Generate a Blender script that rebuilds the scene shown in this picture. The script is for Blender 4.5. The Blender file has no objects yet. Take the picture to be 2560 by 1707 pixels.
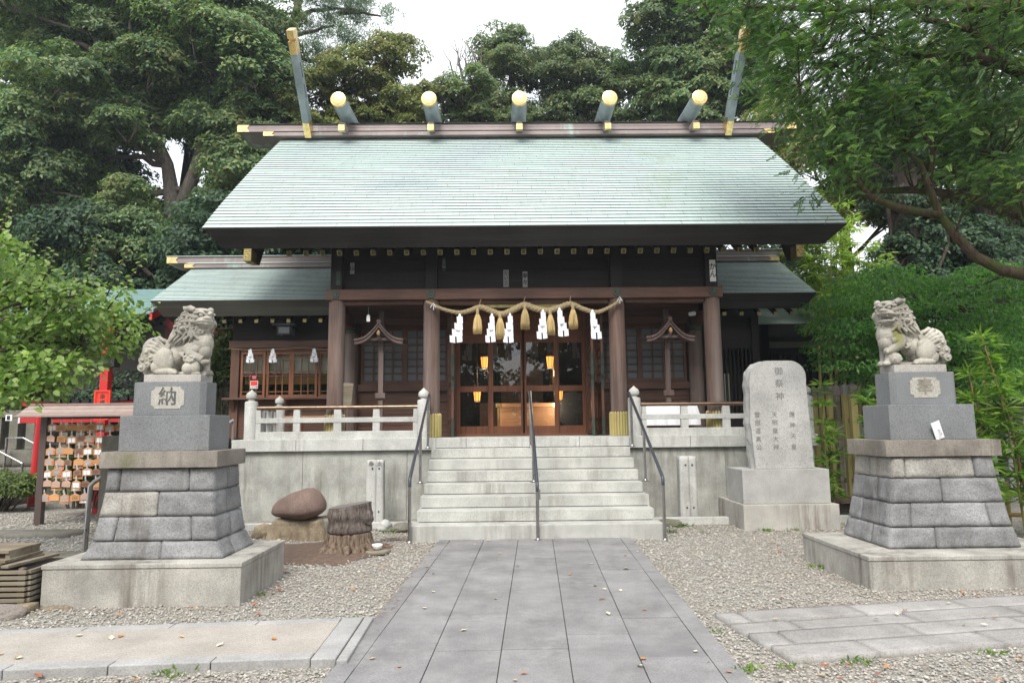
import bpy, bmesh, math, random
import numpy as np
from mathutils import Vector, Matrix, Quaternion, noise as mnoise

S = bpy.context.scene
COL = S.collection
R = math.radians

# ------------------------------------------------------------ camera, sky, sun, exposure
yaw, pitch, roll, CAMH = R(0.6), R(6.93), 0.0105, 1.5
fw = Vector((math.sin(yaw)*math.cos(pitch), math.cos(yaw)*math.cos(pitch), math.sin(pitch)))
rt0 = Vector((math.cos(yaw), -math.sin(yaw), 0)); up0 = rt0.cross(fw)
rt = rt0*math.cos(roll) - up0*math.sin(roll); up = up0*math.cos(roll) + rt0*math.sin(roll)
cd = bpy.data.cameras.new('camera'); cam = bpy.data.objects.new('camera', cd); COL.objects.link(cam)
cam.matrix_world = Matrix(((rt.x, up.x, -fw.x, 0), (rt.y, up.y, -fw.y, 0), (rt.z, up.z, -fw.z, CAMH), (0, 0, 0, 1)))
cd.sensor_width = 36; cd.lens = 24; cd.clip_start = 0.05; cd.clip_end = 2000
S.camera = cam

SUN_AZ, SUN_EL = R(190), R(50)        # azimuth clockwise from +Y: behind the camera, to the left
w = bpy.data.worlds.new('World'); S.world = w; w.use_nodes = True
nt = w.node_tree; nt.nodes.clear()
wo = nt.nodes.new('ShaderNodeOutputWorld'); bg = nt.nodes.new('ShaderNodeBackground')
sky = nt.nodes.new('ShaderNodeTexSky'); sky.sky_type = 'NISHITA'; sky.sun_disc = False
sky.sun_elevation = SUN_EL; sky.sun_rotation = SUN_AZ; sky.air_density = 1.0; sky.dust_density = 3.0
tc = nt.nodes.new('ShaderNodeTexCoord'); ns = nt.nodes.new('ShaderNodeTexNoise')
ns.inputs['Scale'].default_value = 2.2; ns.inputs['Detail'].default_value = 5
rp = nt.nodes.new('ShaderNodeValToRGB')
rp.color_ramp.elements[0].position = .32; rp.color_ramp.elements[0].color = (.45, .45, .45, 1)
rp.color_ramp.elements[1].position = .6; rp.color_ramp.elements[1].color = (.92, .92, .92, 1)
mx = nt.nodes.new('ShaderNodeMixRGB'); mx.inputs[2].default_value = (8.9, 9.1, 9.4, 1)   # thin bright cloud cover
nt.links.new(tc.outputs['Generated'], ns.inputs['Vector']); nt.links.new(ns.outputs['Fac'], rp.inputs['Fac'])
nt.links.new(rp.outputs['Color'], mx.inputs[0]); nt.links.new(sky.outputs['Color'], mx.inputs[1])
nt.links.new(mx.outputs['Color'], bg.inputs['Color']); nt.links.new(bg.outputs['Background'], wo.inputs['Surface'])
bg.inputs['Strength'].default_value = 0.13

sl = bpy.data.lights.new('sun', 'SUN'); sun = bpy.data.objects.new('sun', sl); COL.objects.link(sun)
sl.energy = 2.4; sl.angle = R(24); sl.color = (1.0, .96, .9)
sd = Vector((math.sin(SUN_AZ)*math.cos(SUN_EL), math.cos(SUN_AZ)*math.cos(SUN_EL), math.sin(SUN_EL)))
sun.rotation_euler = (-sd).to_track_quat('-Z', 'Y').to_euler()

S.view_settings.view_transform = 'Standard'; S.view_settings.look = 'None'
S.view_settings.exposure = 0.72; S.view_settings.gamma = 1.0
S.cycles.max_bounces = 8; S.cycles.diffuse_bounces = 4; S.cycles.transparent_max_bounces = 12
S.cycles.caustics_reflective = False; S.cycles.caustics_refractive = False
S.cycles.use_denoising = True

# ------------------------------------------------------------ node helper and materials
class G:
    def __init__(s, name):
        s.m = bpy.data.materials.new(name); s.m.use_nodes = True; s.t = s.m.node_tree
        s.b = s.t.nodes['Principled BSDF']; s.o = s.t.nodes['Material Output']
        s._pos = None
    def n(s, t): return s.t.nodes.new('ShaderNode'+t)
    def lk(s, a, b):
        if hasattr(a, 'is_output'): s.t.links.new(a, b)
        else: b.default_value = a if not (isinstance(a, tuple) and len(a) == 3 and b.type == 'RGBA') else (*a, 1)
    def pos(s):
        if s._pos is None: s._pos = s.n('NewGeometry')
        return s._pos.outputs['Position']
    def isl(s):
        s.pos(); return s._pos.outputs['Random Per Island']
    def mul(s, v, k):
        q = s.n('VectorMath'); q.operation = 'MULTIPLY'; s.lk(v, q.inputs[0]); q.inputs[1].default_value = k; return q.outputs[0]
    def noise(s, sc, det=3, v=None, rough=.5, out='Fac'):
        q = s.n('TexNoise'); s.lk(v or s.pos(), q.inputs['Vector']); q.inputs['Scale'].default_value = sc
        q.inputs['Detail'].default_value = det; q.inputs['Roughness'].default_value = rough; return q.outputs[out]
    def vor(s, sc, v=None, out='Distance', feat='F1'):
        q = s.n('TexVoronoi'); q.feature = feat; s.lk(v or s.pos(), q.inputs['Vector']); q.inputs['Scale'].default_value = sc; return q.outputs[out]
    def ramp(s, f, st):
        q = s.n('ValToRGB'); s.lk(f, q.inputs[0]); e = q.color_ramp.elements
        while len(e) < len(st): e.new(.5)
        for i, (p, c) in enumerate(st):
            e[i].position = p; e[i].color = (c, c, c, 1) if not isinstance(c, tuple) else (*c, 1)
        return q.outputs[0]
    def mix(s, f, a, b, mode='MIX'):
        q = s.n('MixRGB'); q.blend_type = mode; s.lk(f, q.inputs[0]); s.lk(a, q.inputs[1]); s.lk(b, q.inputs[2]); return q.outputs[0]
    def math(s, op, a, b=0.0, c=0.0):
        q = s.n('Math'); q.operation = op; s.lk(a, q.inputs[0]); s.lk(b, q.inputs[1]); s.lk(c, q.inputs[2]); return q.outputs[0]
    def sep(s, v):
        q = s.n('SeparateXYZ'); s.lk(v, q.inputs[0]); return q.outputs
    def comb(s, x, y, z=0.0):
        q = s.n('CombineXYZ'); s.lk(x, q.inputs[0]); s.lk(y, q.inputs[1]); s.lk(z, q.inputs[2]); return q.outputs[0]
    def uv(s): return s.n('UVMap').outputs[0]
    def bump(s, h, st=.5, d=.01, nrm=None):
        q = s.n('Bump'); s.lk(h, q.inputs['Height']); q.inputs['Strength'].default_value = st; q.inputs['Distance'].default_value = d
        if nrm: s.lk(nrm, q.inputs['Normal'])
        return q.outputs[0]
    def set(s, col=None, rough=None, metal=None, nrm=None, spec=None):
        I = s.b.inputs
        if col is not None: s.lk(col, I['Base Color'])
        if rough is not None: s.lk(rough, I['Roughness'])
        if metal is not None: s.lk(metal, I['Metallic'])
        if nrm is not None: s.lk(nrm, I['Normal'])
        if spec is not None: s.lk(spec, I['Specular IOR Level'])
        return s.m

def plain(name, col, rough=.6, metal=0., var=.25, sc=6., bump=0.):
    g = G(name); f = g.noise(sc, 5)
    c = g.mix(g.math('MULTIPLY', f, var*2), col, tuple(x*(1-var*1.3) for x in col))
    g.set(c, rough, metal)
    if bump: g.set(nrm=g.bump(g.noise(sc*8, 4), bump, .01))
    return g.m

def granite(name, col, speck=.35, stain=.35, stain_col=(.09, .075, .06), sc=130., moss=0., rough=.75, blot=.25, bump=.25, objvar=0., isl=0., streak=.48):
    g = G(name)
    sp = g.ramp(g.noise(sc, 3, rough=.75), [(.33, 1-speck*1.1), (.5, 1.), (.68, 1+speck*.7)])
    c = g.mix(1., col, sp, 'MULTIPLY')
    bl = g.ramp(g.noise(2.3, 6, rough=.6), [(.3, 1-blot), (.7, 1+blot*.5)])
    c = g.mix(1., c, bl, 'MULTIPLY')
    if isl:
        c = g.mix(1., c, g.ramp(g.isl(), [(0., 1-isl), (.5, 1.), (1., 1+isl*.7)]), 'MULTIPLY')
        wr = g.ramp(g.noise(5., 6, None, .7), [(.52, 0.), (.68, 1.)]); c = g.mix(g.math('MULTIPLY', wr, .2), c, (.36, .35, .335))
        dk = g.ramp(g.noise(2.6, 5, None, .7), [(.56, 0.), (.7, 1.)]); c = g.mix(g.math('MULTIPLY', dk, .2), c, (.15, .145, .14))
    if objvar:
        oi = g.n('ObjectInfo').outputs['Random']
        c = g.mix(1., c, g.ramp(oi, [(0., 1-objvar), (.5, 1.), (1., 1+objvar*.6)]), 'MULTIPLY')
    if stain:
        st = g.noise(1., 6, g.mul(g.pos(), (9, 9, .9)), .65)
        big = g.noise(1.7, 3, g.mul(g.pos(), (1, 1, .7)))
        f = g.math('MULTIPLY', g.ramp(st, [(streak, 0.), (streak+.24, 1.)]), g.ramp(big, [(.4, 0.), (.62, 1.)]))
        c = g.mix(g.math('MULTIPLY', f, stain), c, stain_col)
    if moss:
        mo = g.ramp(g.noise(3.1, 5, rough=.7), [(.56, 0.), (.7, 1.)])
        c = g.mix(g.math('MULTIPLY', mo, moss), c, (.10, .115, .03))
    h = g.math('ADD', g.noise(sc*.5, 4, rough=.7), g.noise(14, 4))
    return g.set(c, rough, None, g.bump(h, bump, .006), .3)

def wood(name, col, col2, axis='z', rough=.6, weather=0., wcol=(.16, .13, .11), gs=1.):
    g = G(name)
    k = {'z': (34, 34, 1.6), 'x': (1.6, 34, 34), 'y': (34, 1.6, 34)}[axis]
    v = g.mul(g.pos(), tuple(q*gs for q in k))
    f = g.noise(1., 6, v, .62)
    c = g.mix(g.ramp(f, [(.3, 0.), (.7, 1.)]), col, col2)
    c = g.mix(1., c, g.ramp(g.noise(1.3, 4), [(.3, .7), (.7, 1.25)]), 'MULTIPLY')
    if weather:
        k2 = tuple(q*.15 for q in k)
        wf = g.ramp(g.noise(1., 5, g.mul(g.pos(), k2), .6), [(.42, 0.), (.66, 1.)])
        c = g.mix(g.math('MULTIPLY', wf, weather), c, wcol)
    return g.set(c, rough, None, g.bump(f, .25, .003), .3)

def metal(name, col, rough=.35, var=.2, mt=1., sc=9.):
    g = G(name); f = g.noise(sc, 5)
    c = g.mix(g.ramp(f, [(.35, 0.), (.7, 1.)]), col, tuple(x*(1-var) for x in col))
    r = g.ramp(g.noise(sc*2, 4), [(.3, max(rough-.1, .02)), (.7, rough+.12)])
    return g.set(c, r, mt, g.bump(g.noise(60, 3), .06, .002))

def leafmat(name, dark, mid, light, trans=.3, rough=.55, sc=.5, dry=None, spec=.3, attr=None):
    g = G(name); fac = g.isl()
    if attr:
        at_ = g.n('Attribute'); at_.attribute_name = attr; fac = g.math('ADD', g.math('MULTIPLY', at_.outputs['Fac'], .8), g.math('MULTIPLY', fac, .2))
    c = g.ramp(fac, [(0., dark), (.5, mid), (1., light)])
    big = g.noise(sc, 3)
    c = g.mix(1., c, g.ramp(big, [(.3, .72), (.7, 1.3)]), 'MULTIPLY')
    if dry:
        c = g.mix(g.ramp(g.noise(sc*2.2, 4, rough=.7), [(.52, 0.), (.7, .75)]), c, dry)
    g.set(c, rough, None, None, spec)
    tr = g.n('BsdfTranslucent'); g.lk(g.mix(1., c, (1.25, 1.45, .7), 'MULTIPLY'), tr.inputs['Color'])
    ms = g.n('MixShader'); ms.inputs[0].default_value = trans
    g.t.links.new(g.b.outputs[0], ms.inputs[1]); g.t.links.new(tr.outputs[0], ms.inputs[2]); g.t.links.new(ms.outputs[0], g.o.inputs['Surface'])
    return g.m

def barkmat(name, col, col2, sc=1., moss=0.):
    g = G(name)
    f = g.noise(1., 6, g.mul(g.pos(), (26*sc, 26*sc, 5*sc)), .7)
    c = g.mix(g.ramp(f, [(.35, 0.), (.65, 1.)]), col, col2)
    if moss: c = g.mix(g.math('MULTIPLY', g.ramp(g.noise(3.5, 4), [(.45, 0.), (.62, 1.)]), moss), c, (.05, .075, .015))
    return g.set(c, .9, None, g.bump(f, .8, .03), .15)

def roofmat():
    # UV: u = metres along the eave, v = course number from the ridge
    g = G('copper_roof'); u = g.uv(); s = g.sep(u)
    row = g.math('FLOOR', s[1]); plate = g.math('FLOOR', g.math('ADD', g.math('DIVIDE', s[0], .92), g.math('MULTIPLY', row, .37)))
    wn = g.n('TexWhiteNoise'); wn.noise_dimensions = '2D'; g.lk(g.comb(row, plate), wn.inputs['Vector'])
    fr = g.math('FRACT', g.math('ADD', g.math('DIVIDE', s[0], .92), g.math('MULTIPLY', row, .37)))
    joint = g.math('LESS_THAN', fr, .013)
    base = g.mix(wn.outputs['Value'], (.385, .475, .447), (.435, .52, .492))
    bl = g.noise(.55, 5, g.mul(g.pos(), (1, 1, .5)), .6)
    c = g.mix(g.ramp(bl, [(.52, 0.), (.72, .55)]), base, (.36, .40, .44))
    g2 = g.noise(.9, 5, g.mul(g.pos(), (1.4, .6, .6)), .65)
    c = g.mix(g.ramp(g2, [(.58, 0.), (.75, .6)]), c, (.30, .34, .25))
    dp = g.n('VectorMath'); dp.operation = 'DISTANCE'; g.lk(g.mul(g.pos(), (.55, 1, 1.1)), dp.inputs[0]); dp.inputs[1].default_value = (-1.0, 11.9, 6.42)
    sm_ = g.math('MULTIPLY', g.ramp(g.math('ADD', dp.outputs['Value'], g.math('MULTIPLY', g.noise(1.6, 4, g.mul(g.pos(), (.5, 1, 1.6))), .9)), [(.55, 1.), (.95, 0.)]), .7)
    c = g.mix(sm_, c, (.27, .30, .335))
    fine = g.noise(3., 5, g.mul(g.pos(), (7, 1, 1)), .6)
    c = g.mix(1., c, g.ramp(fine, [(.3, .9), (.7, 1.07)]), 'MULTIPLY')
    c = g.mix(g.math('MULTIPLY', joint, .6), c, (.11, .15, .14))
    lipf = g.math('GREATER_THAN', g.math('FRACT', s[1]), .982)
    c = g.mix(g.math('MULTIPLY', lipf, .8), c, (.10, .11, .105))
    return g.set(c, .68, 0., g.bump(g.noise(5, 3), .10, .012), .2)

M = {}
M['granite'] = granite('granite', (.50, .50, .47), .38, .5, sc=120)
M['granite_wall'] = granite('granite_wall', (.40, .40, .365), .3, .8, (.12, .11, .085), sc=110, blot=.35, streak=.44)
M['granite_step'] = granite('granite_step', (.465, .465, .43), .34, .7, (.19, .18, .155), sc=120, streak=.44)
M['granite_dark'] = granite('granite_dark', (.188, .197, .20), .4, .25, (.1, .09, .07), sc=120, blot=.18)
M['granite_base'] = granite('granite_base', (.40, .385, .345), .32, .9, (.11, .09, .072), sc=110, blot=.35, streak=.42)
M['granite_tablet'] = granite('granite_tablet', (.41, .405, .385), .34, .15, (.2, .19, .17), sc=95)
M['granite_plinth'] = granite('granite_plinth', (.38, .36, .33), .35, .55, (.15, .13, .11), sc=110)
M['tuff'] = granite('rough_stone', (.245, .245, .245), .34, .8, (.085, .072, .06), sc=70, blot=.45, bump=1., objvar=.13)
M['tuff_warm'] = granite('rough_warm_stone', (.33, .315, .285), .34, .7, (.11, .085, .06), sc=70, blot=.45, bump=1., objvar=.15)
M['slabcap'] = granite('stained_cap_stone', (.24, .215, .185), .3, .9, (.06, .05, .04), sc=90, moss=.5, blot=.4)
M['lion'] = granite('carved_stone', (.37, .35, .30), .18, .8, (.10, .08, .06), sc=60, moss=.4, blot=.55, bump=.35)
_t = M['lion'].node_tree; _g = G.__new__(G); _g.m = M['lion']; _g.t = _t; _g.b = _t.nodes['Principled BSDF']; _g.o = _t.nodes['Material Output']; _g._pos = None   # lion_moss: green growth down the right lion's chest
_src = _g.b.inputs['Base Color'].links[0].from_socket
_d = _g.n('VectorMath'); _d.operation = 'DISTANCE'; _g.lk(_g.mul(_g.pos(), (1.6, .5, .75)), _d.inputs[0]); _d.inputs[1].default_value = (4.03*1.6, 6.9*.5, 2.38*.75)
_f = _g.ramp(_g.math('ADD', _d.outputs['Value'], _g.math('MULTIPLY', _g.noise(14, 4), .10)), [(.09, .8), (.15, 0.)])
_g.lk(_g.mix(_f, _src, (.16, .155, .03)), _g.b.inputs['Base Color'])
M['plaque'] = granite('hammered_stone', (.40, .385, .34), .5, .2, sc=140, bump=.9)
M['carve'] = plain('carved_letter', (.105, .105, .10), .8, var=.3, sc=40)
M['carve_warm'] = plain('carved_letter_warm', (.235, .215, .17), .8, var=.3, sc=40)
M['carve_pale'] = plain('carved_letter_pale', (.17, .165, .15), .8, var=.3, sc=40)
M['paving'] = granite('grey_paving', (.222, .217, .215), .30, .3, (.42, .41, .39), sc=110, blot=.3, rough=.8, isl=.09)
M['slabstone'] = granite('worn_slab', (.315, .30, .285), .3, .4, (.2, .175, .15), sc=90, blot=.3, moss=.15, bump=.7, isl=.12)
M['concrete'] = granite('exposed_concrete', (.365, .335, .295), .3, .3, (.30, .24, .2), sc=100, blot=.22)
M['kerb'] = granite('kerb_stone', (.345, .34, .33), .25, .4, (.15, .14, .12), sc=90)
M['oldstone'] = granite('old_stone', (.19, .18, .15), .3, .7, (.05, .05, .035), sc=70, moss=.6, blot=.4, bump=.6)
M['rock_brown'] = granite('brown_rock', (.17, .115, .095), .25, .2, (.30, .24, .18), sc=60, blot=.35, bump=.5)
M['rock_ochre'] = granite('ochre_rock', (.255, .205, .14), .3, .8, (.08, .045, .025), sc=50, blot=.5, moss=.35, bump=.9)
M['rock_grey'] = granite('grey_rock', (.25, .22, .19), .3, .5, (.1, .08, .06), sc=60, blot=.4, bump=.6)
M['wood'] = wood('dark_wood', (.16, .078, .050), (.08, .040, .027), 'z', .5, .35, (.12, .085, .07))
M['woodx'] = wood('dark_wood_beam', (.145, .074, .05), (.072, .037, .026), 'x', .55, .25, (.10, .07, .06))
M['woodred'] = wood('red_brown_wood', (.27, .11, .056), (.16, .064, .035), 'z', .38, .1)
M['woodredx'] = wood('red_brown_rail', (.27, .11, .056), (.16, .064, .035), 'x', .38, .1)
M['woodblack'] = wood('near_black_wood', (.022, .015, .014), (.012, .009, .009), 'x', .6, .1, (.04, .03, .03))  # near-black tone, much darker than the other timbers
M['pillarwood'] = wood('weathered_pillar', (.165, .105, .082), (.082, .052, .042), 'z', .65, .85, (.215, .178, .16))
M['signwood'] = wood('grey_brown_wood', (.13, .085, .07), (.07, .045, .038), 'z', .65, .5, (.2, .16, .145))
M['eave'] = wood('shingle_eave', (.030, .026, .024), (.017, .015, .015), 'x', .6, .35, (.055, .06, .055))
M['eave_wing'] = wood('shingle_eave_wing', (.085, .065, .05), (.04, .032, .026), 'x', .7, .6, (.10, .12, .10), .5)
M['palewood'] = wood('pale_wood', (.52, .31, .17), (.40, .22, .115), 'x', .5)
M['oldplank'] = wood('weathered_plank', (.22, .175, .12), (.12, .10, .07), 'x', .8, .6, (.30, .28, .22))
M['roof'] = roofmat()
M['copper'] = None
g = G('aged_copper_sheet')
_c = g.mix(g.ramp(g.noise(1., 5, g.mul(g.pos(), (3, 3, .7)), .65), [(.56, 0.), (.7, 1.)]), (.27, .215, .205), (.36, .44, .40))
_c = g.mix(1., _c, g.ramp(g.noise(1.2, 4), [(.3, .75), (.7, 1.2)]), 'MULTIPLY')
M['copper'] = g.set(_c, .5, .15)
g = G('green_copper_sheet')
_c = g.mix(g.ramp(g.noise(1., 5, g.mul(g.pos(), (2.5, 2.5, .7)), .65), [(.4, 0.), (.7, 1.)]), (.17, .205, .22), (.30, .36, .36))
M['copperblue'] = g.set(_c, .45, .2)
M['gold'] = metal('gilt_metal', (.95, .70, .31), .33, .35)
M['brass'] = metal('dull_brass', (.36, .30, .13), .45, .4)
M['verdigris'] = plain('verdigris_fitting', (.085, .11, .085), .5, .6, .5, 30)
M['steel'] = metal('brushed_steel', (.40, .385, .375), .34, .2)
M['darkrail'] = plain('blue_black_handrail', (.06, .066, .082), .35, .3, .3, 9)
M['bronze_pipe'] = metal('bronze_pipe', (.27, .19, .135), .4, .25)
M['bamboo_dry'] = wood('dry_bamboo', (.52, .42, .18), (.38, .30, .12), 'z', .4, .5, (.28, .30, .11), .6)
M['bamboo_dryx'] = wood('dry_bamboo_rail', (.45, .31, .12), (.34, .22, .08), 'x', .4, .3, (.25, .22, .09), .6)
M['rope'] = plain('straw_rope', (.58, .45, .25), .85, 0, .5, 60, .8)
M['straw'] = wood('straw', (.58, .44, .21), (.40, .285, .12), 'z', .8, 0, gs=4.)
M['paper'] = plain('white_paper', (.82, .83, .86), .7, 0, .05, 8)
M['white'] = plain('white_paint', (.80, .80, .80), .5, 0, .06, 5)
M['curtain'] = plain('pale_curtain', (.78, .70, .63), .8, 0, .2, 3)
M['red'] = plain('vermilion_paint', (.55, .022, .022), .4, 0, .25, 4)
M['redsign'] = plain('red_sign', (.78, .045, .02), .45, 0, .1, 4)
M['black'] = plain('black_paint', (.012, .012, .014), .4, 0, .2, 9)
M['ink'] = plain('black_ink', (.02, .02, .02), .6, 0, .1, 9)
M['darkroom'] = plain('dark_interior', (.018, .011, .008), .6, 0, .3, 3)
M['bark'] = barkmat('bark', (.115, .09, .075), (.05, .04, .033))
M['bark_pale'] = barkmat('pale_bark', (.20, .17, .145), (.09, .075, .065))
M['bark_moss'] = barkmat('mossy_bark', (.105, .075, .052), (.035, .025, .018), moss=.75)
M['bark_stump'] = barkmat('stump_bark', (.22, .185, .165), (.055, .042, .035), 1.6)
M['cutwood'] = wood('cut_wood', (.22, .20, .185), (.11, .10, .095), 'x', .85)
M['rot'] = barkmat('rotten_wood', (.25, .20, .15), (.07, .035, .02), 1.2)
M['soil'] = plain('brown_soil', (.21, .14, .10), .95, 0, .55, 16, .9)
M['plaster'] = plain('grey_plaster', (.30, .30, .29), .8, 0, .15, 2)
M['porcelain'] = plain('white_porcelain', (.78, .78, .76), .15, 0, .04, 4)
M['brickred'] = plain('red_brick', (.32, .06, .045), .85, 0, .4, 20, .5)
M['rackbrown'] = plain('brown_rack_paint', (.085, .06, .052), .5, 0, .25, 5)
M['brownroof'] = metal('brown_sheet_roof', (.36, .27, .23), .4, .15, .35)
M['greenroof'] = plain('green_sheet_roof', (.20, .32, .30), .5, .2, .25, 3)
M['lamp'] = None
g = G('lit_paper_lantern'); g.set((.9, .5, .15), .6); g.b.inputs['Emission Color'].default_value = (1, .33, .06, 1); g.b.inputs['Emission Strength'].default_value = 1.7; M['lamp'] = g.m

def glassmat(name, tint=(.9, .93, .95), refl=.0):
    g = G(name); t = g.t
    tr = g.n('BsdfTransparent'); tr.inputs[0].default_value = (*tint, 1)
    gl = g.n('BsdfGlossy'); gl.inputs['Roughness'].default_value = .015
    fr = g.n('Fresnel'); fr.inputs[0].default_value = 1.5
    f = g.math('ADD', g.math('MULTIPLY', fr.outputs[0], 1.45), refl)
    nb = g.bump(g.noise(1.3, 2), .02, .02); g.lk(nb, gl.inputs['Normal'])
    ms = g.n('MixShader'); g.lk(f, ms.inputs[0]); t.links.new(tr.outputs[0], ms.inputs[1]); t.links.new(gl.outputs[0], ms.inputs[2])
    t.links.new(ms.outputs[0], g.o.inputs['Surface']); return g.m
M['glass'] = glassmat('window_glass', (.9, .92, .92), .0)
M['frost'] = plain('frosted_pane', (.20, .215, .225), .22, 0, .35, 1.2)

# gravel
g = G('gravel_stone')
_i = g.isl()
_c = g.ramp(_i, [(0., (.27, .25, .225)), (.25, (.35, .335, .30)), (.45, (.39, .36, .31)), (.62, (.31, .312, .305)), (.8, (.43, .405, .36)), (1., (.52, .49, .44))])
_c = g.mix(g.ramp(g.noise(.8, 3), [(.45, 0.), (.75, .35)]), _c, (.36, .28, .2))
M['gravel'] = g.set(_c, .8, None, None, .3)
g = G('gravel_bed')
_c = g.ramp(g.vor(42, out='Color'), [(.1, (.22, .205, .18)), (.4, (.31, .29, .25)), (.7, (.39, .365, .32)), (.95, (.48, .455, .41))])
_c = g.mix(g.ramp(g.vor(42, feat='DISTANCE_TO_EDGE'), [(0., .7), (.12, 0.)]), _c, (.055, .048, .04))
_soil = g.ramp(g.noise(.9, 5, rough=.65), [(.6, 0.), (.74, .6)])
_c = g.mix(_soil, _c, (.12, .08, .055))
M['gravelbed'] = g.set(_c, .9, None, g.bump(g.vor(42), .8, .02), .2)
g = G('forest_floor'); M['hill'] = g.set(g.mix(g.noise(1.5, 5), (.02, .024, .012), (.05, .045, .028)), .95)
# ------------------------------------------------------------ mesh helpers
def np_mesh(name, V, F, mat=None, smooth=False):
    V = np.asarray(V, np.float32); F = np.asarray(F, np.int32)
    me = bpy.data.meshes.new(name)
    me.vertices.add(len(V)); me.vertices.foreach_set('co', V.ravel())
    k = F.shape[1]; n = len(F)
    me.loops.add(n*k); me.loops.foreach_set('vertex_index', F.ravel())
    me.polygons.add(n); me.polygons.foreach_set('loop_start', np.arange(0, n*k, k, dtype=np.int32))
    me.polygons.foreach_set('loop_total', np.full(n, k, np.int32))
    if smooth: me.polygons.foreach_set('use_smooth', np.ones(n, bool))
    me.update(calc_edges=True)
    if mat: me.materials.append(mat)
    return me

def root_off(p):
    o = Vector((0, 0, 0))
    while p is not None:
        o += Vector(p.location); p = p.parent
    return o

def tag(o, label, cat, group=None, kind=None):
    if label: o['label'] = label
    if cat: o['category'] = cat
    if group: o['group'] = group
    if kind: o['kind'] = kind
    return o

def empty(name, loc, label, cat, group=None):
    o = bpy.data.objects.new(name, None); COL.objects.link(o); o.location = loc; o.empty_display_size = .1
    return tag(o, label, cat, group)

def copy_tree(o, parent=None, shift=(0, 0, 0)):
    c = o.copy(); COL.objects.link(c); c.parent = parent
    if parent is None: c.location = Vector(o.location)+Vector(shift)
    for ch in list(o.children): copy_tree(ch, c)
    return c

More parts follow.
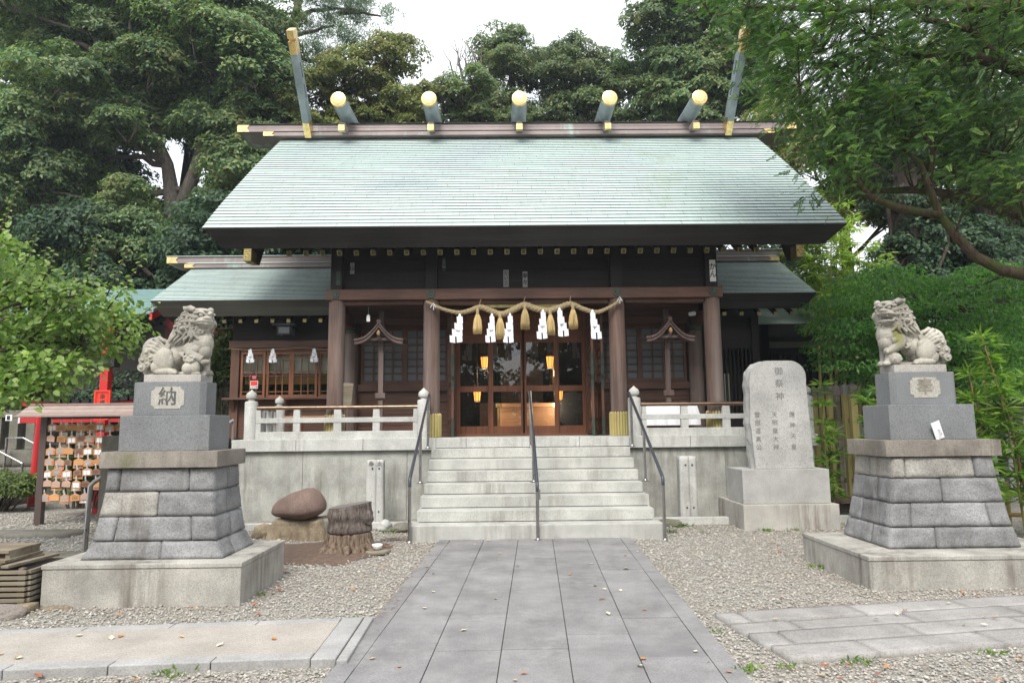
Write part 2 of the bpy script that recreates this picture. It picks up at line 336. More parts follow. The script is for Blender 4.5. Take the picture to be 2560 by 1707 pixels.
class MB:
    def __init__(s): s.v = []; s.f = []
    def add(s, vs, fs):
        b = len(s.v); s.v += [tuple(x) for x in vs]; s.f += [tuple(i+b for i in f) for f in fs]; return s
    def hexa(s, p): return s.add(p, [(0, 3, 2, 1), (4, 5, 6, 7), (0, 1, 5, 4), (1, 2, 6, 5), (2, 3, 7, 6), (3, 0, 4, 7)])
    def box(s, x0, x1, y0, y1, z0, z1):
        return s.hexa([(x0, y0, z0), (x1, y0, z0), (x1, y1, z0), (x0, y1, z0), (x0, y0, z1), (x1, y0, z1), (x1, y1, z1), (x0, y1, z1)])
    def obox(s, c, sz, rot=None):
        c = Vector(c); q = rot or Matrix.Identity(3); h = [x/2 for x in sz]
        P = [(-1, -1, -1), (1, -1, -1), (1, 1, -1), (-1, 1, -1), (-1, -1, 1), (1, -1, 1), (1, 1, 1), (-1, 1, 1)]
        return s.hexa([c + q @ Vector((a*h[0], b*h[1], d*h[2])) for a, b, d in P])
    def beam(s, a, b, wd, ht, upv=(0, 0, 1)):
        a, b = Vector(a), Vector(b); d = (b-a).normalized(); sd = d.cross(Vector(upv)).normalized(); u = sd.cross(d)
        P = []
        for e in (a, b):
            P.append([e - sd*wd/2 - u*ht/2, e + sd*wd/2 - u*ht/2, e + sd*wd/2 + u*ht/2, e - sd*wd/2 + u*ht/2])
        A, B = P
        return s.add(A+B, [(0, 1, 2, 3), (7, 6, 5, 4), (0, 4, 5, 1), (1, 5, 6, 2), (2, 6, 7, 3), (3, 7, 4, 0)])
    def prism(s, poly, ax, lo, hi):
        m = {'x': lambda t, a, b: (t, a, b), 'y': lambda t, a, b: (a, t, b), 'z': lambda t, a, b: (a, b, t)}[ax]
        n = len(poly)
        vs = [m(lo, *p) for p in poly] + [m(hi, *p) for p in poly]
        fs = [tuple(range(n))[::-1], tuple(range(n, 2*n))] + [(i, (i+1) % n, n+(i+1) % n, n+i) for i in range(n)]
        return s.add(vs, fs)
    def tube(s, pts, rad, n=8, cap=True):
        pts = [Vector(p) for p in pts]
        if not hasattr(rad, '__len__'): rad = [rad]*len(pts)
        b = len(s.v); t0 = (pts[1]-pts[0]).normalized()
        a = t0.cross(Vector((0, 0, 1)) if abs(t0.z) < .9 else Vector((1, 0, 0))).normalized()
        for i, p in enumerate(pts):
            t = (pts[min(i+1, len(pts)-1)] - pts[max(i-1, 0)]).normalized()
            a = (a - t*a.dot(t)).normalized(); c = t.cross(a)
            for k in range(n):
                q = 2*math.pi*k/n; s.v.append(tuple(p + (a*math.cos(q)+c*math.sin(q))*rad[i]))
        for i in range(len(pts)-1):
            for k in range(n):
                s.f.append((b+i*n+k, b+i*n+(k+1) % n, b+(i+1)*n+(k+1) % n, b+(i+1)*n+k))
        if cap:
            s.f.append(tuple(b+k for k in range(n))[::-1]); e = b+(len(pts)-1)*n; s.f.append(tuple(e+k for k in range(n)))
        return s
    def lathe(s, prof, c, n=20):
        b = len(s.v)
        for r, z in prof:
            for k in range(n):
                q = 2*math.pi*k/n; s.v.append((c[0]+r*math.cos(q), c[1]+r*math.sin(q), c[2]+z))
        m = len(prof)
        for i in range(m-1):
            for k in range(n): s.f.append((b+i*n+k, b+i*n+(k+1) % n, b+(i+1)*n+(k+1) % n, b+(i+1)*n+k))
        s.f.append(tuple(b+k for k in range(n))[::-1]); s.f.append(tuple(b+(m-1)*n+k for k in range(n)))
        return s
    def sph(s, c, r, nu=12, nv=8, rot=None):
        if not hasattr(r, '__len__'): r = (r, r, r)
        c = Vector(c); q = rot or Matrix.Identity(3); b = len(s.v)
        s.v.append(tuple(c + q @ Vector((0, 0, -r[2]))))
        for j in range(1, nv):
            t = -math.pi/2 + math.pi*j/nv
            for i in range(nu):
                a = 2*math.pi*i/nu
                s.v.append(tuple(c + q @ Vector((r[0]*math.cos(t)*math.cos(a), r[1]*math.cos(t)*math.sin(a), r[2]*math.sin(t)))))
        s.v.append(tuple(c + q @ Vector((0, 0, r[2])))); e = len(s.v)-1
        for i in range(nu):
            s.f.append((b, b+1+(i+1) % nu, b+1+i)); k = b+1+(nv-2)*nu; s.f.append((e, k+i, k+(i+1) % nu))
        for j in range(nv-2):
            for i in range(nu):
                p = b+1+j*nu; s.f.append((p+i, p+(i+1) % nu, p+nu+(i+1) % nu, p+nu+i))
        return s
    def build(s, name, mat, parent=None, bevel=0, smooth=False, label=None, cat=None, group=None, kind=None, seg=2, recalc=True, origin=None):
        off = root_off(parent) if parent else None
        V = np.array(s.v, float)
        if parent is None:
            lo, hi = V.min(0), V.max(0)
            off = Vector(origin) if origin else Vector(((lo[0]+hi[0])/2, (lo[1]+hi[1])/2, lo[2]))
        me = bpy.data.meshes.new(name)
        me.from_pydata([(v[0]-off.x, v[1]-off.y, v[2]-off.z) for v in s.v], [], s.f); me.update()
        if recalc:
            bm = bmesh.new(); bm.from_mesh(me); bmesh.ops.recalc_face_normals(bm, faces=bm.faces); bm.to_mesh(me); bm.free()
        me.materials.append(mat)
        if smooth:
            me.polygons.foreach_set('use_smooth', [True]*len(me.polygons))
        o = bpy.data.objects.new(name, me); COL.objects.link(o)
        if parent: o.parent = parent
        else: o.location = off
        if bevel:
            b = o.modifiers.new('bevel', 'BEVEL'); b.width = bevel; b.segments = seg; b.limit_method = 'ANGLE'; b.angle_limit = R(35)
        if smooth == 'angle':
            es = o.modifiers.new('split', 'EDGE_SPLIT'); es.split_angle = R(40)
        return tag(o, label, cat, group, kind)

def link_mesh(me, name, parent=None, off=None):
    o = bpy.data.objects.new(name, me); COL.objects.link(o)
    if parent: o.parent = parent
    elif off is not None: o.location = off
    return o

# glyphs are made once, while the scene is still empty
GLY = {}
def make_glyphs(chars):
    obs = []
    for ch in chars:
        for bold in (0., .018):
            cu = bpy.data.curves.new('t', 'FONT'); cu.body = ch; cu.size = 1.; cu.extrude = .5; cu.align_x = 'CENTER'; cu.align_y = 'CENTER'; cu.offset = bold; cu.resolution_u = 3
            ob = bpy.data.objects.new('t', cu); COL.objects.link(ob); obs.append((ch, bold > 0, ob))
    dg = bpy.context.evaluated_depsgraph_get(); dg.update()
    for ch, bold, ob in obs:
        me = bpy.data.meshes.new_from_object(ob.evaluated_get(dg))
        GLY[ch, bold] = ([tuple(v.co) for v in me.vertices], [tuple(p.vertices) for p in me.polygons])
        cu = ob.data; bpy.data.objects.remove(ob); bpy.data.curves.remove(cu); bpy.data.meshes.remove(me)
make_glyphs(sorted(set('御祭神應天皇照大菅原道真公納奉幸福稲荷かんたいちさ三寿々山川SECOM太')))
def text(name, cols, size, center, mat, parent, depth=.004, rot=(math.pi/2, 0, 0), gap=1.12, sx=1., bold=False, horizontal=False):
    """writing: a list of columns (right to left as listed: left first) with each its own (x, y) offset, or one column; one mesh"""
    from mathutils import Euler
    if isinstance(cols, str): cols = [(cols, 0, 0, size)]
    V, F = [], []
    for body, ox, oy, sz, *pt in cols:
        m = len(body); gap_ = pt[0]/sz if pt else gap
        for i, ch in enumerate(body):
            gv, gf = GLY[ch, bold]; b = len(V)
            px, py = (((i-(m-1)/2)*sz*gap_, 0) if horizontal else (0, ((m-1)/2-i)*sz*gap_))
            V += [((v[0]*sz*sx+px+ox), v[1]*sz+py+oy, v[2]*depth) for v in gv]; F += [tuple(b+k for k in f) for f in gf]
    q = Euler(rot).to_matrix(); c = Vector(center); off = root_off(parent)
    me = bpy.data.meshes.new(name); me.from_pydata([tuple(q @ Vector(v) + c - off) for v in V], [], F); me.update(); me.materials.append(mat)
    o = bpy.data.objects.new(name, me); COL.objects.link(o); o.parent = parent
    return o

def arc(c, r, a0, a1, n): return [(c[0]+r*math.cos(a0+(a1-a0)*i/n), c[1]+r*math.sin(a0+(a1-a0)*i/n)) for i in range(n+1)]

def noisy(mb, amp, sc, seed=0):
    mb.v = [tuple(Vector(v) + mnoise.noise_vector(Vector(v)*sc + Vector((seed*7.3, seed, 0)))*amp) for v in mb.v]; return mb

def sub_box(mb, P, nx, ny, nz, disp=0., sc=9., seed=0, keep=None):
    """hexahedron (8 corners, bottom then top) with gridded sides, pushed outward by rough noise"""
    P = [Vector(p) for p in P]; cen = sum(P, Vector())/8
    def tri(u, v, w):
        a = P[0]*(1-u)*(1-v)+P[1]*u*(1-v)+P[2]*u*v+P[3]*(1-u)*v
        b = P[4]*(1-u)*(1-v)+P[5]*u*(1-v)+P[6]*u*v+P[7]*(1-u)*v
        return a*(1-w)+b*w
    idx = {}
    def vid(i, j, k):
        if (i, j, k) in idx: return idx[(i, j, k)]
        u, v, w = i/nx, j/ny, k/nz; p = tri(u, v, w)
        ext = (i in (0, nx)) + (j in (0, ny)) + (k in (0, nz))
        if disp:
            d = (p-cen); n = Vector((d.x if i in (0, nx) else 0, d.y if j in (0, ny) else 0, d.z if k in (0, nz) else 0))
            n = n.normalized() if n.length > 0 else n
            f = mnoise.fractal(p*sc + Vector((seed*3.1, 0, 0)), 1., 2., 4)
            f2 = 1-2*abs(mnoise.noise(p*sc*1.7 + Vector((seed*1.7, 5, 0))))
            if ext >= 2: p = p - n*disp*(.30 + .35*f)
            else: p = p + n*disp*(.22 + .75*f + .38*f2)
        mb.v.append(tuple(p)); idx[(i, j, k)] = len(mb.v)-1; return idx[(i, j, k)]
    def face(fn, a, b):
        for i in range(a):
            for j in range(b): mb.f.append((fn(i, j), fn(i+1, j), fn(i+1, j+1), fn(i, j+1)))
    face(lambda i, j: vid(i, 0, j), nx, nz); face(lambda i, j: vid(i, ny, j), nx, nz)
    face(lambda i, j: vid(0, i, j), ny, nz); face(lambda i, j: vid(nx, i, j), ny, nz)
    face(lambda i, j: vid(i, j, 0), nx, ny); face(lambda i, j: vid(i, j, nz), nx, ny)
    return mb

# ------------------------------------------------------------ setting: ground, paths
def grid_sheet(name, x0, x1, y0, y1, n, zf, mat, kind='structure'):
    xs = np.linspace(x0, x1, n); ys = np.linspace(y0, y1, n)
    V = [(x, y, zf(x, y)) for y in ys for x in xs]
    F = [(j*n+i, j*n+i+1, (j+1)*n+i+1, (j+1)*n+i) for j in range(n-1) for i in range(n-1)]
    o = link_mesh(np_mesh(name, V, F, mat, True), name); o['kind'] = kind; return o

MB().add([(-300, -300, 0), (300, -300, 0), (300, 300, 0), (-300, 300, 0)], [(0, 1, 2, 3)]).build('ground', M['gravelbed'], kind='structure', recalc=False, origin=(0, 0, 0))
def hz(x, y):
    t = max(0, min(1, (y-17.5)/10)); s = max(0, min(1, (-x-9.5)/5))*max(0, min(1, (y-13.5)/5))
    return -.25 + 5.2*t*t*(3-2*t) + 1.5*s + .25*mnoise.noise(Vector((x*.3, y*.3, 0)))
grid_sheet('hillside', -70, 70, 16.5, 90, 70, lambda x, y: hz(x, y) if y > 17 else -.3, M['hill'])

# main paved path: skewed by 2.5 degrees
PA = .0436
def pth(t, y): return (.158 + (y-4.2)*PA + t, y)
rnd = random.Random(4)
mb = MB(); cols = [-1.243, -1.105, -.665, -.222, .222, .662, 1.10, 1.243]
for ci in range(7):
    y = 1.4 - rnd.random()*.6; L = [1.2, .78, .78, .78, .78, .78, 1.2][ci]
    while y < 9.13:
        y2 = min(y + L*rnd.uniform(.72, 1.2), 9.13)
        if 9.13-y2 < .2: y2 = 9.13
        g_ = .0028; z = .028 + rnd.uniform(-.0022, .0022)
        a, b, c, d = pth(cols[ci]+g_, y+g_), pth(cols[ci+1]-g_, y+g_), pth(cols[ci+1]-g_, y2-g_), pth(cols[ci]+g_, y2-g_)
        tl = rnd.uniform(-.0014, .0014)
        mb.hexa([(*a, -.05), (*b, -.05), (*c, -.05), (*d, -.05), (*a, z+tl), (*b, z+tl), (*c, z-tl), (*d, z-tl)]); y = y2
mb.build('stone_path', M['paving'], bevel=.0018, seg=1, kind='structure')
mb = MB(); a, b, c, d = pth(-1.24, 1), pth(1.24, 1), pth(1.24, 9.12), pth(-1.24, 9.12)
mb.hexa([(*a, -.05), (*b, -.05), (*c, -.05), (*d, -.05), (*a, .012), (*b, .012), (*c, .012), (*d, .012)]).build('path_bed', plain('joint_mortar', (.085, .08, .075), .9), kind='structure')

# left side path: concrete panels with a kerb
mb = MB(); kb = MB()
def lp(u, v): return (-1.10 + u*.9971 - v*.02, 5.44 + u*.0775 + v)     # u along (negative = left), v across
for i in range(6):
    u1 = -.16 - i*3.1; u0 = u1-3.097
    q = [lp(u0, -.79), lp(u1, -.79), lp(u1, -.10), lp(u0, -.10)]
    mb.hexa([(*p, -.03) for p in q] + [(*p, .052) for p in q])
def kerb(u0, u1, v0, v1, z=.058):
    q = [lp(u0, v0), lp(u1, v0), lp(u1, v1), lp(u0, v1)]; kb.hexa([(*p, -.03) for p in q] + [(*p, z) for p in q])
for i in range(15):
    kerb(-.16-(i+1)*.61+.003, -.16-i*.61-.003, -.91, -.795); kerb(-.16-(i+1)*.61+.003, -.16-i*.61-.003, -.098, .0, .055)
kerb(-.155, .0, -.93, -.002, .057); kerb(.006, .075, -.95, .02, .05)
mb.build('side_path', M['concrete'], bevel=.004, seg=1, kind='structure'); kb.build('side_path_kerb', M['kerb'], bevel=.008, kind='structure')

# right paving of long worn slabs
mb = MB(); rnd = random.Random(11); an = math.atan2(.43, 2.68)
def rp_(u, v):
    x = 1.60 + u*math.cos(an) - v*math.sin(an); y = 5.50 + u*math.sin(an) + v*math.cos(an); return (x + .02*v, y)
vs = [0, -.285, -.53, -.80, -1.08]
firsts = [[.10, .95, .92, 1.1], [.47, .95, .9, 1.], [.12, .98, .9, 1.1], [.62, .92, .95, 1.]]
st = [.0, -.02, .0, .02]
for k in range(4):
    u = st[k]
    for j in range(5):
        L = firsts[k][j] if j < 4 else 1.1
        if j == 0 and k in (0, 2): L = [.18, 0, .22][k]
        gp = .008
        q = [rp_(u+gp, vs[k+1]+gp), rp_(u+L-gp, vs[k+1]+gp), rp_(u+L-gp, vs[k]-gp), rp_(u+gp, vs[k]-gp)]
        z = .036 + rnd.uniform(-.005, .005); tl = rnd.uniform(-.005, .005)
        P = [(*p, -.03) for p in q] + [(*p, z + (tl if i < 2 else -tl)) for i, p in enumerate(q)]
        sub_box(mb, P, max(4, int(L*14)), 6, 2, .0055, 6., seed=k*9+j); u += L
mb.build('slab_paving', M['slabstone'], kind='structure', smooth=True)
# old slabs behind the left lion
mb = MB()
for i, (x0, x1, y0, y1, z) in enumerate([(-6.6, -4.1, 8.15, 8.55, .05), (-7.9, -6.65, 8.2, 8.6, .04), (-4.5, -3.75, 7.75, 8.1, .06), (-9, -6.1, 9.9, 10.4, .05), (-6.05, -4.2, 10.25, 10.7, .06), (-6.3, -4.5, 10.95, 11.3, .16), (-4.35, -3.7, 6.9, 7.7, .05)]):
    sub_box(mb, [(x0, y0, -.03), (x1, y0-.1, -.03), (x1, y1-.1, -.03), (x0, y1, -.03), (x0, y0, z), (x1, y0-.1, z), (x1, y1-.1, z), (x0, y1, z)], 14, 5, 2, .012, 4, i)
mb.build('slab_path', M['oldstone'], kind='structure', smooth=True)
# soil round the stump
V = []; F = []; n = 40
for j in range(9):
    for i in range(n):
        a = 2*math.pi*i/n; r = j/8
        rr = r*(1+.35*mnoise.noise(Vector((math.cos(a)*1.3, math.sin(a)*1.3, 3)))+.12*mnoise.noise(Vector((math.cos(a)*4, math.sin(a)*4, 9))))
        V.append((-2.28+rr*.92*math.cos(a), 8.55+rr*.78*math.sin(a), .006+.05*(1-r*r)+.012*mnoise.noise(Vector((rr*math.cos(a)*5, rr*math.sin(a)*5, 0)))*(1-r)))
for j in range(8):
    for i in range(n): F.append((j*n+i, j*n+(i+1) % n, (j+1)*n+(i+1) % n, (j+1)*n+i))
o = link_mesh(np_mesh('soil', V, F, M['soil'], True), 'soil'); o['kind'] = 'structure'

# ------------------------------------------------------------ shrine platform and staircase
pf = empty('stone_platform', (.3, 11.3, 0), 'long granite faced platform that the wooden shrine hall stands on', 'platform')
mb = MB()
for a, b in ((-4.40, -3.32), (-3.315, -1.62), (-1.615, -1.10), (2.02, 3.6), (3.605, 5.08)): mb.box(a, b, 11.33, 11.6, -.05, 1.10)
mb.box(-4.40, 5.08, 11.6, 19, -.05, 1.10); mb.build('wall', M['granite_wall'], pf, .004, seg=1)
for a, b in ((-4.46, -3.42), (-3.415, -2.33), (-2.325, -1.14), (2.02, 3.02), (3.025, 4.1), (4.105, 5.12)): MB().box(a, b, 11.26, 11.9, 1.104, 1.295).build('coping', M['granite'], pf, .006)
mb = MB(); mb.box(-4.4, 5.06, 11.905, 19, 1.104, 1.29)
mb.box(-1.137, 2.017, 11.62, 11.9, 1.104, 1.292)
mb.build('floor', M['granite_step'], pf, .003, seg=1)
for q in ((-4.6, -1.32, 10.32, 10.45, -.02, .085), (2.12, 5.6, 10.36, 10.49, -.02, .10)): MB().box(*q).build('gutter_kerb', M['granite'], pf, .006)

stc = empty('stone_staircase', (.4, 9.1, 0), 'wide pale granite staircase of eight steps up to the shrine doors', 'staircase')
zs = [.205, .357, .512, .66, .815, .975, 1.128]
Y0 = 9.10
for i, z in enumerate(zs):
    hw = 1.655 if i == 0 else (1.60 if i < 3 else 1.575)
    y = Y0 + i*.305; z0 = -.05 if i == 0 else zs[i-1]-.03
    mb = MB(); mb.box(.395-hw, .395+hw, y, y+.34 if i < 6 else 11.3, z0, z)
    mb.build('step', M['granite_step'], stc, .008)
mb = MB(); hw = 1.53
for a, b in ((-1.135, -.65), (-.645, 1.2), (1.205, 2.015)): mb.box(a, b, 11.245, 11.62, 1.132, 1.294)
mb.build('top_step', M['granite'], stc, .007)
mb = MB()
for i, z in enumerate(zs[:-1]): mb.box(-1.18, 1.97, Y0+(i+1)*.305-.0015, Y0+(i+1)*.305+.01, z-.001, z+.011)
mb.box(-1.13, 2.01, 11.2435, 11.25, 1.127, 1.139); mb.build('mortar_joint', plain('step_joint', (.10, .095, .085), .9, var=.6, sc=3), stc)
mb = MB(); mb.box(-1.14, 2.0, 9.4, 11.5, -.05, .2); mb.box(-1.13, 1.99, 10.4, 11.5, .2, .6); mb.build('core', M['granite_wall'], stc)

# ------------------------------------------------------------ roofs with real copper courses
def roof_slope(name, parent, x0, x1, prof, nc, lip=.013, flip=False):
    """prof: (Y, Z) from ridge down to the eave; nc courses, each with a raised lower lip"""
    P = [Vector(p) for p in prof]; ln = [0]
    for a, b in zip(P, P[1:]): ln.append(ln[-1]+(b-a).length)
    def at(s):
        for i in range(len(P)-1):
            if s <= ln[i+1] or i == len(P)-2:
                t = (s-ln[i])/(ln[i+1]-ln[i]); d = (P[i+1]-P[i]).normalized(); return P[i].lerp(P[i+1], t), Vector((-d.y, d.x)) if not flip else Vector((d.y, -d.x))
    V, F, U = [], [], []; nx = 16
    off = root_off(parent); rr = random.Random(len(name)+nc)
    xs = [x0+(x1-x0)*i/nx for i in range(nx+1)]
    for c in range(nc):
        a, na = at(ln[-1]*c/nc); b, nb = at(ln[-1]*(c+1)/nc)
        na = -na if na.y < 0 else na; nb = -nb if nb.y < 0 else nb
        base = len(V)
        for i, x in enumerate(xs):
            wob = .0022*mnoise.noise(Vector((x*1.3, c*.9, 0)))
            bl = b + nb*(lip+wob); bu = b - nb*.004
            for p, vv in ((a, c+.01), (bl, c+.99), (bu, c+.995)):
                V.append((x-off.x, p.x-off.y, p.y-off.z)); U.append((x+60, vv))
        for i in range(nx):
            k = base+i*3; F.append((k, k+1, k+4, k+3)); F.append((k+1, k+2, k+5, k+4))
    me = bpy.data.meshes.new(name); me.from_pydata(V, [], F); me.update()
    uvl = me.uv_layers.new(name='UVMap'); li = np.zeros(len(me.loops), np.int32); me.loops.foreach_get('vertex_index', li)
    uvl.data.foreach_set('uv', np.array(U, np.float32)[li].ravel())
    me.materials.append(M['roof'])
    return link_mesh(me, name, parent)

def slab_under(mb, x0, x1, top, inset, drop, back):
    """thick eave body under a roof slope: top edge at (x0..x1, top), lower edge pulled in by inset and down by drop; back=(Y,Z) upper line"""
    (ye, ze), (yb, zb) = top, back
    ax, dz, dy = inset[0], drop, inset[1]
    A = [(x0, ye, ze), (x1, ye, ze), (x1, yb, zb), (x0, yb, zb)]
    B = [(x0+ax, ye+dy, ze-dz), (x1-ax, ye+dy, ze-dz), (x1-ax, yb, zb-dz*1.25), (x0+ax, yb, zb-dz*1.25)]
    return mb.add(A+B, [(0, 1, 2, 3), (7, 6, 5, 4), (0, 4, 5, 1), (1, 5, 6, 2), (2, 6, 7, 3), (3, 7, 4, 0)])

hall = empty('shrine_hall', (.345, 11.6, 1.295), 'main wooden shrine hall with pale green copper roof, gilded ridge logs and thick pillars', 'shrine')
HX0, HX1 = -4.777, 5.486
PROF = [(14.22, 7.70), (13.3, 6.975), (12.6, 6.41), (11.95, 5.865), (11.25, 5.27), (10.80, 4.865), (10.553, 4.632)]
BACK = [(29.2-y, z) for y, z in PROF]
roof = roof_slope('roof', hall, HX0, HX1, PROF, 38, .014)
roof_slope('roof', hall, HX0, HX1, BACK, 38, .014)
# thick eave body
mb = MB()
eb = [(y, z-.012) for y, z in PROF]
nE = len(eb)
for sgn in (0, 1):
    pr_ = eb if sgn == 0 else [(29.2-y, z) for y, z in eb]
    b = len(mb.v)
    d = 1 if sgn == 0 else -1
    for y, z in pr_: mb.v += [(HX0, y, z), (HX1, y, z)]
    lows = [(y+d*.25*(1 if i == nE-1 else 1), z-.26) for i, (y, z) in enumerate(pr_)]
    lows[0] = (14.6, pr_[0][1]-.05)
    for y, z in lows: mb.v += [(HX0+.28, y, z), (HX1-.28, y, z)]
    o2 = 2*nE
    for i in range(nE-1):
        mb.f += [(b+2*i, b+2*i+1, b+2*i+3, b+2*i+2), (b+o2+2*i, b+o2+2*i+2, b+o2+2*i+3, b+o2+2*i+1), (b+2*i, b+2*i+2, b+o2+2*i+2, b+o2+2*i), (b+2*i+1, b+o2+2*i+1, b+o2+2*i+3, b+2*i+3)]
    i = nE-1; mb.f += [(b+2*i, b+2*i+1, b+o2+2*i+1, b+o2+2*i)]
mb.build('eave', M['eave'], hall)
# ridge
rd = MB(); rd.prism([(13.97, 7.655), (13.97, 7.745), (14.13, 7.825), (15.07, 7.825), (15.23, 7.745), (15.23, 7.655)], 'x', -5.1, 5.82)
ridge = rd.build('ridge_base', M['copper'], hall, .006, seg=1)
mb = MB(); mb.add([(-5.12, 13.955, 7.752), (5.84, 13.955, 7.752), (5.84, 14.15, 7.838), (-5.12, 14.15, 7.838)], [(0, 1, 2, 3)]).build('ridge_flashing', plain('ridge_flash', (.42, .50, .46), .5), hall)
mb = MB(); mb.box(-5.72, 6.37, 14.15, 15.05, 7.83, 7.985); mb.box(-5.70, 6.35, 14.145, 15.055, 7.91, 7.916)
rb = mb.build('ridge_beam', M['copper'], hall, .005, seg=1)
mb = MB(); mb.box(-5.76, 6.41, 14.12, 15.08, 7.987, 8.0); mb.build('ridge_cap', M['eave'], hall)
def notch(mb, xo, xi, y, z0, z1, t=.006):
    zm = (z0+z1)/2; s = 1 if xi > xo else -1
    mb.prism([(xo, z0), (xi+s*.05, z0), (xi, zm), (xi+s*.05, z1), (xo, z1)], 'y', y-t, y+.02)
for xo, xi in ((-5.735, -5.53), (6.385, 6.18)):
    mb = MB(); notch(mb, xo, xi, 14.142, 7.828, 7.984)
    mb.box(min(xo, xi) if xo < 0 else xo-.008, (xo+.008) if xo < 0 else xo, 14.15, 15.05, 7.828, 7.984)
    mb.build('gilt_plate', M['gold'], hall)
for xo, xi in ((-5.11, -4.93), (5.83, 5.65)):
    mb = MB(); notch(mb, xo, xi, 13.962, 7.656, 7.744)
    mb.box(xo-.006, xo+.004, 13.97, 15.2, 7.657, 7.743); mb.build('gilt_plate', M['gold'], hall)
# ridge logs and their seats
for k in range(-2, 3):
    x = .345 + k*1.857
    mb = MB(); mb.tube([(x, 13.33, 8.14), (x, 13.6, 8.142), (x, 14.6, 8.145), (x, 15.6, 8.142), (x, 15.87, 8.14)], [.150, .156, .168, .156, .150], 28)
    lg = mb.build('ridge_log', M['copperblue'], hall, smooth='angle')
    cp = MB(); cp.tube([(x, 13.30, 8.14), (x, 13.37, 8.14)], .158, 28)
    cp.build('end_cap', M['gold'], lg, .008, smooth='angle')
    cp = MB(); cp.tube([(x, 13.292, 8.14), (x, 13.303, 8.14)], [.108, .118], 28); cp.build('end_disc', M['gold'], lg, .003, smooth='angle')
    mb = MB(); mb.box(x-.06, x+.06, 13.66, 15.5, 7.70, 7.81)
    st_ = mb.build('log_seat', M['copper'], hall)
    mb = MB(); mb.box(x-.066, x+.066, 13.62, 13.70, 7.615, 7.745); mb.box(x-.035, x+.035, 13.612, 13.62, 7.645, 7.715); mb.build('gilt_cap', M['gold'], st_, .004)
# forked finials: extensions of the barge boards
for x, ww in ((-4.138, .135), (4.814, .135)):
    a = Vector((x, 13.98, 7.70)); b = Vector((x, 12.60, 9.24)); d = (b-a); L = d.length
    f0, f1 = a + d*.13, a + d*.78
    ch = MB()
    u = Vector((0, d.z, -d.y)).normalized()      # thickness direction in the Y-Z plane
    hh = .13
    def rail(t0, t1, o0, o1):
        p0, p1 = a+d*t0, a+d*t1
        P = [p0+u*o0, p0+u*o1, p1+u*o1, p1+u*o0]
        ch.add([(x-ww/2, *p[1:]) for p in P]+[(x+ww/2, *p[1:]) for p in P], [(0, 1, 2, 3), (7, 6, 5, 4), (0, 4, 5, 1), (1, 5, 6, 2), (2, 6, 7, 3), (3, 7, 4, 0)])
    for t0, t1 in ((.13, .36), (.50, .56), (.70, .78)): rail(t0, t1, -hh, hh)
    for t0, t1 in ((.36, .50), (.56, .70)): rail(t0, t1, -hh, -.045); rail(t0, t1, .045, hh)
    fin = ch.build('forked_finial', M['copperblue'], hall)
    ch = MB(); rail(-.02, .128, -hh-.006, hh+.006); ch.build('gilt_foot', M['gold'], fin)
    ch = MB(); rail(.782, .90, -hh-.006, hh+.006); rail(.90, .925, -hh*.3, hh+.006); rail(.925, 1.0, -hh-.006, hh+.006); ch.build('gilt_tip', M['gold'], fin)
# barge boards with gilded ends
for x in (-4.138, 4.814):
    mb = MB()
    lo = [(y+.26, z-.30) for y, z in PROF]; lo2 = [(y+.26, z-.60) for y, z in PROF]
    poly = lo[1:] + [(11.02, 4.16)] + [(11.2, 4.18)] + lo2[::-1][2:]
    mb.prism(poly, 'x', x-.055, x+.055); bb = mb.build('barge_board', M['woodblack'], hall)
    mb = MB(); mb.box(x-.062, x+.062, 10.795, 11.03, 4.155, 4.36)
    mb.build('gilt_end', M['brass'], bb, .004)
    for dx_, dz_ in ((-.018, .06), (.018, .11), (-.012, .15)):
        MB().tube([(x+dx_+.03*math.cos(t), 10.79, 4.155+dz_+.022*math.sin(t)) for t in np.linspace(0, 5, 9)], .005, 5).build('scroll', M['gold'], bb)
# soffit boards, rafters with gilt caps
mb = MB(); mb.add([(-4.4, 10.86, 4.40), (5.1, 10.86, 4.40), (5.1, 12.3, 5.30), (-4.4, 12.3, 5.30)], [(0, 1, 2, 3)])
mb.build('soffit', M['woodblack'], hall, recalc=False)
for k in range(-14, 15):
    x = .345 + .277*k*1.0 - .02
    if abs(x-.345) > 4.1: continue
    mb = MB(); mb.beam((x, 11.06, 4.345), (x, 12.2, 5.09), .075, .085)
    rf = mb.build('rafter', M['woodblack'], hall)
    q = Vector((0, -1.14, -.745)).normalized()
    mb = MB(); mb.beam(Vector((x, 11.06, 4.345))+q*.012, Vector((x, 11.06, 4.345))-q*.045, .081, .091); ca = mb.build('rafter_cap', M['brass'], rf, .003)
    mb = MB(); mb.beam(Vector((x, 11.06, 4.345))+q*.016, Vector((x, 11.06, 4.345))+q*.011, .05, .06); mb.build('cap_panel', M['verdigris'], rf)
# pillars, beams
PX = [-2.88, -1.256, 1.93, 3.577]
for x in PX:
    mb = MB(); mb.lathe([(.143, 0), (.142, .8), (.138, 2.34)], (x, 11.62, 1.292), 28)
    pl = mb.build('pillar', M['pillarwood'], hall, smooth='angle')
    mb = MB(); n = 20
    for i in range(n):
        a = 2*math.pi*i/n; c, s_ = math.cos(a), math.sin(a); r = .152
        px, py = x+c*r, 11.62+s_*r
        mb.tube([(px, py, 1.30), (px, py, 1.675), (px, py, 1.70)], [.0235, .0235, .004], 7)
    mb.build('bamboo_guard', M['bamboo_dry'], pl)
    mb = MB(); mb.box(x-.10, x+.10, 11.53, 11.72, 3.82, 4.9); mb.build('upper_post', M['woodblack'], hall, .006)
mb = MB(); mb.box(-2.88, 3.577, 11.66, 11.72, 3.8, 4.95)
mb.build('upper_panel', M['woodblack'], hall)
mb = MB()
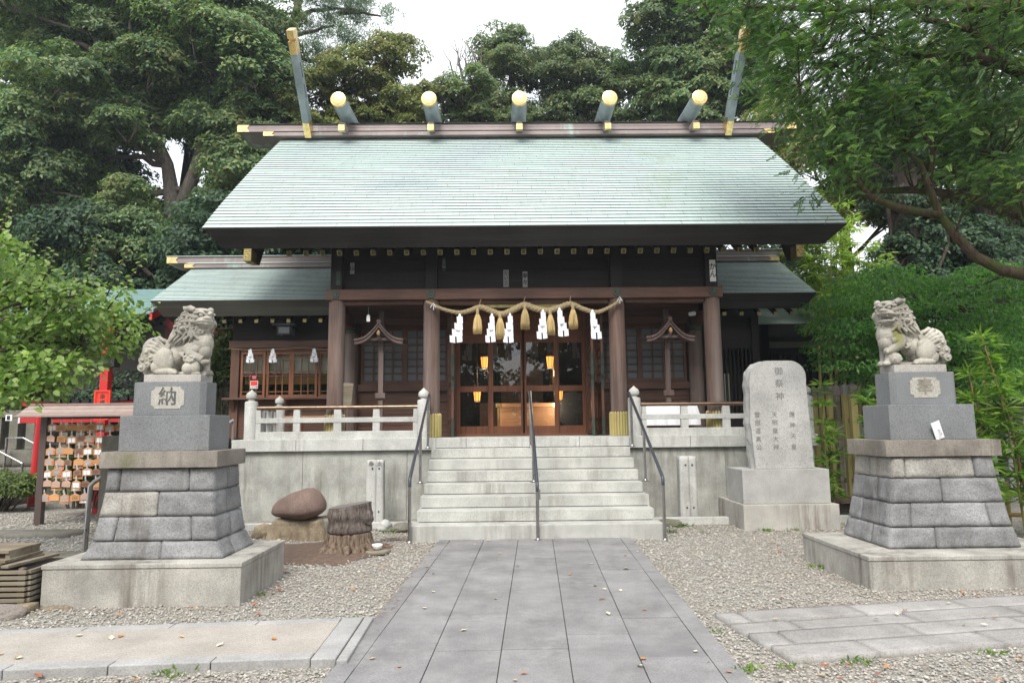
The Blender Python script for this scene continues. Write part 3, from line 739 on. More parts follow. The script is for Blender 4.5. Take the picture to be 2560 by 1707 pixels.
for z in (3.98, 4.16, 4.34): mb.box(-2.77, 3.46, 11.651, 11.66, z, z+.012)
mb.build('panel_batten', M['woodblack'], hall)
mb = MB(); mb.box(-3.04, 3.74, 11.47, 11.77, 3.63, 3.815); bm_ = mb.build('main_beam', M['woodx'], hall, .012)
for x in PX:
    mb = MB(); mb.tube([(x, 11.472, 3.722), (x, 11.452, 3.722)], [.08, .074], 6); mb.tube([(x, 11.455, 3.722), (x, 11.44, 3.722)], [.045, .03], 8); mb.build('beam_rosette', M['verdigris'], bm_)
mb = MB(); mb.box(-2.76, -1.39, 11.56, 11.68, 3.56, 3.628); mb.box(-1.12, 1.79, 11.56, 11.68, 3.56, 3.628); mb.box(2.07, 3.44, 11.56, 11.68, 3.56, 3.628); mb.build('tie_beam', M['woodx'], hall, .006)
for y, x in ((12.8, -2.892), (12.8, 3.599)):
    mb = MB(); mb.lathe([(.135, 0), (.13, 1.92)], (x, y, 1.292), 24); pl = mb.build('pillar', M['pillarwood'], hall, smooth='angle')
    mb = MB(); mb.lathe([(.13, 0), (.14, .05), (.14, .16), (.11, .2)], (x, y, 3.215), 16); mb.build('capital', M['verdigris'], pl, smooth='angle')
    mb = MB(); mb.box(x-.09, x+.09, 11.78, 12.68, 3.30, 3.48); mb.build('cross_beam', M['woodx'], hall, .006)
# wall behind the porch
YW = 12.9
wl = MB()
for a, b in ((-2.9, -1.02), (1.62, 3.6)):
    for z0, z1 in ((1.295, 1.50), (1.504, 1.71), (1.714, 1.93), (1.934, 2.142)): wl.box(a, b, YW-.01, YW+.1, z0, z1)
    wl.box(a, b, YW, YW+.1, 3.335, 3.66)
wl.box(-3.03, 3.73, YW+.02, YW+.12, 3.60, 5.2)
wall = wl.build('front_wall', M['woodx'], hall, .004, seg=1)
for q in ((-2.78, -1.02, YW-.09, YW+.02, 2.142, 2.275), (1.62, 3.48, YW-.09, YW+.02, 2.142, 2.275), (-2.78, -1.02, YW-.07, YW+.02, 3.40, 3.53), (1.62, 3.48, YW-.07, YW+.02, 3.40, 3.53), (-.98, 1.58, YW-.05, YW+.06, 3.60, 3.72)): MB().box(*q).build('wall_rail', M['woodx'], hall, .005)
for q in ((-1.02, -.915), (1.515, 1.62)): MB().box(*q, YW-.06, YW+.1, 1.295, 3.6).build('door_post', M['wood'], hall, .005)
def lattice_window(x0, x1, z0, z1, y, nx, nz, parent, fr=.05, split=True):
    w_ = MB(); w_.box(x0, x1, y+.012, y+.018, z0, z1)
    mb = MB(); mid = (x0+x1)/2
    for a, b in ((x0, mid), (mid, x1)):
        mb.box(a, a+fr, y-.03, y+.005, z0, z1); mb.box(b-fr, b, y-.03, y+.005, z0, z1); mb.box(a+fr, b-fr, y-.03, y+.005, z0, z0+fr*1.3); mb.box(a+fr, b-fr, y-.03, y+.005, z1-fr, z1)
        iw = (b-a-2*fr); ih = z1-z0-2.3*fr
        for i in range(1, nx): c = a+fr+iw*i/nx; mb.box(c-.012, c+.012, y-.022, y+.003, z0+fr*1.3, z1-fr)
        for j in range(1, nz): c = z0+fr*1.3+ih*j/nz; mb.box(a+fr, b-fr, y-.02, y+.002, c-.012, c+.012)
    f = mb.build('lattice_window', M['wood'], parent, .002, seg=1)
    w_.build('pane', M['frost'], f); return f
lattice_window(-2.72, -1.08, 2.278, 3.335, YW, 4, 7, hall)
lattice_window(1.68, 3.44, 2.278, 3.335, YW, 4, 7, hall)
# sliding glass doors
dx = [-.905, -.285, .345, .98, 1.51]
for i in range(4):
    a, b = dx[i], dx[i+1]; yy = YW + (.0 if i in (1, 2) else .05)
    a -= .02; b += .02
    mb = MB(); s_ = .065 if i in (0, 3) else .075
    mb.box(a, a+s_, yy, yy+.04, 1.33, 3.585); mb.box(b-s_, b, yy, yy+.04, 1.33, 3.585)
    for z0, z1 in ((1.33, 1.472), (2.12, 2.228), (3.05, 3.075), (3.46, 3.585)): mb.box(a+s_, b-s_, yy+.001, yy+.039, z0, z1)
    dr = mb.build('sliding_door', M['woodred'], hall, .004)
    mb = MB(); mb.box(a+s_, b-s_, yy+.016, yy+.022, 1.472, 2.12); mb.build('pane', M['glass'], dr)
    mb = MB(); mb.box(a+s_, b-s_, yy+.016, yy+.022, 2.228, 3.05); mb.build('pane', M['glass'], dr)
    mb = MB(); mb.box(a+s_, b-s_, yy+.012, yy+.026, 3.075, 3.46); mb.build('top_panel', M['woodredx'], dr)
mb = MB(); mb.box(-1.0, 1.6, YW-.05, YW+.12, 1.29, 1.33); mb.build('threshold', M['woodredx'], hall, .004)
# folding doors opened outward
def fold_leaf(a, b):
    a, b = Vector((*a, 0)), Vector((*b, 0)); d = (b-a); L = d.length; d.normalize(); n_ = Vector((-d.y, d.x, 0))
    def bar(u0, u1, z0, z1, t=.022): 
        q = [a+d*u0-n_*t, a+d*u1-n_*t, a+d*u1+n_*t, a+d*u0+n_*t]; mb.hexa([(p.x, p.y, z0) for p in q]+[(p.x, p.y, z1) for p in q])
    mb = MB(); s_ = .055
    bar(0, s_, 1.31, 3.52); bar(L-s_, L, 1.31, 3.52)
    for z0, z1 in ((1.31, 1.40), (1.56, 1.61), (2.02, 2.06), (2.19, 2.25), (3.44, 3.52)): bar(s_, L-s_, z0, z1, .02)
    for i in range(1, 4): bar(s_+(L-2*s_)*i/4-.012, s_+(L-2*s_)*i/4+.012, 2.25, 3.44, .014)
    for i in range(1, 8): z = 2.25+1.19*i/8; bar(s_, L-s_, z-.011, z+.011, .011)
    bar(L/2-.015, L/2+.015, 1.40, 2.19, .016)
    lf = mb.build('folding_door', M['wood'], hall, .003, seg=1)
    mb = MB(); bar(s_, L-s_, 1.40, 2.19, .007); mb.build('panel', M['woodred'], lf)
    mb = MB(); bar(L-.075, L+.004, 1.305, 1.47, .026); bar(L-.02, L+.004, 1.47, 1.62, .026); bar(L-.02, L+.004, 2.1, 2.75, .026); bar(L-.05, L+.004, 2.28, 2.36, .027); mb.build('corner_plate', M['verdigris'], lf)
fold_leaf((-.95, 12.84), (-1.02, 12.42)); fold_leaf((-1.03, 12.40), (-.93, 12.04))
fold_leaf((1.555, 12.84), (1.60, 12.44)); fold_leaf((1.66, 12.42), (1.545, 12.06)); fold_leaf((1.70, 12.84), (1.73, 12.12))
# side walls, interior
mb = MB(); mb.box(-3.03, -2.93, 12.95, 17, 1.295, 6.3); mb.box(3.63, 3.73, 12.95, 17, 1.295, 6.3); mb.box(-3.03, 3.73, 17.0, 17.1, 1.295, 6.0)
mb.prism([(11.75, 4.9), (14.6, 7.2), (17.1, 5.2), (17.1, 4.5), (11.75, 4.5)], 'x', -3.03, -2.94); mb.prism([(11.75, 4.9), (14.6, 7.2), (17.1, 5.2), (17.1, 4.5), (11.75, 4.5)], 'x', 3.63, 3.72)
mb.build('side_wall', M['woodx'], hall)
mb = MB(); mb.box(-2.92, 3.62, 12.96, 16.98, 1.292, 1.335); mb.build('inner_floor', M['woodredx'], hall)
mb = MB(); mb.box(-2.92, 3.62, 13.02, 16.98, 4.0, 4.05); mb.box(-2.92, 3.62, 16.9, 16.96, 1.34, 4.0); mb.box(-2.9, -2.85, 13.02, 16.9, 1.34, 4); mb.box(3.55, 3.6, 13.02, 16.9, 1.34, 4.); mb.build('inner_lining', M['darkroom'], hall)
mb = MB(); mb.box(-.35, 1.05, 11.60, 11.615, 3.50, 3.56); mb.build('gilt_strip', M['brass'], hall)
# ------------------------------------------------------------ side wings of the shrine
def wing(nm, label, x0, x1, xin, ridge_end, ye, ze, prof, mat_eave, side):
    """x0..x1 roof extents; side=-1 open end on the left, +1 on the right"""
    t = empty(nm, ((x0+x1)/2, 13, 1.295), label, 'shrine wing')
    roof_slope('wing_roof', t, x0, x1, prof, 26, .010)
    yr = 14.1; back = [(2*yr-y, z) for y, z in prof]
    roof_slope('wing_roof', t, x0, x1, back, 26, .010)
    mb = MB()
    i0 = .16 if side < 0 else 0; i1 = .16 if side > 0 else 0
    for pr_, d in ((prof, 1), (back, -1)):
        n = len(pr_); b = len(mb.v)
        for y, z in pr_: mb.v += [(x0, y, z-.01), (x1, y, z-.01)]
        for y, z in pr_: mb.v += [(x0+i0, y+d*.17, z-.26), (x1-i1, y+d*.17, z-.26)]
        o2 = 2*n
        for i in range(n-1): mb.f += [(b+2*i, b+2*i+1, b+2*i+3, b+2*i+2), (b+o2+2*i, b+o2+2*i+2, b+o2+2*i+3, b+o2+2*i+1), (b+2*i, b+2*i+2, b+o2+2*i+2, b+o2+2*i), (b+2*i+1, b+o2+2*i+1, b+o2+2*i+3, b+2*i+3)]
        i = n-1; mb.f += [(b+2*i, b+2*i+1, b+o2+2*i+1, b+o2+2*i)]
    mb.build('wing_eave', mat_eave, t)
    zr = prof[0][1]
    re, rl = ridge_end, ridge_end - side*.45
    a, b = (rl, xin) if side < 0 else (xin, rl)
    mb = MB(); mb.prism([(13.58, zr-.04), (13.58, zr+.04), (13.74, zr+.10), (14.46, zr+.10), (14.62, zr+.04), (14.62, zr-.04)], 'x', a, b); mb.build('ridge_base', M['copper'], t, .005, seg=1)
    mb = MB(); mb.add([(a, 13.565, zr+.047), (b, 13.565, zr+.047), (b, 13.74, zr+.112), (a, 13.74, zr+.112)], [(0, 1, 2, 3)]).build('ridge_flashing', bpy.data.materials['ridge_flash'], t)
    a, b = (re, xin) if side < 0 else (xin, re)
    mb = MB(); mb.box(a, b, 13.76, 14.44, zr+.102, zr+.235); mb.build('ridge_beam', M['copper'], t, .005, seg=1)
    mb = MB(); mb.box(a-.02, b+.02, 13.73, 14.47, zr+.236, zr+.25); mb.build('ridge_cap', bpy.data.materials['ridge_flash'], t)
    mb = MB(); notch(mb, re+side*.012, re-side*.17, 13.752, zr+.104, zr+.232); mb.box(*sorted((re, re+side*.012)), 13.76, 14.44, zr+.104, zr+.232); mb.build('gilt_plate', M['gold'], t)
    mb = MB(); notch(mb, rl+side*.012, rl-side*.15, 13.572, zr-.038, zr+.038); mb.build('gilt_plate', M['gold'], t)
    return t
PW = [(13.72, 4.745), (13.2, 4.425), (12.7, 4.125), (12.1, 3.76)]
lw = wing('office_wing', 'left wing of the shrine with latticed counter windows under a mossy green copper roof', -6.34, -3.06, -3.06, -6.9, 12.1, 3.76, PW, M['eave_wing'], -1)
rw = wing('side_wing', 'right wing of the shrine in dark latticed wood under a pale green roof', 3.76, 5.642, 3.76, 6.05, 12.1, 3.82, [(y, z+.055) for y, z in PW], M['eave'], 1)
# left wing body
mb = MB()
for k, x in enumerate(np.arange(-6.0, -3.2, .292)):
    m2 = MB(); m2.beam((x, 12.40, 3.43), (x, 13.0, 3.78), .06, .065); rf = m2.build('rafter', M['woodblack'], lw)
    m2 = MB(); m2.box(x-.033, x+.033, 12.385, 12.405, 3.395, 3.46); m2.build('rafter_cap', M['brass'], rf)
mb = MB(); mb.box(-5.17, -3.04, 12.93, 16.5, 3.0, 3.9); mb.build('upper_wall', M['woodblack'], lw)
mb = MB(); mb.box(-5.20, -3.04, 12.83, 12.93, 2.98, 3.12); mb.box(-5.16, -3.04, 12.9, 12.98, 2.92, 2.98); mb.build('lintel', M['woodx'], lw, .005)
mb = MB(); mb.box(-5.17, -5.01, 12.86, 13.02, 1.295, 2.98); mb.build('corner_post', M['wood'], lw, .008)
mb = MB(); mb.box(-5.01, -3.04, 12.92, 12.98, 1.295, 2.0); mb.box(-5.17, -5.07, 13.02, 16.5, 1.295, 3.0)
mb.build('lower_wall', M['woodx'], lw)
mb = MB(); mb.box(-5.24, -3.04, 12.68, 12.95, 2.005, 2.045); sl_ = mb.build('counter_shelf', M['woodx'], lw, .006)
for x in (-5.08, -4.1): 
    mb = MB(); mb.prism([(12.74, 2.0), (12.92, 2.0), (12.92, 1.7), (12.86, 1.78)], 'x', x-.03, x+.03); mb.build('bracket', M['wood'], sl_, .004)
sx = [-4.985, -4.51, -4.03, -3.53, -3.03]
for i in range(4):
    a, b = sx[i], sx[i+1]-.012; y = 12.88 + (.035 if i % 2 else 0); z0, z1 = 2.05, 2.915
    mb = MB(); f_ = .045
    mb.box(a, a+f_, y, y+.03, z0, z1); mb.box(b-f_, b, y, y+.03, z0, z1); mb.box(a+f_, b-f_, y+.001, y+.029, z0, z0+.05); mb.box(a+f_, b-f_, y+.001, y+.029, z1-.05, z1)
    for q in (.36, .68): c = a+f_+(b-a-2*f_)*q; mb.box(c-.009, c+.009, y+.004, y+.026, z0+.05, z1-.05)
    for z in (2.16, 2.46, 2.53, 2.80): mb.box(a+f_, b-f_, y+.003, y+.027, z-.008, z+.008)
    sw = mb.build('counter_window', M['woodred'], lw, .002, seg=1)
    mb = MB(); mb.box(a+f_, b-f_, y+.012, y+.017, z0+.05, z1-.05); mb.build('pane', M['glass'], sw)
# what shows behind the counter glass
mb = MB(); nx = 60
V = [(-4.98+1.94*i/nx, 13.02+.014*math.sin(i*1.1)+.008*math.sin(i*2.7), z) for z in (2.50, 2.93) for i in range(nx+1)]
mb.add(V, [(i, i+1, nx+2+i, nx+1+i) for i in range(nx)]).build('curtain', M['curtain'], lw, smooth=True, recalc=False)
mb = MB(); mb.box(-4.98, -3.06, 13.12, 13.14, 2.31, 2.47); mb.build('counter_board', wood('lit_counter', (.70, .36, .14), (.58, .27, .09), 'x', .5), lw)
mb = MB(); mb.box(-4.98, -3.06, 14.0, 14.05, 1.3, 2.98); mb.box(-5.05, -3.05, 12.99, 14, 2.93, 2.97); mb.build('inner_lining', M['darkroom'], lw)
# security stickers on the counter window
sk = empty('security_sticker', (-4.72, 12.872, 2.1), 'red and white security sticker with lettering, low on the left counter window', 'sticker')
mb = MB(); mb.box(-4.79, -4.645, 12.868, 12.872, 2.22, 2.365); mb.build('backing', M['white'], sk)
mb = MB(); mb.box(-4.782, -4.653, 12.8665, 12.8675, 2.275, 2.357); mb.build('red_field', M['redsign'], sk)
text('lettering', 'SECOM', .040, (-4.718, 12.866, 2.247), M['ink'], sk, .001, gap=.68, bold=True, horizontal=True)
mb = MB(); mb.box(-4.76, -4.68, 12.868, 12.872, 2.40, 2.465); tag(mb.build('sticker', plain('pink_sticker', (.6, .12, .16), .5)), 'small pink sticker on the counter window above the bigger red one', 'sticker')
# wall lamp under the left eave
lp_ = empty('wall_lamp', (-4.08, 12.6, 3.2), 'dark framed box lamp mounted below the left wing eave', 'lamp')
mb = MB(); mb.box(-4.18, -3.97, 12.52, 12.72, 3.21, 3.345); mb.build('lamp_box', M['frost'], lp_)
mb = MB()
for x in (-4.19, -3.96):
    for y in (12.51, 12.73): mb.box(x-.012, x+.012, y-.012, y+.012, 3.19, 3.36)
mb.box(-4.2, -3.95, 12.50, 12.524, 3.19, 3.215); mb.box(-4.2, -3.95, 12.50, 12.524, 3.335, 3.36); mb.box(-4.2, -3.95, 12.72, 12.74, 3.335, 3.36)
MB().box(-4.14, -4.01, 12.735, 12.93, 3.25, 3.30).build('bracket', M['black'], lp_)
mb.build('lamp_frame', M['black'], lp_); mb = MB(); mb.box(-4.28, -3.88, 12.45, 12.82, 3.361, 3.385); mb.build('lamp_cap', M['darkrail'], lp_)
# thin rope with paper streamers over the counter
o = MB().tube([(-5.2, 12.78, 2.97), (-4.75, 12.76, 2.935), (-4.3, 12.75, 2.945), (-3.8, 12.75, 2.97), (-3.4, 12.76, 2.935), (-3.05, 12.78, 2.93)], .006, 6).build('thin_rope', M['rope'])
tag(o, 'thin straw rope strung above the counter windows of the left wing', 'rope')
def shide(x, y, z, h, w_, label, group, lean=1, seed=0):
    """folded white paper streamer: stepped zigzag strips in two tails"""
    rr = random.Random(seed); V = []; F = []
    def quad(*q): b0 = len(V); V.extend(q); F.append((b0, b0+1, b0+2, b0+3))
    quad((x-.012, y, z), (x+.012, y, z), (x+.028, y-.004, z-h*.15), (x-.03, y+.004, z-h*.13))
    for s in (-1, 1):
        cx = x + s*.09*w_; zt = z-h*.12; sg = (h*.88)/4.1
        for k in range(4):
            hw = w_*(.24+.02*k); sl = s*hw*.35; st_ = (s*.05+lean*.16)*w_
            yo = y-.006-.012*(k % 2)-.01*(s > 0); yl = .022*(1 if (k+(s > 0)) % 2 else -1)
            za = zt+rr.uniform(-.004, .004); zb = za-sg*1.12
            quad((cx-hw, yo+yl, za-sl*.55), (cx+hw, yo-yl, za+sl*.55), (cx+hw+.006, yo-yl*.6, zb+sl*.55), (cx-hw+.006, yo+yl*.6, zb-sl*.55))
            cx += st_ + s*w_*.05; zt -= sg
    mb = MB().add(V, F); o = mb.build('paper_streamer', M['paper'], recalc=False)
    sm = o.modifiers.new('thick', 'SOLIDIFY'); sm.thickness = .0015
    return tag(o, label, 'paper streamer', group)
for i, x in enumerate((-4.76, -4.34, -3.57)):
    shide(x, 12.745, 2.955, .26, .11, ['small white paper streamer at the left end of the thin rope', 'small white paper streamer, middle of three on the thin rope', 'small white paper streamer on the thin rope nearest the thick front pillar'][i], 'small streamers over the counter', 0, i+20)
# right wing body
mb = MB(); mb.box(3.72, 4.9, 13.0, 13.08, 3.3, 3.95); mb.box(3.74, 3.86, 12.9, 13.05, 1.295, 3.5); mb.box(4.72, 4.86, 12.9, 13.05, 1.295, 3.5); mb.box(3.86, 4.72, 12.95, 13.02, 1.295, 1.62); mb.box(3.86, 4.72, 12.95, 13.02, 2.9, 3.3)
mb.build('wall_frame', M['woodblack'], rw)
mb = MB()
for i in range(11): x = 3.90+.078*i; mb.box(x, x+.034, 12.97, 13.01, 1.62, 2.9)
mb.build('lattice', M['woodblack'], rw)
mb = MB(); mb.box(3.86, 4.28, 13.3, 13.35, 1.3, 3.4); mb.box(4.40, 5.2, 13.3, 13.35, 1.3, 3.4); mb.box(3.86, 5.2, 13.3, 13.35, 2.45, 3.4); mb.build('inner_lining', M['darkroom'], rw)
for k, x in enumerate((4.05, 4.37, 4.69, 5.0, 5.3)):
    m2 = MB(); m2.beam((x, 12.40, 3.49), (x, 13.0, 3.84), .06, .065); rf = m2.build('rafter', M['woodblack'], rw)
    m2 = MB(); m2.box(x-.033, x+.033, 12.385, 12.405, 3.455, 3.52); m2.build('rafter_cap', M['brass'], rf)
# low gallery behind on the right
ga = empty('gallery_building', (6.2, 15, 1.3), 'low gallery building at the far right with pale plaster band and small green roof', 'building')
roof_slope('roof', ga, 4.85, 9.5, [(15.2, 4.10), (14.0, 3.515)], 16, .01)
mb = MB(); mb.prism([(14.0, 3.50), (15.2, 4.08), (16.4, 3.5), (16.3, 3.25), (14.12, 3.27)], 'x', 4.95, 9.4); mb.build('eave', M['eave'], ga)
mb = MB(); mb.box(5.2, 9.6, 15.0, 15.4, 4.08, 4.18); mb.box(5.0, 9.8, 15.08, 15.32, 4.18, 4.30); mb.build('ridge_beam', M['copper'], ga)
mb = MB(); mb.box(5.40, 9.2, 15.0, 15.08, 3.12, 3.42); mb.build('plaster_band', M['plaster'], ga)
mb = MB(); mb.box(5.3, 9.2, 14.97, 15.06, 2.98, 3.12); mb.box(5.3, 5.42, 14.95, 15.06, .3, 3.5); mb.box(5.42, 9.2, 15.03, 15.1, .3, 2.98)
for i in range(26): mb.box(5.5+.14*i, 5.55+.14*i, 14.99, 15.03, .6, 2.98)
mb.build('wall', M['woodblack'], ga)
# ------------------------------------------------------------ stone railings
def newel(name, x, y, z0, h, r, parent):
    mb = MB(); hs = h*.76
    mb.lathe([(r, 0), (r, hs*.97), (r*.93, hs), (r*.52, hs+.012*h/.84), (r*.46, hs+.03*h/.84), (r*.50, hs+.035*h/.84), (r*.80, hs+.06*h/.84), (r*.86, hs+.10*h/.84), (r*.72, hs+.14*h/.84), (r*.35, hs+.17*h/.84), (r*.06, h)], (x, y, z0), 24)
    return mb.build(name, M['granite'], parent, smooth='angle')
def railing(label, xa, xb, bal, na, nb):
    t = empty('stone_railing', ((xa+xb)/2, 11.4, 1.295), label, 'railing')
    for x in (na, nb): newel('newel_post', x, 11.4, 1.285, .835, .105, t)
    mb = MB(); mb.box(xa, xb, 11.345, 11.455, 1.285, 1.42)
    mb.build('bottom_rail', M['granite'], t, .008)
    mb = MB(); mb.box(xa, xb, 11.352, 11.448, 1.563, 1.645); mb.build('middle_rail', M['granite'], t, .006)
    for a, b in bal:
        mb = MB(); mb.prism([(a, 1.42), (b, 1.42), (b, 1.645), (b-.008, 1.775), (a+.008, 1.775), (a, 1.645)], 'y', 11.36, 11.44); mb.build('baluster', M['granite'], t, .004)
    mb = MB(); mb.tube([(xa, 11.4, 1.812), (xb, 11.4, 1.812)], .032, 14); pp = mb.build('handrail', M['bronze_pipe'], t, smooth='angle')
    for a, b in bal:
        mb = MB(); mb.box(a-.01, b+.01, 11.375, 11.425, 1.776, 1.79); mb.box((a+b)/2-.03, (a+b)/2+.03, 11.38, 11.42, 1.842, 1.85); mb.build('bracket', M['bronze_pipe'], pp)
railing('pale granite railing with onion topped posts on the platform left of the stairs', -4.115, -1.455, [(-4.13, -4.035), (-3.505, -3.39), (-2.84, -2.71), (-2.195, -2.077), (-1.53, -1.455)], -4.21, -1.36)
railing('pale granite railing with onion topped posts on the platform right of the stairs', 2.25, 4.92, [(2.26, 2.335), (2.91, 3.03), (3.6, 3.73), (4.25, 4.37)], 2.145, 5.02)
t = empty('stone_railing', (-4.15, 12.3, 1.295), 'short railing with a smaller onion post running back from the left platform corner', 'railing')
newel('newel_post', -4.09, 12.45, 1.29, .77, .095, t)
mb = MB(); mb.box(-4.2, -4.11, 11.5, 12.36, 1.56, 1.64); mb.box(-4.2, -4.11, 11.5, 12.36, 1.29, 1.42); mb.build('rail', M['granite'], t, .006)
for y in (11.75, 12.1): mb = MB(); mb.box(-4.2, -4.11, y, y+.09, 1.42, 1.78); mb.build('baluster', M['granite'], t, .004)
mb = MB(); mb.tube([(-4.155, 11.5, 1.81), (-4.155, 12.4, 1.81)], .03, 12); mb.build('handrail', M['bronze_pipe'], t)
# ------------------------------------------------------------ steel handrails on the stairs
def handrail(label, x, y0, top0, y1, z1, posts, hook=False):
    t = empty('stair_handrail', (x, y0, 0), label, 'handrail')
    zt = lambda y: top0 + (z1-top0)*(y-y0)/(y1-y0)
    pts = [(x, y0, top0-.10), (x, y0, top0-.01), (x, y0+.02, top0+.01), (x, y1, z1), (x, y1+.03, z1-.01), (x, y1+.035, z1-.06)]
    mb = MB(); mb.tube(pts, .0225, 12); mb.build('grip', M['darkrail'], t, smooth='angle')
    for y, z0 in posts:
        mb = MB(); zz = zt(y)-.02 if y > y0 else top0-.05
        mb.tube([(x, y, z0), (x, y, zz)], .0215, 12); po = mb.build('post', M['steel'], t, smooth='angle')
        mb = MB(); mb.lathe([(.055, 0), (.055, .008), (.03, .016), (.024, .03)], (x, y, z0), 16); mb.build('base_plate', M['steel'], po, smooth='angle')
        if hook and y == y0:
            mb = MB(); mb.tube([(x+.024, y-.012, top0-.07), (x+.024, y-.012, top0-.20)], .016, 10); mb.build('hook', M['steel'], po)
handrail('steel stair handrail at the left edge of the granite stairs', -1.252, 9.03, .81, 11.25, 2.0, [(9.03, 0.), (10.13, .66), (11.1, 1.13)])
handrail('steel stair handrail rising up the middle of the granite stairs', .402, 9.02, .735, 11.25, 2.03, [(9.02, .02), (10.13, .66), (11.1, 1.13)], True)
handrail('steel stair handrail at the right edge of the granite stairs', 2.035, 9.0, .80, 11.25, 2.0, [(9.0, 0.), (10.13, .66), (11.1, 1.13)])
t = empty('stair_handrail', (-4.8, 10.6, 0), 'blue grey handrail slanting down behind the left lion pedestal beside the wing', 'handrail')
MB().tube([(-4.50, 11.4, 1.62), (-4.95, 10.9, 1.25), (-5.4, 10.4, .85)], .022, 10).build('grip', M['steel'], t)
MB().tube([(-4.50, 11.4, 1.25), (-4.50, 11.4, 1.62)], .02, 10).build('post', M['steel'], t); MB().tube([(-5.4, 10.4, 0), (-5.4, 10.4, .85)], .02, 10).build('post', M['steel'], t)
# ------------------------------------------------------------ roofed wooden posts on the porch
def roofed_post(label, x, y, lean, dir_):
    t = empty('roofed_post', (x, y, 1.292), label, 'wooden post')
    mb = MB(); mb.beam((x+lean, y, 1.292), (x, y, 3.53), .088, .075, (0, 1, 0)); mb.build('post', M['signwood'], t, .004)
    cz = 3.03; mb = MB(); top = []; 
    for s in (-1, 1):
        prof = [(x+s*u, 3.30-.30*(u/.43)+.085*math.sin(math.pi*u/.43)*-1 + .01) for u in np.linspace(0, .43, 9)]
        low = [(px, pz-.042) for px, pz in prof][::-1]
        mb.prism(prof+low, 'y', y-.30, y+.26)
    rf = mb.build('roof', M['signwood'], t, .004)
    mb = MB()
    for s in (-1, 1):
        prof = [(x+s*u, 3.255-.30*(u/.43)-.085*math.sin(math.pi*u/.43)) for u in np.linspace(0, .42, 9)]
        mb.prism(prof+[(px, pz-.045) for px, pz in prof][::-1], 'y', y-.285, y-.25)
    mb.build('barge_board', M['signwood'], rf, .003)
    mb = MB(); mb.box(x-.035, x+.035, y-.31, y+.27, 3.275, 3.345); mb.build('ridge', M['signwood'], rf, .008)
    mb = MB(); mb.lathe([(.01, -.06), (.032, -.03), (.036, 0), (.02, .035), (.008, .05)], (x, y-.30, 3.11), 10); mb.build('pendant', M['palewood'], rf, smooth=True)
    mb = MB(); mb.box(x-.30, x+.30, y-.22, y-.17, 2.985, 3.03); mb.box(x-.30, x+.30, y+.13, y+.18, 2.985, 3.03); mb.box(x-.03, x+.03, y-.24, y+.2, 3.0, 3.06); mb.build('purlin', M['signwood'], rf)
    mb = MB(); mb.box(x+lean*.6+dir_*.0-.09, x+lean*.6+.09, y-.075, y-.035, 1.98, 2.075); mb.build('cross_block', M['signwood'], t, .005)
roofed_post('wooden post with little curved roof on the porch left of the doors', -2.20, 12.1, .0, -1)
roofed_post('wooden post with little curved roof on the porch right of the doors', 2.90, 12.1, -.02, 1)
# leaning notice board on the left porch, cloth covered table on the right
t = empty('notice_board', (-2.85, 11.85, 1.295), 'blank grey plywood notice board leaning on the left porch behind the railing', 'board')
q = Matrix.Rotation(R(-14), 3, 'X') @ Matrix.Rotation(R(-4), 3, 'Y')
MB().obox((-2.72, 11.60, 2.02), (.26, .012, .42), Matrix.Rotation(R(5), 3, 'Y')).build('panel', M['oldplank'], t, .002); MB().obox((-2.73, 11.63, 1.62), (.07, .02, .62)).build('stick', M['signwood'], t)
t = empty('table', (2.9, 12.2, 1.295), 'low table under a white cloth behind the right railing', 'table')
mb = MB(); nx = 44
pr_ = [(2.36+.02*math.sin(i*.9), 0) for i in range(3)]
V = []
for j, (z, o_) in enumerate([(1.86, 0), (1.84, .01), (1.62, .02), (1.46, .03)]):
    for i in range(nx+1):
        u = i/nx; V.append((2.33+1.02*u+(.06*u if j > 1 else 0), 12.0-o_-.015*math.sin(i*.8)*(j > 1), z))
F = [(j*(nx+1)+i, j*(nx+1)+i+1, (j+1)*(nx+1)+i+1, (j+1)*(nx+1)+i) for j in range(3) for i in range(nx)]
mb.add(V, F); b = len(mb.v); mb.add([(2.33, 12.0, 1.86), (3.35, 12.0, 1.86), (3.35, 12.45, 1.86), (2.33, 12.45, 1.86)], [(0, 1, 2, 3)]); mb.build('cloth', M['paper'], t, recalc=False)
for x in (2.4, 3.28):
    for y in (12.06, 12.4): MB().box(x-.02, x+.02, y-.02, y+.02, 1.295, 1.855).build('leg', M['wood'], t)
# orange bench by the wing
t = empty('bench', (-3.6, 12.5, 1.295), 'small orange brown bench standing below the counter shelf', 'bench')
MB().box(-4.0, -3.05, 12.42, 12.62, 1.66, 1.69).build('seat', M['palewood'], t, .004)
for x in (-3.72, -3.1): MB().box(x-.025, x+.025, 12.45, 12.6, 1.295, 1.66).build('leg', plain('orange_wood', (.45, .12, .035), .6), t)
# wooden tag and cameras under the beam
mb = MB(); mb.prism([(-2.40, 3.30), (-2.34, 3.30), (-2.34, 3.40), (-2.37, 3.43), (-2.40, 3.40)], 'y', 11.75, 11.757); mb.tube([(-2.37, 11.753, 3.43), (-2.37, 11.753, 3.56)], .002, 5)
tag(mb.build('wooden_tag', M['white']), 'small white tag hanging on a string under the porch beam at left', 'tag')
t = empty('spotlight', (3.32, 12.2, 3.5), 'small white spotlight under the right end of the porch beam', 'spotlight')
MB().tube([(3.30, 12.0, 3.42), (3.40, 12.05, 3.44)], [.035, .04], 12).build('housing', M['white'], t); MB().tube([(3.37, 12.05, 3.45), (3.45, 12.2, 3.50), (3.45, 12.2, 3.60)], .008, 6).build('arm', M['black'], t)
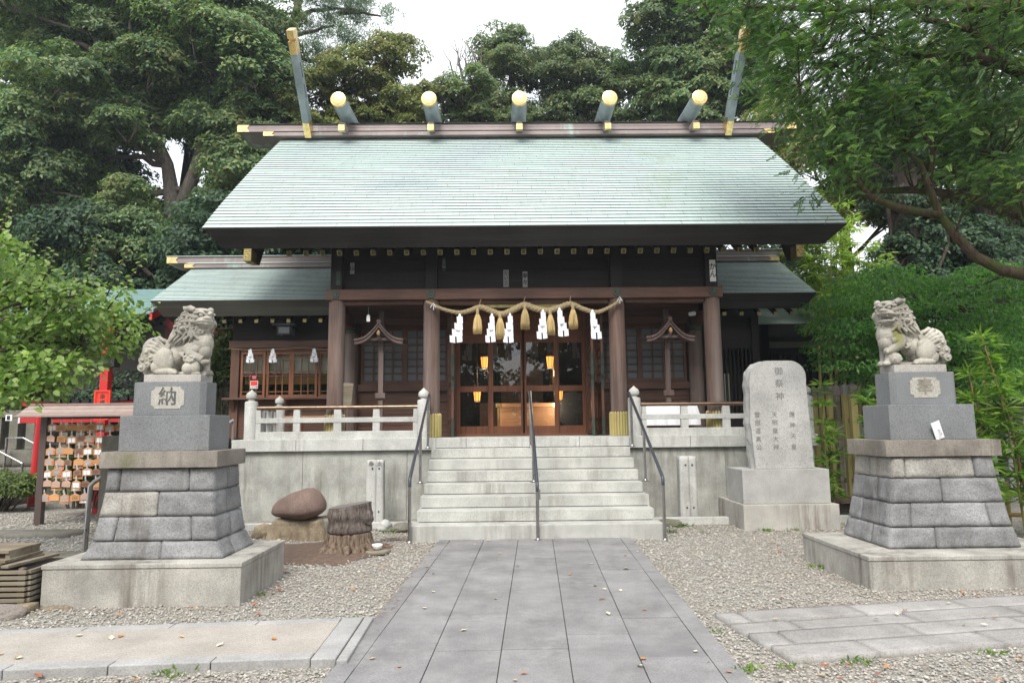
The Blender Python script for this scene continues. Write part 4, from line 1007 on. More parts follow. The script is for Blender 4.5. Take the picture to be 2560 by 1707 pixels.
# votive stickers pasted on the upper panel
for i, (x, z, wd, ht, bod, mt_, ink, lab) in enumerate([
    (3.60, 4.10, .105, .38, 'かん', 'white', 'ink', 'white paper votive sticker with bold brush letters on the right upper post'),
    (.03, 4.02, .095, .30, 'たい三', 'plaster', 'ink', 'pale votive sticker left of the middle of the upper panel'),
    (.36, 4.00, .085, .28, '寿々', 'plaster', 'ink', 'pale votive sticker just right of the middle of the upper panel'),
    (-2.64, 4.22, .075, .2, '山', 'plaster', 'ink', 'small pale votive sticker near the left upper post'),
    (-2.85, 4.02, .07, .24, '川', 'verdigris', 'ink', 'faded dark votive sticker on the left upper post'),
    (-1.05, 4.28, .06, .24, '三山', 'verdigris', 'plaster', 'faded narrow votive sticker by the second upper post')]):
    y = 11.527 if abs(x-3.6) < .1 or i == 4 else 11.649
    t = empty('votive_sticker', (x, y, z-ht/2), lab, 'sticker', 'votive stickers on the upper panel')
    MB().box(x-wd/2, x+wd/2, y-.002, y, z-ht/2, z+ht/2).build('paper_slip', M[mt_], t)
    text('lettering', bod, min(ht/len(bod)*.86, wd*1.25), (x, y-.003, z), M[ink], t, .001, gap=1.02, bold=True, sx=.85)
# ------------------------------------------------------------ sacred rope, tassels, streamers
RP = [(-1.33, 3.583), (-1.05, 3.452), (-.775, 3.385), (-.58, 3.42), (-.412, 3.474), (-.22, 3.405), (-.05, 3.352), (.14, 3.42), (.333, 3.505), (.53, 3.44), (.732, 3.405), (.92, 3.455), (1.116, 3.516), (1.33, 3.43), (1.55, 3.372), (1.77, 3.45), (1.993, 3.591)]
def rope_at(t):
    k = t*(len(RP)-1); i = min(int(k), len(RP)-2); f = k-i
    p = [RP[max(i-1, 0)], RP[i], RP[i+1], RP[min(i+2, len(RP)-1)]]
    c = [.5*((2*p[1][a]) + (-p[0][a]+p[2][a])*f + (2*p[0][a]-5*p[1][a]+4*p[2][a]-p[3][a])*f*f + (-p[0][a]+3*p[1][a]-3*p[2][a]+p[3][a])*f**3) for a in (0, 1)]
    return Vector((c[0], 11.40, c[1]))
mb = MB(); n = 300
for s in range(3):
    pts = []; rad = []
    for i in range(n+1):
        t_ = i/n; p = rope_at(t_); tn = (rope_at(min(t_+.003, 1))-rope_at(max(t_-.003, 0))).normalized()
        thick = .34 + .66*math.sin(math.pi*t_)**.7
        a = tn.cross(Vector((0, 1, 0))).normalized(); b = Vector((0, 1, 0)); q = 2*math.pi*(s/3 + t_*19)
        pts.append(p + (a*math.cos(q)+b*math.sin(q))*.026*thick); rad.append(.031*thick)
    mb.tube(pts, rad, 8)
sr = empty('sacred_rope', (.33, 11.4, 3.35), 'thick twisted straw rope looped under the main beam above the doors', 'rope')
mb.build('twisted_strand', M['rope'], sr, smooth=True)
for x, z in ((-.41, 3.50), (.34, 3.53), (1.12, 3.54)):
    MB().tube([(x, 11.40, z-.03), (x-.01, 11.41, z+.05), (x+.012, 11.44, z+.12)], .006, 6).build('tie', M['rope'], sr)
for x, z in ((-1.2, 3.52), (1.95, 3.60)): MB().tube([(x-.05, 11.36, z-.05), (x, 11.36, z+.03), (x+.04, 11.36, z-.05), (x+.01, 11.37, z+.02), (x, 11.37, z-.09)], .006, 6).build('tie', M['paper'], sr)
labs = ['straw tassel hanging leftmost of five from the twisted rope', 'straw tassel hanging second from the left on the twisted rope', 'straw tassel hanging highest, in the middle of the twisted rope', 'straw tassel hanging second from the right on the twisted rope', 'straw tassel hanging rightmost of five from the twisted rope']
for i, (x, z0, z1) in enumerate([(-.457, 3.41, 3.022), (-.077, 3.345, 2.93), (.342, 3.485, 3.09), (.768, 3.39, 2.99), (1.152, 3.478, 3.09)]):
    t = empty('straw_tassel', (x, 11.37, z0), labs[i], 'tassel', 'straw tassels on the rope')
    rr = random.Random(i); mb = MB(); h = z0-z1
    for k in range(90):
        a = rr.uniform(0, 6.283); r = math.sqrt(rr.random()); ca, sa = math.cos(a), math.sin(a)
        w0, w1, w2 = .020*r, .078*r, .072*r
        e = z1 + rr.uniform(-.012, .02)
        mb.tube([(x+ca*w0, 11.36+sa*w0, z0-.05), (x+ca*w1*.8, 11.36+sa*w1*.8, z0-h*.42), (x+ca*w1+rr.uniform(-.006, .006), 11.36+sa*w1, z0-h*.75), (x+ca*w2+rr.uniform(-.01, .01), 11.36+sa*w2, e)], .0068, 5)
    mb.build('strands', M['straw'], t, smooth=True)
    MB().lathe([(.012, .05), (.03, .03), (.026, -.03), (.032, -.06), (.02, -.08)], (x, 11.36, z0-.01), 12).build('knot', M['rope'], t, smooth=True)
labs = ['white zigzag paper streamer, leftmost under the rope', 'white zigzag paper streamer left of the second tassel', 'white zigzag paper streamer between second and middle tassels', 'white zigzag paper streamer between middle and fourth tassels', 'white zigzag paper streamer between the two right tassels', 'white zigzag paper streamer, rightmost under the rope']
for i, (x, z, h, wd, ln) in enumerate([(-.755, 3.36, .49, .15, -.9), (-.215, 3.36, .49, .12, -.5), (.09, 3.36, .50, .125, -.6), (.645, 3.42, .50, .125, -.4), (.925, 3.45, .49, .125, .9), (1.478, 3.41, .50, .125, .9)]):
    shide(x, 11.345, z, h, wd, labs[i], 'paper streamers on the rope', ln, i+3)
# ------------------------------------------------------------ inside the hall
OB = len(COL.objects)
t = empty('offering_box', (.42, 13.75, 1.335), 'pale wooden offering box with gilt corners behind the glass doors', 'offering box')
MB().box(-.14, .98, 13.6, 14.1, 1.46, 1.84).build('body', M['palewood'], t, .006)
mb = MB(); mb.box(-.19, 1.03, 13.55, 14.15, 1.84, 1.92); mb.build('rim', M['palewood'], t, .006)
mb = MB(); mb.box(-.17, 1.01, 13.57, 14.13, 1.335, 1.46); mb.build('plinth', M['palewood'], t, .006)
for x in (-.195, .93): MB().box(x, x+.105, 13.543, 13.553, 1.845, 1.915).build('gilt_corner', M['gold'], t)
for x in (-.175, .905): MB().box(x, x+.11, 13.56, 13.572, 1.35, 1.40).build('gilt_corner', M['gold'], t); MB().box(x+(.01 if x < 0 else .07), x+(.04 if x < 0 else .10), 13.588, 13.60, 1.47, 1.83).build('gilt_edge', M['gold'], t)
t.location.y -= .12; t.scale = (.99, 1, .99)
for i, (x, z, lab) in enumerate([(-.396, 2.69, 'lit orange paper lantern, upper left behind the glass doors'), (.866, 2.69, 'lit orange paper lantern, upper right behind the glass doors'), (-.54, 2.06, 'lit orange paper lantern, lower left behind the glass doors'), (1.035, 2.07, 'lit orange paper lantern, lower right beside the door stile')]):
    t = empty('hanging_lantern', (x, 13.1, z-.14), lab, 'lantern', 'lit lanterns inside the hall')
    MB().lathe([(.052, -.105), (.072, .085), (.074, .10)], (x, 13.1, z), 6).build('shade', M['lamp'], t)
    mb = MB(); mb.lathe([(.082, .102), (.082, .118), (.026, .145)], (x, 13.1, z), 6); mb.lathe([(.056, -.122), (.056, -.106)], (x, 13.1, z), 6); mb.tube([(x, 13.1, z+.16), (x, 13.1, 3.98)], .006, 5); mb.build('frame', M['wood'], t)
    for q in range(6): a = q*math.pi/3; mb = MB(); mb.tube([(x+.053*math.cos(a), 13.1+.053*math.sin(a), z-.106), (x+.075*math.cos(a), 13.1+.075*math.sin(a), z+.102)], .0045, 5); mb.build('rib', M['wood'], t)
    ld = bpy.data.lights.new('lantern_light', 'POINT'); ld.energy = 13; ld.color = (1, .78, .54); ld.shadow_soft_size = .08
    lo_ = bpy.data.objects.new('lantern_light', ld); COL.objects.link(lo_); lo_.parent = t; lo_.location = (0, .03, -.08)
t = empty('drum', (1.42, 14.2, 1.335), 'large dark round drum on a stand behind the right glass door', 'drum')
MB().tube([(1.36, 13.95, 1.80), (1.36, 14.1, 1.80), (1.36, 14.5, 1.80)], [.36, .40, .38], 32).build('drum_body', M['black'], t, smooth='angle')
for x in (1.08, 1.64): MB().box(x-.03, x+.03, 14.0, 14.4, 1.335, 1.6).build('stand', M['wood'], t)
t = empty('altar', (.4, 16.2, 1.335), 'dim gilded altar deep inside the hall', 'altar')
MB().box(-.6, 1.4, 16.0, 16.6, 1.335, 2.0).build('table', M['woodredx'], t)
for x in (-.35, 1.15): MB().lathe([(.08, 0), (.03, .05), (.025, .35), (.10, .45), (.08, .8), (.12, .9), (.02, 1.0)], (x, 16.1, 2.0), 12).build('gilt_stand', M['gold'], t, smooth=True)
MB().prism([(-.1, 2.0), (.9, 2.0), (.9, 2.8), (1.05, 2.85), (.4, 3.2), (-.25, 2.85), (-.1, 2.8)], 'y', 16.3, 16.7).build('shrine_box', M['wood'], t)
# ------------------------------------------------------------ lion pedestals
def lerp(a, b, t): return a+(b-a)*t
def pedestal(label, base, ztop, levels, slab, b2, b1, word, seed, warm=()):
    """levels: list of (z, x0, x1, y0, y1) from bottom up; everything axis aligned"""
    x0, x1, y0, y1 = base
    t = empty('lion_pedestal', ((x0+x1)/2, (y0+y1)/2, 0), label, 'pedestal')
    mb = MB(); mb.box(x0, x1, y0, y1, -.05, ztop-.042); mb.build('base_block', M['granite_base'], t, .006)
    mb = MB(); mb.box(x0-.008, x1+.008, y0-.008, y1+.008, ztop-.040, ztop); mb.build('base_cap', M['granite_base'], t, .006)
    rr = random.Random(seed)
    for k in range(4):
        z0, a0, b0, c0, d0 = levels[k]; z1, a1, b1_, c1, d1 = levels[k+1]; g_ = .0035
        z0 += g_; z1 -= g_
        cuts = {0: [.56], 1: [.17, .8], 2: [.5], 3: [.13, .77]}[k]
        if x0 > 0: cuts = {0: [.36], 1: [.17, .83], 2: [.46], 3: [.13, .80]}[k]
        us = [0]+cuts+[1]; sg = 0
        cutd = .5+rr.uniform(-.2, .2); vv = [0, cutd, 1]
        for i in range(len(us)-1):
            for j in range(2):
                u0, u1, v0, v1 = us[i], us[i+1], vv[j], vv[j+1]
                gu0 = 0 if i == 0 else .004; gu1 = 0 if i == len(us)-2 else .004; gv0 = 0 if j == 0 else .004; gv1 = 0 if j == 1 else .004
                P = []
                for z, A, B, C_, D in ((z0, a0, b0, c0, d0), (z1, a1, b1_, c1, d1)):
                    for u, v in ((u0, v0), (u1, v0), (u1, v1), (u0, v1)):
                        P.append((lerp(A, B, u)+(gu0 if u == u0 else -gu1), lerp(C_, D, v)+(gv0 if v == v0 else -gv1), z))
                mb = MB(); sub_box(mb, P, max(5, int((u1-u0)*(B-A)*34)), 8, 8, .016, 6.5, seed*13+k*5+i+j*31)
                mb.build('stone_block', M['tuff_warm'] if (k, i) in warm else M['tuff'], t, smooth=True); sg += 1
    z = levels[-1][0]
    mb = MB(); sub_box(mb, [(slab[0], slab[2], z), (slab[1], slab[2], z), (slab[1], slab[3], z), (slab[0], slab[3], z), (slab[0], slab[2], slab[4]), (slab[1], slab[2], slab[4]), (slab[1], slab[3], slab[4]), (slab[0], slab[3], slab[4])], 20, 12, 4, .0035, 7, seed); mb.build('cap_slab', M['slabcap'], t, smooth='angle')
    mb = MB(); mb.box(b2[0], b2[1], b2[2], b2[3], slab[4]+.001, b2[4]); mb.build('lower_block', M['granite_dark'], t, .006)
    ch = .045; a, b, c, d = b1[:4]
    mb = MB(); mb.prism([(a+ch, c), (b-ch, c), (b, c+ch), (b, d-ch), (b-ch, d), (a+ch, d), (a, d-ch), (a, c+ch)], 'z', b2[4]+.001, b1[4]); nb = mb.build('name_block', M['granite_dark'], t, .004)
    cx, cz = (a+b)/2, (b2[4]+b1[4])/2 + .008
    w_, h_ = .152, .102
    poly = []
    for sx_, sz_, a0 in ((1, -1, math.pi), (1, 1, 1.5*math.pi), (-1, 1, 0.), (-1, -1, .5*math.pi)):
        cc = (cx+sx_*w_, cz+sz_*h_); r_ = .034
        seg_ = [(cc[0]+r_*math.cos(q), cc[1]+r_*math.sin(q)) for q in np.linspace(a0, a0-math.pi/2, 6)]
        poly += seg_
    mb = MB(); mb.prism(poly, 'y', c-.004, c+.01); mb.build('plaque', M['plaque'], nb)
    text('inscription', word, .175, (cx, c-.004, cz), M['carve'] if word == '納' else M['carve_warm'], nb, .004, bold=True)
    return t
LL = [(.355, -3.745, -2.495, 6.20, 6.97), (.51, -3.665, -2.575, 6.235, 6.93), (.72, -3.63, -2.61, 6.255, 6.91), (.935, -3.605, -2.632, 6.275, 6.89), (1.150, -3.595, -2.645, 6.29, 6.88)]
pedestal('tall stone lion pedestal left of the path, carved with the character 納', (-3.95, -2.265, 6.03, 7.17), .358, LL, (-3.645, -2.59, 6.235, 6.90, 1.293), (-3.53, -2.71, 6.32, 6.775, 1.617), (-3.46, -2.785, 6.36, 6.66, 1.925), '納', 3, warm=((2, 0),))
mb = MB(); mb.box(-3.37, -2.873, 6.40, 6.645, 1.926, 1.996)
LR = [(.30, 3.60, 4.86, 6.58, 7.46), (.492, 3.645, 4.815, 6.61, 7.43), (.715, 3.685, 4.77, 6.635, 7.40), (.945, 3.72, 4.735, 6.655, 7.38), (1.155, 3.735, 4.72, 6.67, 7.36)]
pedestal('tall stone lion pedestal right of the path with white slip on it, carved 奉', (3.23, 5.25, 6.25, 7.62), .298, LR, (3.665, 4.79, 6.63, 7.38, 1.309), (3.80, 4.655, 6.77, 7.27, 1.655), (3.895, 4.565, 6.85, 7.20, 1.985), '奉', 8, warm=((3, 0), (3, 1)))
t = empty('paper_slip', (4.28, 6.74, 1.311), 'white paper slip with handwriting leaning on the right lion pedestal', 'paper slip')
q = Matrix.Rotation(R(-12), 3, 'X') @ Matrix.Rotation(R(-15), 3, 'Y')
MB().obox((4.25, 6.735, 1.40), (.085, .003, .185), Matrix.Rotation(R(14), 3, 'X') @ Matrix.Rotation(R(-22), 3, 'Y')).build('slip', M['paper'], t)
text('lettering', '天照皇大神', .021, (4.258, 6.732, 1.405), M['ink'], t, .0006, rot=(R(76), R(22)*-1, 0), gap=1.1)

# ------------------------------------------------------------ guardian lions (fused from many carved volumes)
def lion(label, origin, mirror, opened):
    """local: x forward (towards the path), z up, -y to the viewer; built as one carved body, head turned to the viewer"""
    B = MB(); s = .000535
    def p(zx, zy, y=0.): return Vector(((zx-700)*s, y, (1390-zy)*s))
    def ball(zx, zy, y, r, sc=(1, 1, 1), rot=None): B.sph(p(zx, zy, y), (r*sc[0], r*sc[1], r*sc[2]), 18, 12, rot)
    def tub(pts, rad, n=10): B.tube([p(*q) for q in pts], rad, n)
    RY = lambda d: Matrix.Rotation(R(d), 3, 'Y')
    # trunk: chest, belly, back, rump
    ball(1130, 830, .0, .10, (1.0, 1.0, 1.35), RY(12)); ball(1010, 820, .0, .105, (1.15, .95, 1.2), RY(25)); ball(830, 900, .01, .098, (1.35, .9, .95), RY(-40)); ball(640, 1050, .02, .108, (1.2, .95, .95), RY(-35)); ball(520, 1180, .02, .105, (1., 1., 1.))
    tub([(620, 640, .03), (560, 800, .03), (470, 960, .03)], [.05, .07, .07]); tub([(760, 520, .02), (650, 700, .02), (560, 830, .03)], [.09, .085, .07])
    ball(1060, 930, -.075, .047); ball(1190, 960, -.02, .075, (.9, 1, 1.1)); ball(960, 900, -.07, .06, (1.1, .8, 1.2), RY(30))
    # neck and head block (turned to the viewer)
    ball(980, 560, .0, .125, (1.1, .95, 1.15)); ball(1080, 420, -.01, .112, (1.15, 1., 1.0)); ball(1110, 300, -.02, .095, (1.1, 1., .8))
    # muzzle: broad, facing forward and towards the viewer
    hd = Matrix.Rotation(R(-42), 3, 'Z')
    f = hd @ Vector((1, 0, 0)); sd = hd @ Vector((0, 1, 0)); hc = p(1090, 400, -.02)
    def hb(u, v, w_, r, sc=(1, 1, 1)): B.sph(hc + f*u + sd*v + Vector((0, 0, w_)), (r*sc[0], r*sc[1], r*sc[2]), 16, 10, hd)
    def ht(pts, rad, n=8): B.tube([hc + f*u + sd*v + Vector((0, 0, w_)) for u, v, w_ in pts], rad, n)
    hb(.075, 0, -.005, .075, (1., 1.1, .62)); hb(.105, 0, .012, .045, (1, 1.35, .6))
    hb(.145, 0, .022, .026, (.9, 1.5, .8)); hb(.140, .028, .016, .017); hb(.140, -.028, .016, .017)      # nose
    jaw = -.098 if opened else -.042; jx = -.01 if opened else 0
    hb(.07, 0, jaw, .058, (1.05, 1., .42)); hb(.115, 0, jaw+.006, .03, (1, 1.3, .6)); hb(.02, 0, jaw-.01, .06 if not opened else .05, (1, 1, .8))
    ht([(.03, -.085, -.03), (.085, -.076, -.012), (.135, -.045, -.006), (.146, 0, -.004), (.135, .045, -.006), (.085, .076, -.012), (.03, .085, -.03)], .0135)   # upper lip
    ht([(.03, -.082, -.034), (.085, -.068, jaw+.014), (.128, -.04, jaw+.014), (.136, 0, jaw+.016), (.128, .04, jaw+.014), (.085, .068, jaw+.014), (.03, .082, -.034)], .012)
    for v in (-.044, .044):
        hb(.10, v, .052, .021, (1, 1, 1)); hb(.095, v, .080, .026, (1, 1.35, .62)); hb(.075, v*1.9, .070, .024, (1., 1.2, .7)); ht([(.128, v*.3, .058), (.118, v, .076), (.09, v*1.7, .078), (.06, v*2.1, .062)], .0115)
        hb(.06, v*1.75, .03, .033, (1, .9, 1)); hb(.045, v*1.9, -.012, .03)
        if opened: hb(.122, v*.75, -.030, .009, (1, 1, 1.9))
    hb(.03, 0, .10, .075, (1.15, 1.1, .42)); hb(-.02, 0, .085, .09, (1, 1, .6))
    # ears
    for v, l_ in ((-.075, 1.), (.075, .85)):
        ht([(.03, v, .105), (-.015, v*1.35, .125), (-.07*l_, v*1.65, .122), (-.105*l_, v*1.78, .15)], [.026, .034, .028, .006], 8)
    # mane: rows of tight curls with raised centres and rings
    for zx, zy, y, r in [(850, 310, -.07, .046), (945, 335, -.095, .034), (1005, 345, -.10, .030), (835, 435, -.085, .046), (925, 430, -.105, .040), (1010, 440, -.108, .034), (850, 560, -.10, .058), (945, 540, -.112, .034), (705, 500, -.055, .042), (740, 390, -.05, .042), (700, 590, -.06, .038), (770, 470, -.075, .036), (1040, 540, -.10, .03),
                           (790, 330, .02, .05), (740, 420, .04, .055), (690, 530, .05, .055), (860, 330, .075, .05), (840, 450, .09, .055), (820, 570, .09, .055), (960, 400, .10, .05), (960, 520, .10, .05), (1120, 560, .075, .045), (1180, 520, .06, .045), (1220, 420, .07, .045), (1200, 620, .055, .04), (1150, 590, -.075, .028), (1230, 560, -.05, .026)]:
        c = p(zx, zy, y); n_ = Vector((c.x-.12, y*2.2-.02, (c.z-.5)*.6)).normalized() if abs(y) < .06 else Vector((0, -1 if y < 0 else 1, .1)).normalized()
        B.sph(c - n_*r*.25, r*.8, 14, 10)
        a = n_.cross(Vector((0, 0, 1))).normalized(); b = n_.cross(a)
        B.sph(c + n_*r*.72, r*.40, 10, 8)
        pts = []; rad = []
        for k in range(17):
            q_ = k/16*2*math.pi*1.25; rr_ = r*(1.0-.22*k/16); pts.append(c + n_*r*(.18+.22*k/16) + (a*math.cos(q_)+b*math.sin(q_))*rr_); rad.append(r*.20)
        B.tube(pts, rad, 6)
    # locks falling from the mane over shoulder and back
    for L_ in ([(930, 560, -.11), (880, 680, -.112), (800, 760, -.108), (690, 820, -.085)], [(980, 570, -.112), (960, 680, -.115), (880, 760, -.115), (860, 830, -.10)], [(1020, 560, -.11), (1060, 680, -.105), (1120, 740, -.09), (1150, 770, -.07)], [(850, 620, -.10), (770, 690, -.105), (690, 750, -.09), (640, 800, -.07)], [(740, 600, -.06), (640, 700, -.05), (560, 770, -.03)], [(700, 640, -.07), (620, 720, -.065), (540, 790, -.045)], [(1000, 600, -.115), (1010, 720, -.112), (960, 800, -.11)], [(1240, 600, -.02), (1290, 700, -.02), (1310, 800, .01)], [(1200, 600, -.05), (1270, 720, -.045)]):
        tub(L_, [.017]+[.015]*(len(L_)-2)+[.005], 7)
    # haunch, hind leg and paw (both sides)
    for y, k in ((-.085, 1), (.10, 1)):
        ball(500, 1120, y, .105, (.95, .55, 1.15), RY(-18)); ball(570, 1020, y*1.05, .05, (1, .7, 1.2)); ball(420, 1240, y*.95, .075, (1.1, .6, 1))
        ball(560, 1335, y*1.15, .046, (2.5, .9, .85)); ball(690, 1345, y*1.2, .040, (1.2, .95, .9))
        for q_ in (-.022, 0, .022): ball(745, 1360, y*1.2+q_, .017, (1.3, 1, 1))
        tub([(640, 1000, y*1.1), (650, 1100, y*1.25), (600, 1220, y*1.25), (500, 1290, y*1.2)], [.010, .013, .013, .008], 6)
    # tail: a thick plume with flowing strands and curls
    ball(230, 900, .02, .115, (1., .75, 1.05)); ball(140, 1080, .02, .10, (.85, .75, 1.3)); ball(170, 1260, .02, .08, (.9, .75, 1.2)); ball(340, 800, .02, .075, (1.1, .6, .8)); ball(320, 1000, .02, .09, (1, .7, 1))
    for k, L_ in enumerate(([(560, 850, -.04), (480, 870, -.07), (400, 800, -.085), (310, 720, -.06), (230, 720, -.03)], [(570, 880, -.05), (470, 920, -.085), (380, 850, -.098), (270, 790, -.085), (170, 830, -.05)], [(560, 910, -.06), (440, 960, -.098), (340, 890, -.106), (230, 860, -.095), (120, 920, -.055)], [(540, 930, -.07), (400, 990, -.105), (300, 930, -.108), (180, 930, -.095), (80, 1000, -.05)], [(540, 840, .0), (440, 760, -.02), (330, 690, -.01), (220, 730, .02)])):
        tub(L_, [.010, .020, .023, .021, .010], 8)
    for zx, zy, r in ((205, 975, .046), (285, 1070, .044), (145, 1120, .047), (130, 1250, .046), (215, 1190, .034)):
        c = p(zx, zy, -.085); B.sph(c, (r, r*.7, r), 14, 10); B.sph(c+Vector((0, -r*.6, 0)), r*.42, 10, 8)
        B.tube([c+Vector((math.cos(q_)*r*(.95-.02*k_), -r*(.3+.018*k_), math.sin(q_)*r*(.95-.02*k_))) for k_, q_ in enumerate(np.linspace(0, 8, 18))], r*.17, 6)
    for x_, y_, z_, r in ((205, 975, .12, .05), (140, 1120, .12, .05), (130, 1250, .11, .05)): ball(x_, y_, .085, r)
    # fore legs
    tub([(1000, 900, -.075), (900, 1010, -.09), (1040, 1090, -.088)] if False else [(960, 930, -.075), (1000, 1010, -.09), (1100, 1075, -.085), (1190, 1120, -.075)], [.058, .05, .042, .036], 12)
    for k in range(4): tub([(800+k*22, 960+k*6, -.085), (790+k*22, 1010+k*10, -.10), (850+k*12, 1060+k*4, -.10), (930, 1040-k*8, -.09)], [.008]*4, 6)
    tub([(1130, 960, .05), (1150, 1120, .05), (1165, 1260, .045), (1180, 1350, .03)], [.055, .046, .042, .045], 12); ball(1215, 1350, .025, .042, (1.35, 1., .8))
    for q_ in (-.02, .005, .03): ball(1270, 1365, .025+q_, .018, (1.2, 1, .9))
    if opened:   # paw on a carved ball
        ball(1090, 1270, -.085, .062); ball(1215, 1120, -.075, .036, (1.1, 1.1, .9))
        for q_ in (-.024, 0, .024): ball(1240, 1140, -.075+q_, .016, (1, 1, 1.4))
        for k in range(5): a = k*1.26; tub([(1090+math.cos(a)*60, 1270+math.sin(a)*60, -.14), (1090+math.cos(a+.5)*95, 1270+math.sin(a+.5)*95, -.115), (1090+math.cos(a+.9)*112, 1270+math.sin(a+.9)*112, -.085)], .007, 6)
        tub([(1180, 1150, -.06), (1190, 1260, -.05), (1200, 1340, -.05)], [.03, .032, .036], 10); ball(1225, 1355, -.055, .036, (1.25, 1, .8))
        for q_ in (-.02, .0, .02): ball(1268, 1368, -.055+q_, .016)
    else:        # paw resting on a cub
        ball(1245, 1165, -.075, .037, (1.25, 1., .85)); ball(1300, 1160, -.08, .026, (1, 1.2, 1))
        ball(1000, 1110, -.09, .062, (1.25, .75, .8)); ball(960, 1280, -.095, .058, (1, .9, 1.1)); ball(1080, 1260, -.085, .055, (.9, .8, 1.3)); ball(1100, 1370, -.09, .03, (1.6, 1, .7)); ball(890, 1370, -.10, .028, (1.5, 1, .7))
        for k in range(9): a = random.Random(k).uniform(0, 6.28); ball(1000+math.cos(a)*95, 1105+math.sin(a)*45, -.125, .016)
    # low mound under the belly joins everything to the stone
    tub([(180, 1392, .0), (600, 1385, .0), (1250, 1388, .0)], [.05, .035, .04], 10)
    mouth = hc + f*.055 + Vector((0, 0, -.062))
    V = np.array(B.v); V[:, 2] = np.maximum(V[:, 2], -.003)
    if mirror: V[:, 0] *= -1
    me = bpy.data.meshes.new('carving'); me.from_pydata(V.tolist(), [], B.f); me.update()
    if mirror: me.flip_normals()
    ob = bpy.data.objects.new('guardian_lion', me); COL.objects.link(ob)
    rm = ob.modifiers.new('r', 'REMESH'); rm.mode = 'VOXEL'; rm.voxel_size = .0036; rm.use_smooth_shade = True
    sm = ob.modifiers.new('s', 'SMOOTH'); sm.factor = .25; sm.iterations = 1
    dg = bpy.context.evaluated_depsgraph_get(); dg.update()
    m2 = bpy.data.meshes.new_from_object(ob.evaluated_get(dg)); ob.modifiers.clear(); ob.data = m2; m2.name = 'guardian_lion'; m2.materials.clear(); m2.materials.append(M['lion'])
    m2.polygons.foreach_set('use_smooth', [True]*len(m2.polygons))
    return ob, mouth, hd
def set_lion(label, center_x, y, plinth, z, mirror, opened, scale):
    ob, mouth, hd = lion(label, None, mirror, opened)
    x0, x1, y0, y1, z0, z1 = plinth
    t = empty('guardian_lion', (center_x, y, z0), label, 'lion statue')
    ob.name = 'carved_body'; ob.parent = t; ob.location = (0, 0, z1-z0); ob.scale = (scale,)*3
    if opened:
        mq = MB(); mq.sph((0, 0, 0), (.058, .058, .026), 14, 10, hd); off_ = Vector((center_x, y, z1)); c_ = Vector((mouth.x*(-1 if mirror else 1), mouth.y, mouth.z))*scale + off_
        mq.v = [tuple(Vector((v[0]*(-1 if mirror else 1), v[1], v[2])) + c_) for v in mq.v]; mq.build('mouth', M['carve'], t, smooth=True)  # dark ellipsoid puts the shade inside the open mouth into colour
    MB().box(x0, x1, y0, y1, z0+.001, z1).build('plinth', M['granite_plinth'], t, .005)
set_lion('seated stone guardian lion with closed mouth and a cub under its paw, facing the path', -3.115, 6.52, (-3.37, -2.84, 6.39, 6.655, 1.925, 1.996), 1.925, False, False, .965)
set_lion('seated stone guardian lion with open mouth and a ball under its paw', 4.215, 7.02, (3.955, 4.49, 6.885, 7.16, 1.985, 2.062), 1.985, True, True, 1.02)

# ------------------------------------------------------------ memorial tablet
t = empty('memorial_tablet', (3.75, 9.5, 0), 'tall round shouldered granite tablet carved with deity names on two blocks', 'stone tablet')
MB().box(3.305, 4.65, 9.70, 10.85, -.05, .352).build('base_block', granite('tablet_base', (.45, .43, .39), .35, .9, (.13, .09, .06), sc=110), t, .006)
MB().box(3.345, 4.585, 9.80, 10.46, .354, .83).build('upper_block', M['granite_tablet'], t, .006)
def tab_poly():
    xl0, xl1, xr0, xr1 = 3.55, 3.59, 4.40, 4.375; P = []
    rr = random.Random(5)
    for i in range(13): f = i/12; P.append((lerp(xl0+.03, xl1-.03, f)+rr.uniform(-.008, .008)-.03*math.sin(math.pi*f), lerp(.832, 2.13, f)))
    for k in range(1, 9): a = math.pi - k/8*math.pi/2; P.append((3.83+.27*math.cos(a), 2.13+.255*math.sin(a)))
    for k in range(0, 9): a = math.pi/2 - k/8*math.pi/2; P.append((4.15+.235*math.cos(a), 2.15+.235*math.sin(a)))
    for i in range(1, 11): f = i/10; P.append((lerp(xr1, xr0+.025, f)+rr.uniform(-.003, .003), lerp(2.15, .832, f)))
    return P
tp = tab_poly(); mb = MB()
cx_, cz_ = 3.95, 1.5
n = len(tp)
rings = [(9.90, .0), (9.95, .0), (10.02, -.022), (10.08, -.006), (10.14, -.015)]
rr = random.Random(2)
for y, ins in rings:
    for i, (x, z) in enumerate(tp):
        d = Vector((x-cx_, 0, z-cz_)).normalized(); k = 0 if y < 9.96 else rr.uniform(-.012, .012)
        mb.v.append((x + d.x*(k if ins else 0) - (.02 if (x < 3.75 and y > 9.96) else 0), y, z + d.z*(k if ins else 0)))
for r_ in range(len(rings)-1):
    for i in range(n): a = r_*n; mb.f.append((a+i, a+(i+1) % n, a+n+(i+1) % n, a+n+i))
mb.f.append(tuple(range(n))); mb.f.append(tuple((len(rings)-1)*n+i for i in range(n))[::-1])
mb.build('slab', M['granite_tablet'], t, .006)
for body, ox, oz, sz, pt_ in (('御祭神', .01, .42, .128, .181), ('應神天皇', .17, -.255, .088, .154), ('天照皇大神', -.085, -.255, .088, .116), ('菅原道真公', -.335, -.255, .088, .116)):
    text('inscription', [(body, 0, 0, sz, pt_)], .1, (3.975+ox, 9.899, 1.62+oz), M['carve_pale'], t, .003)

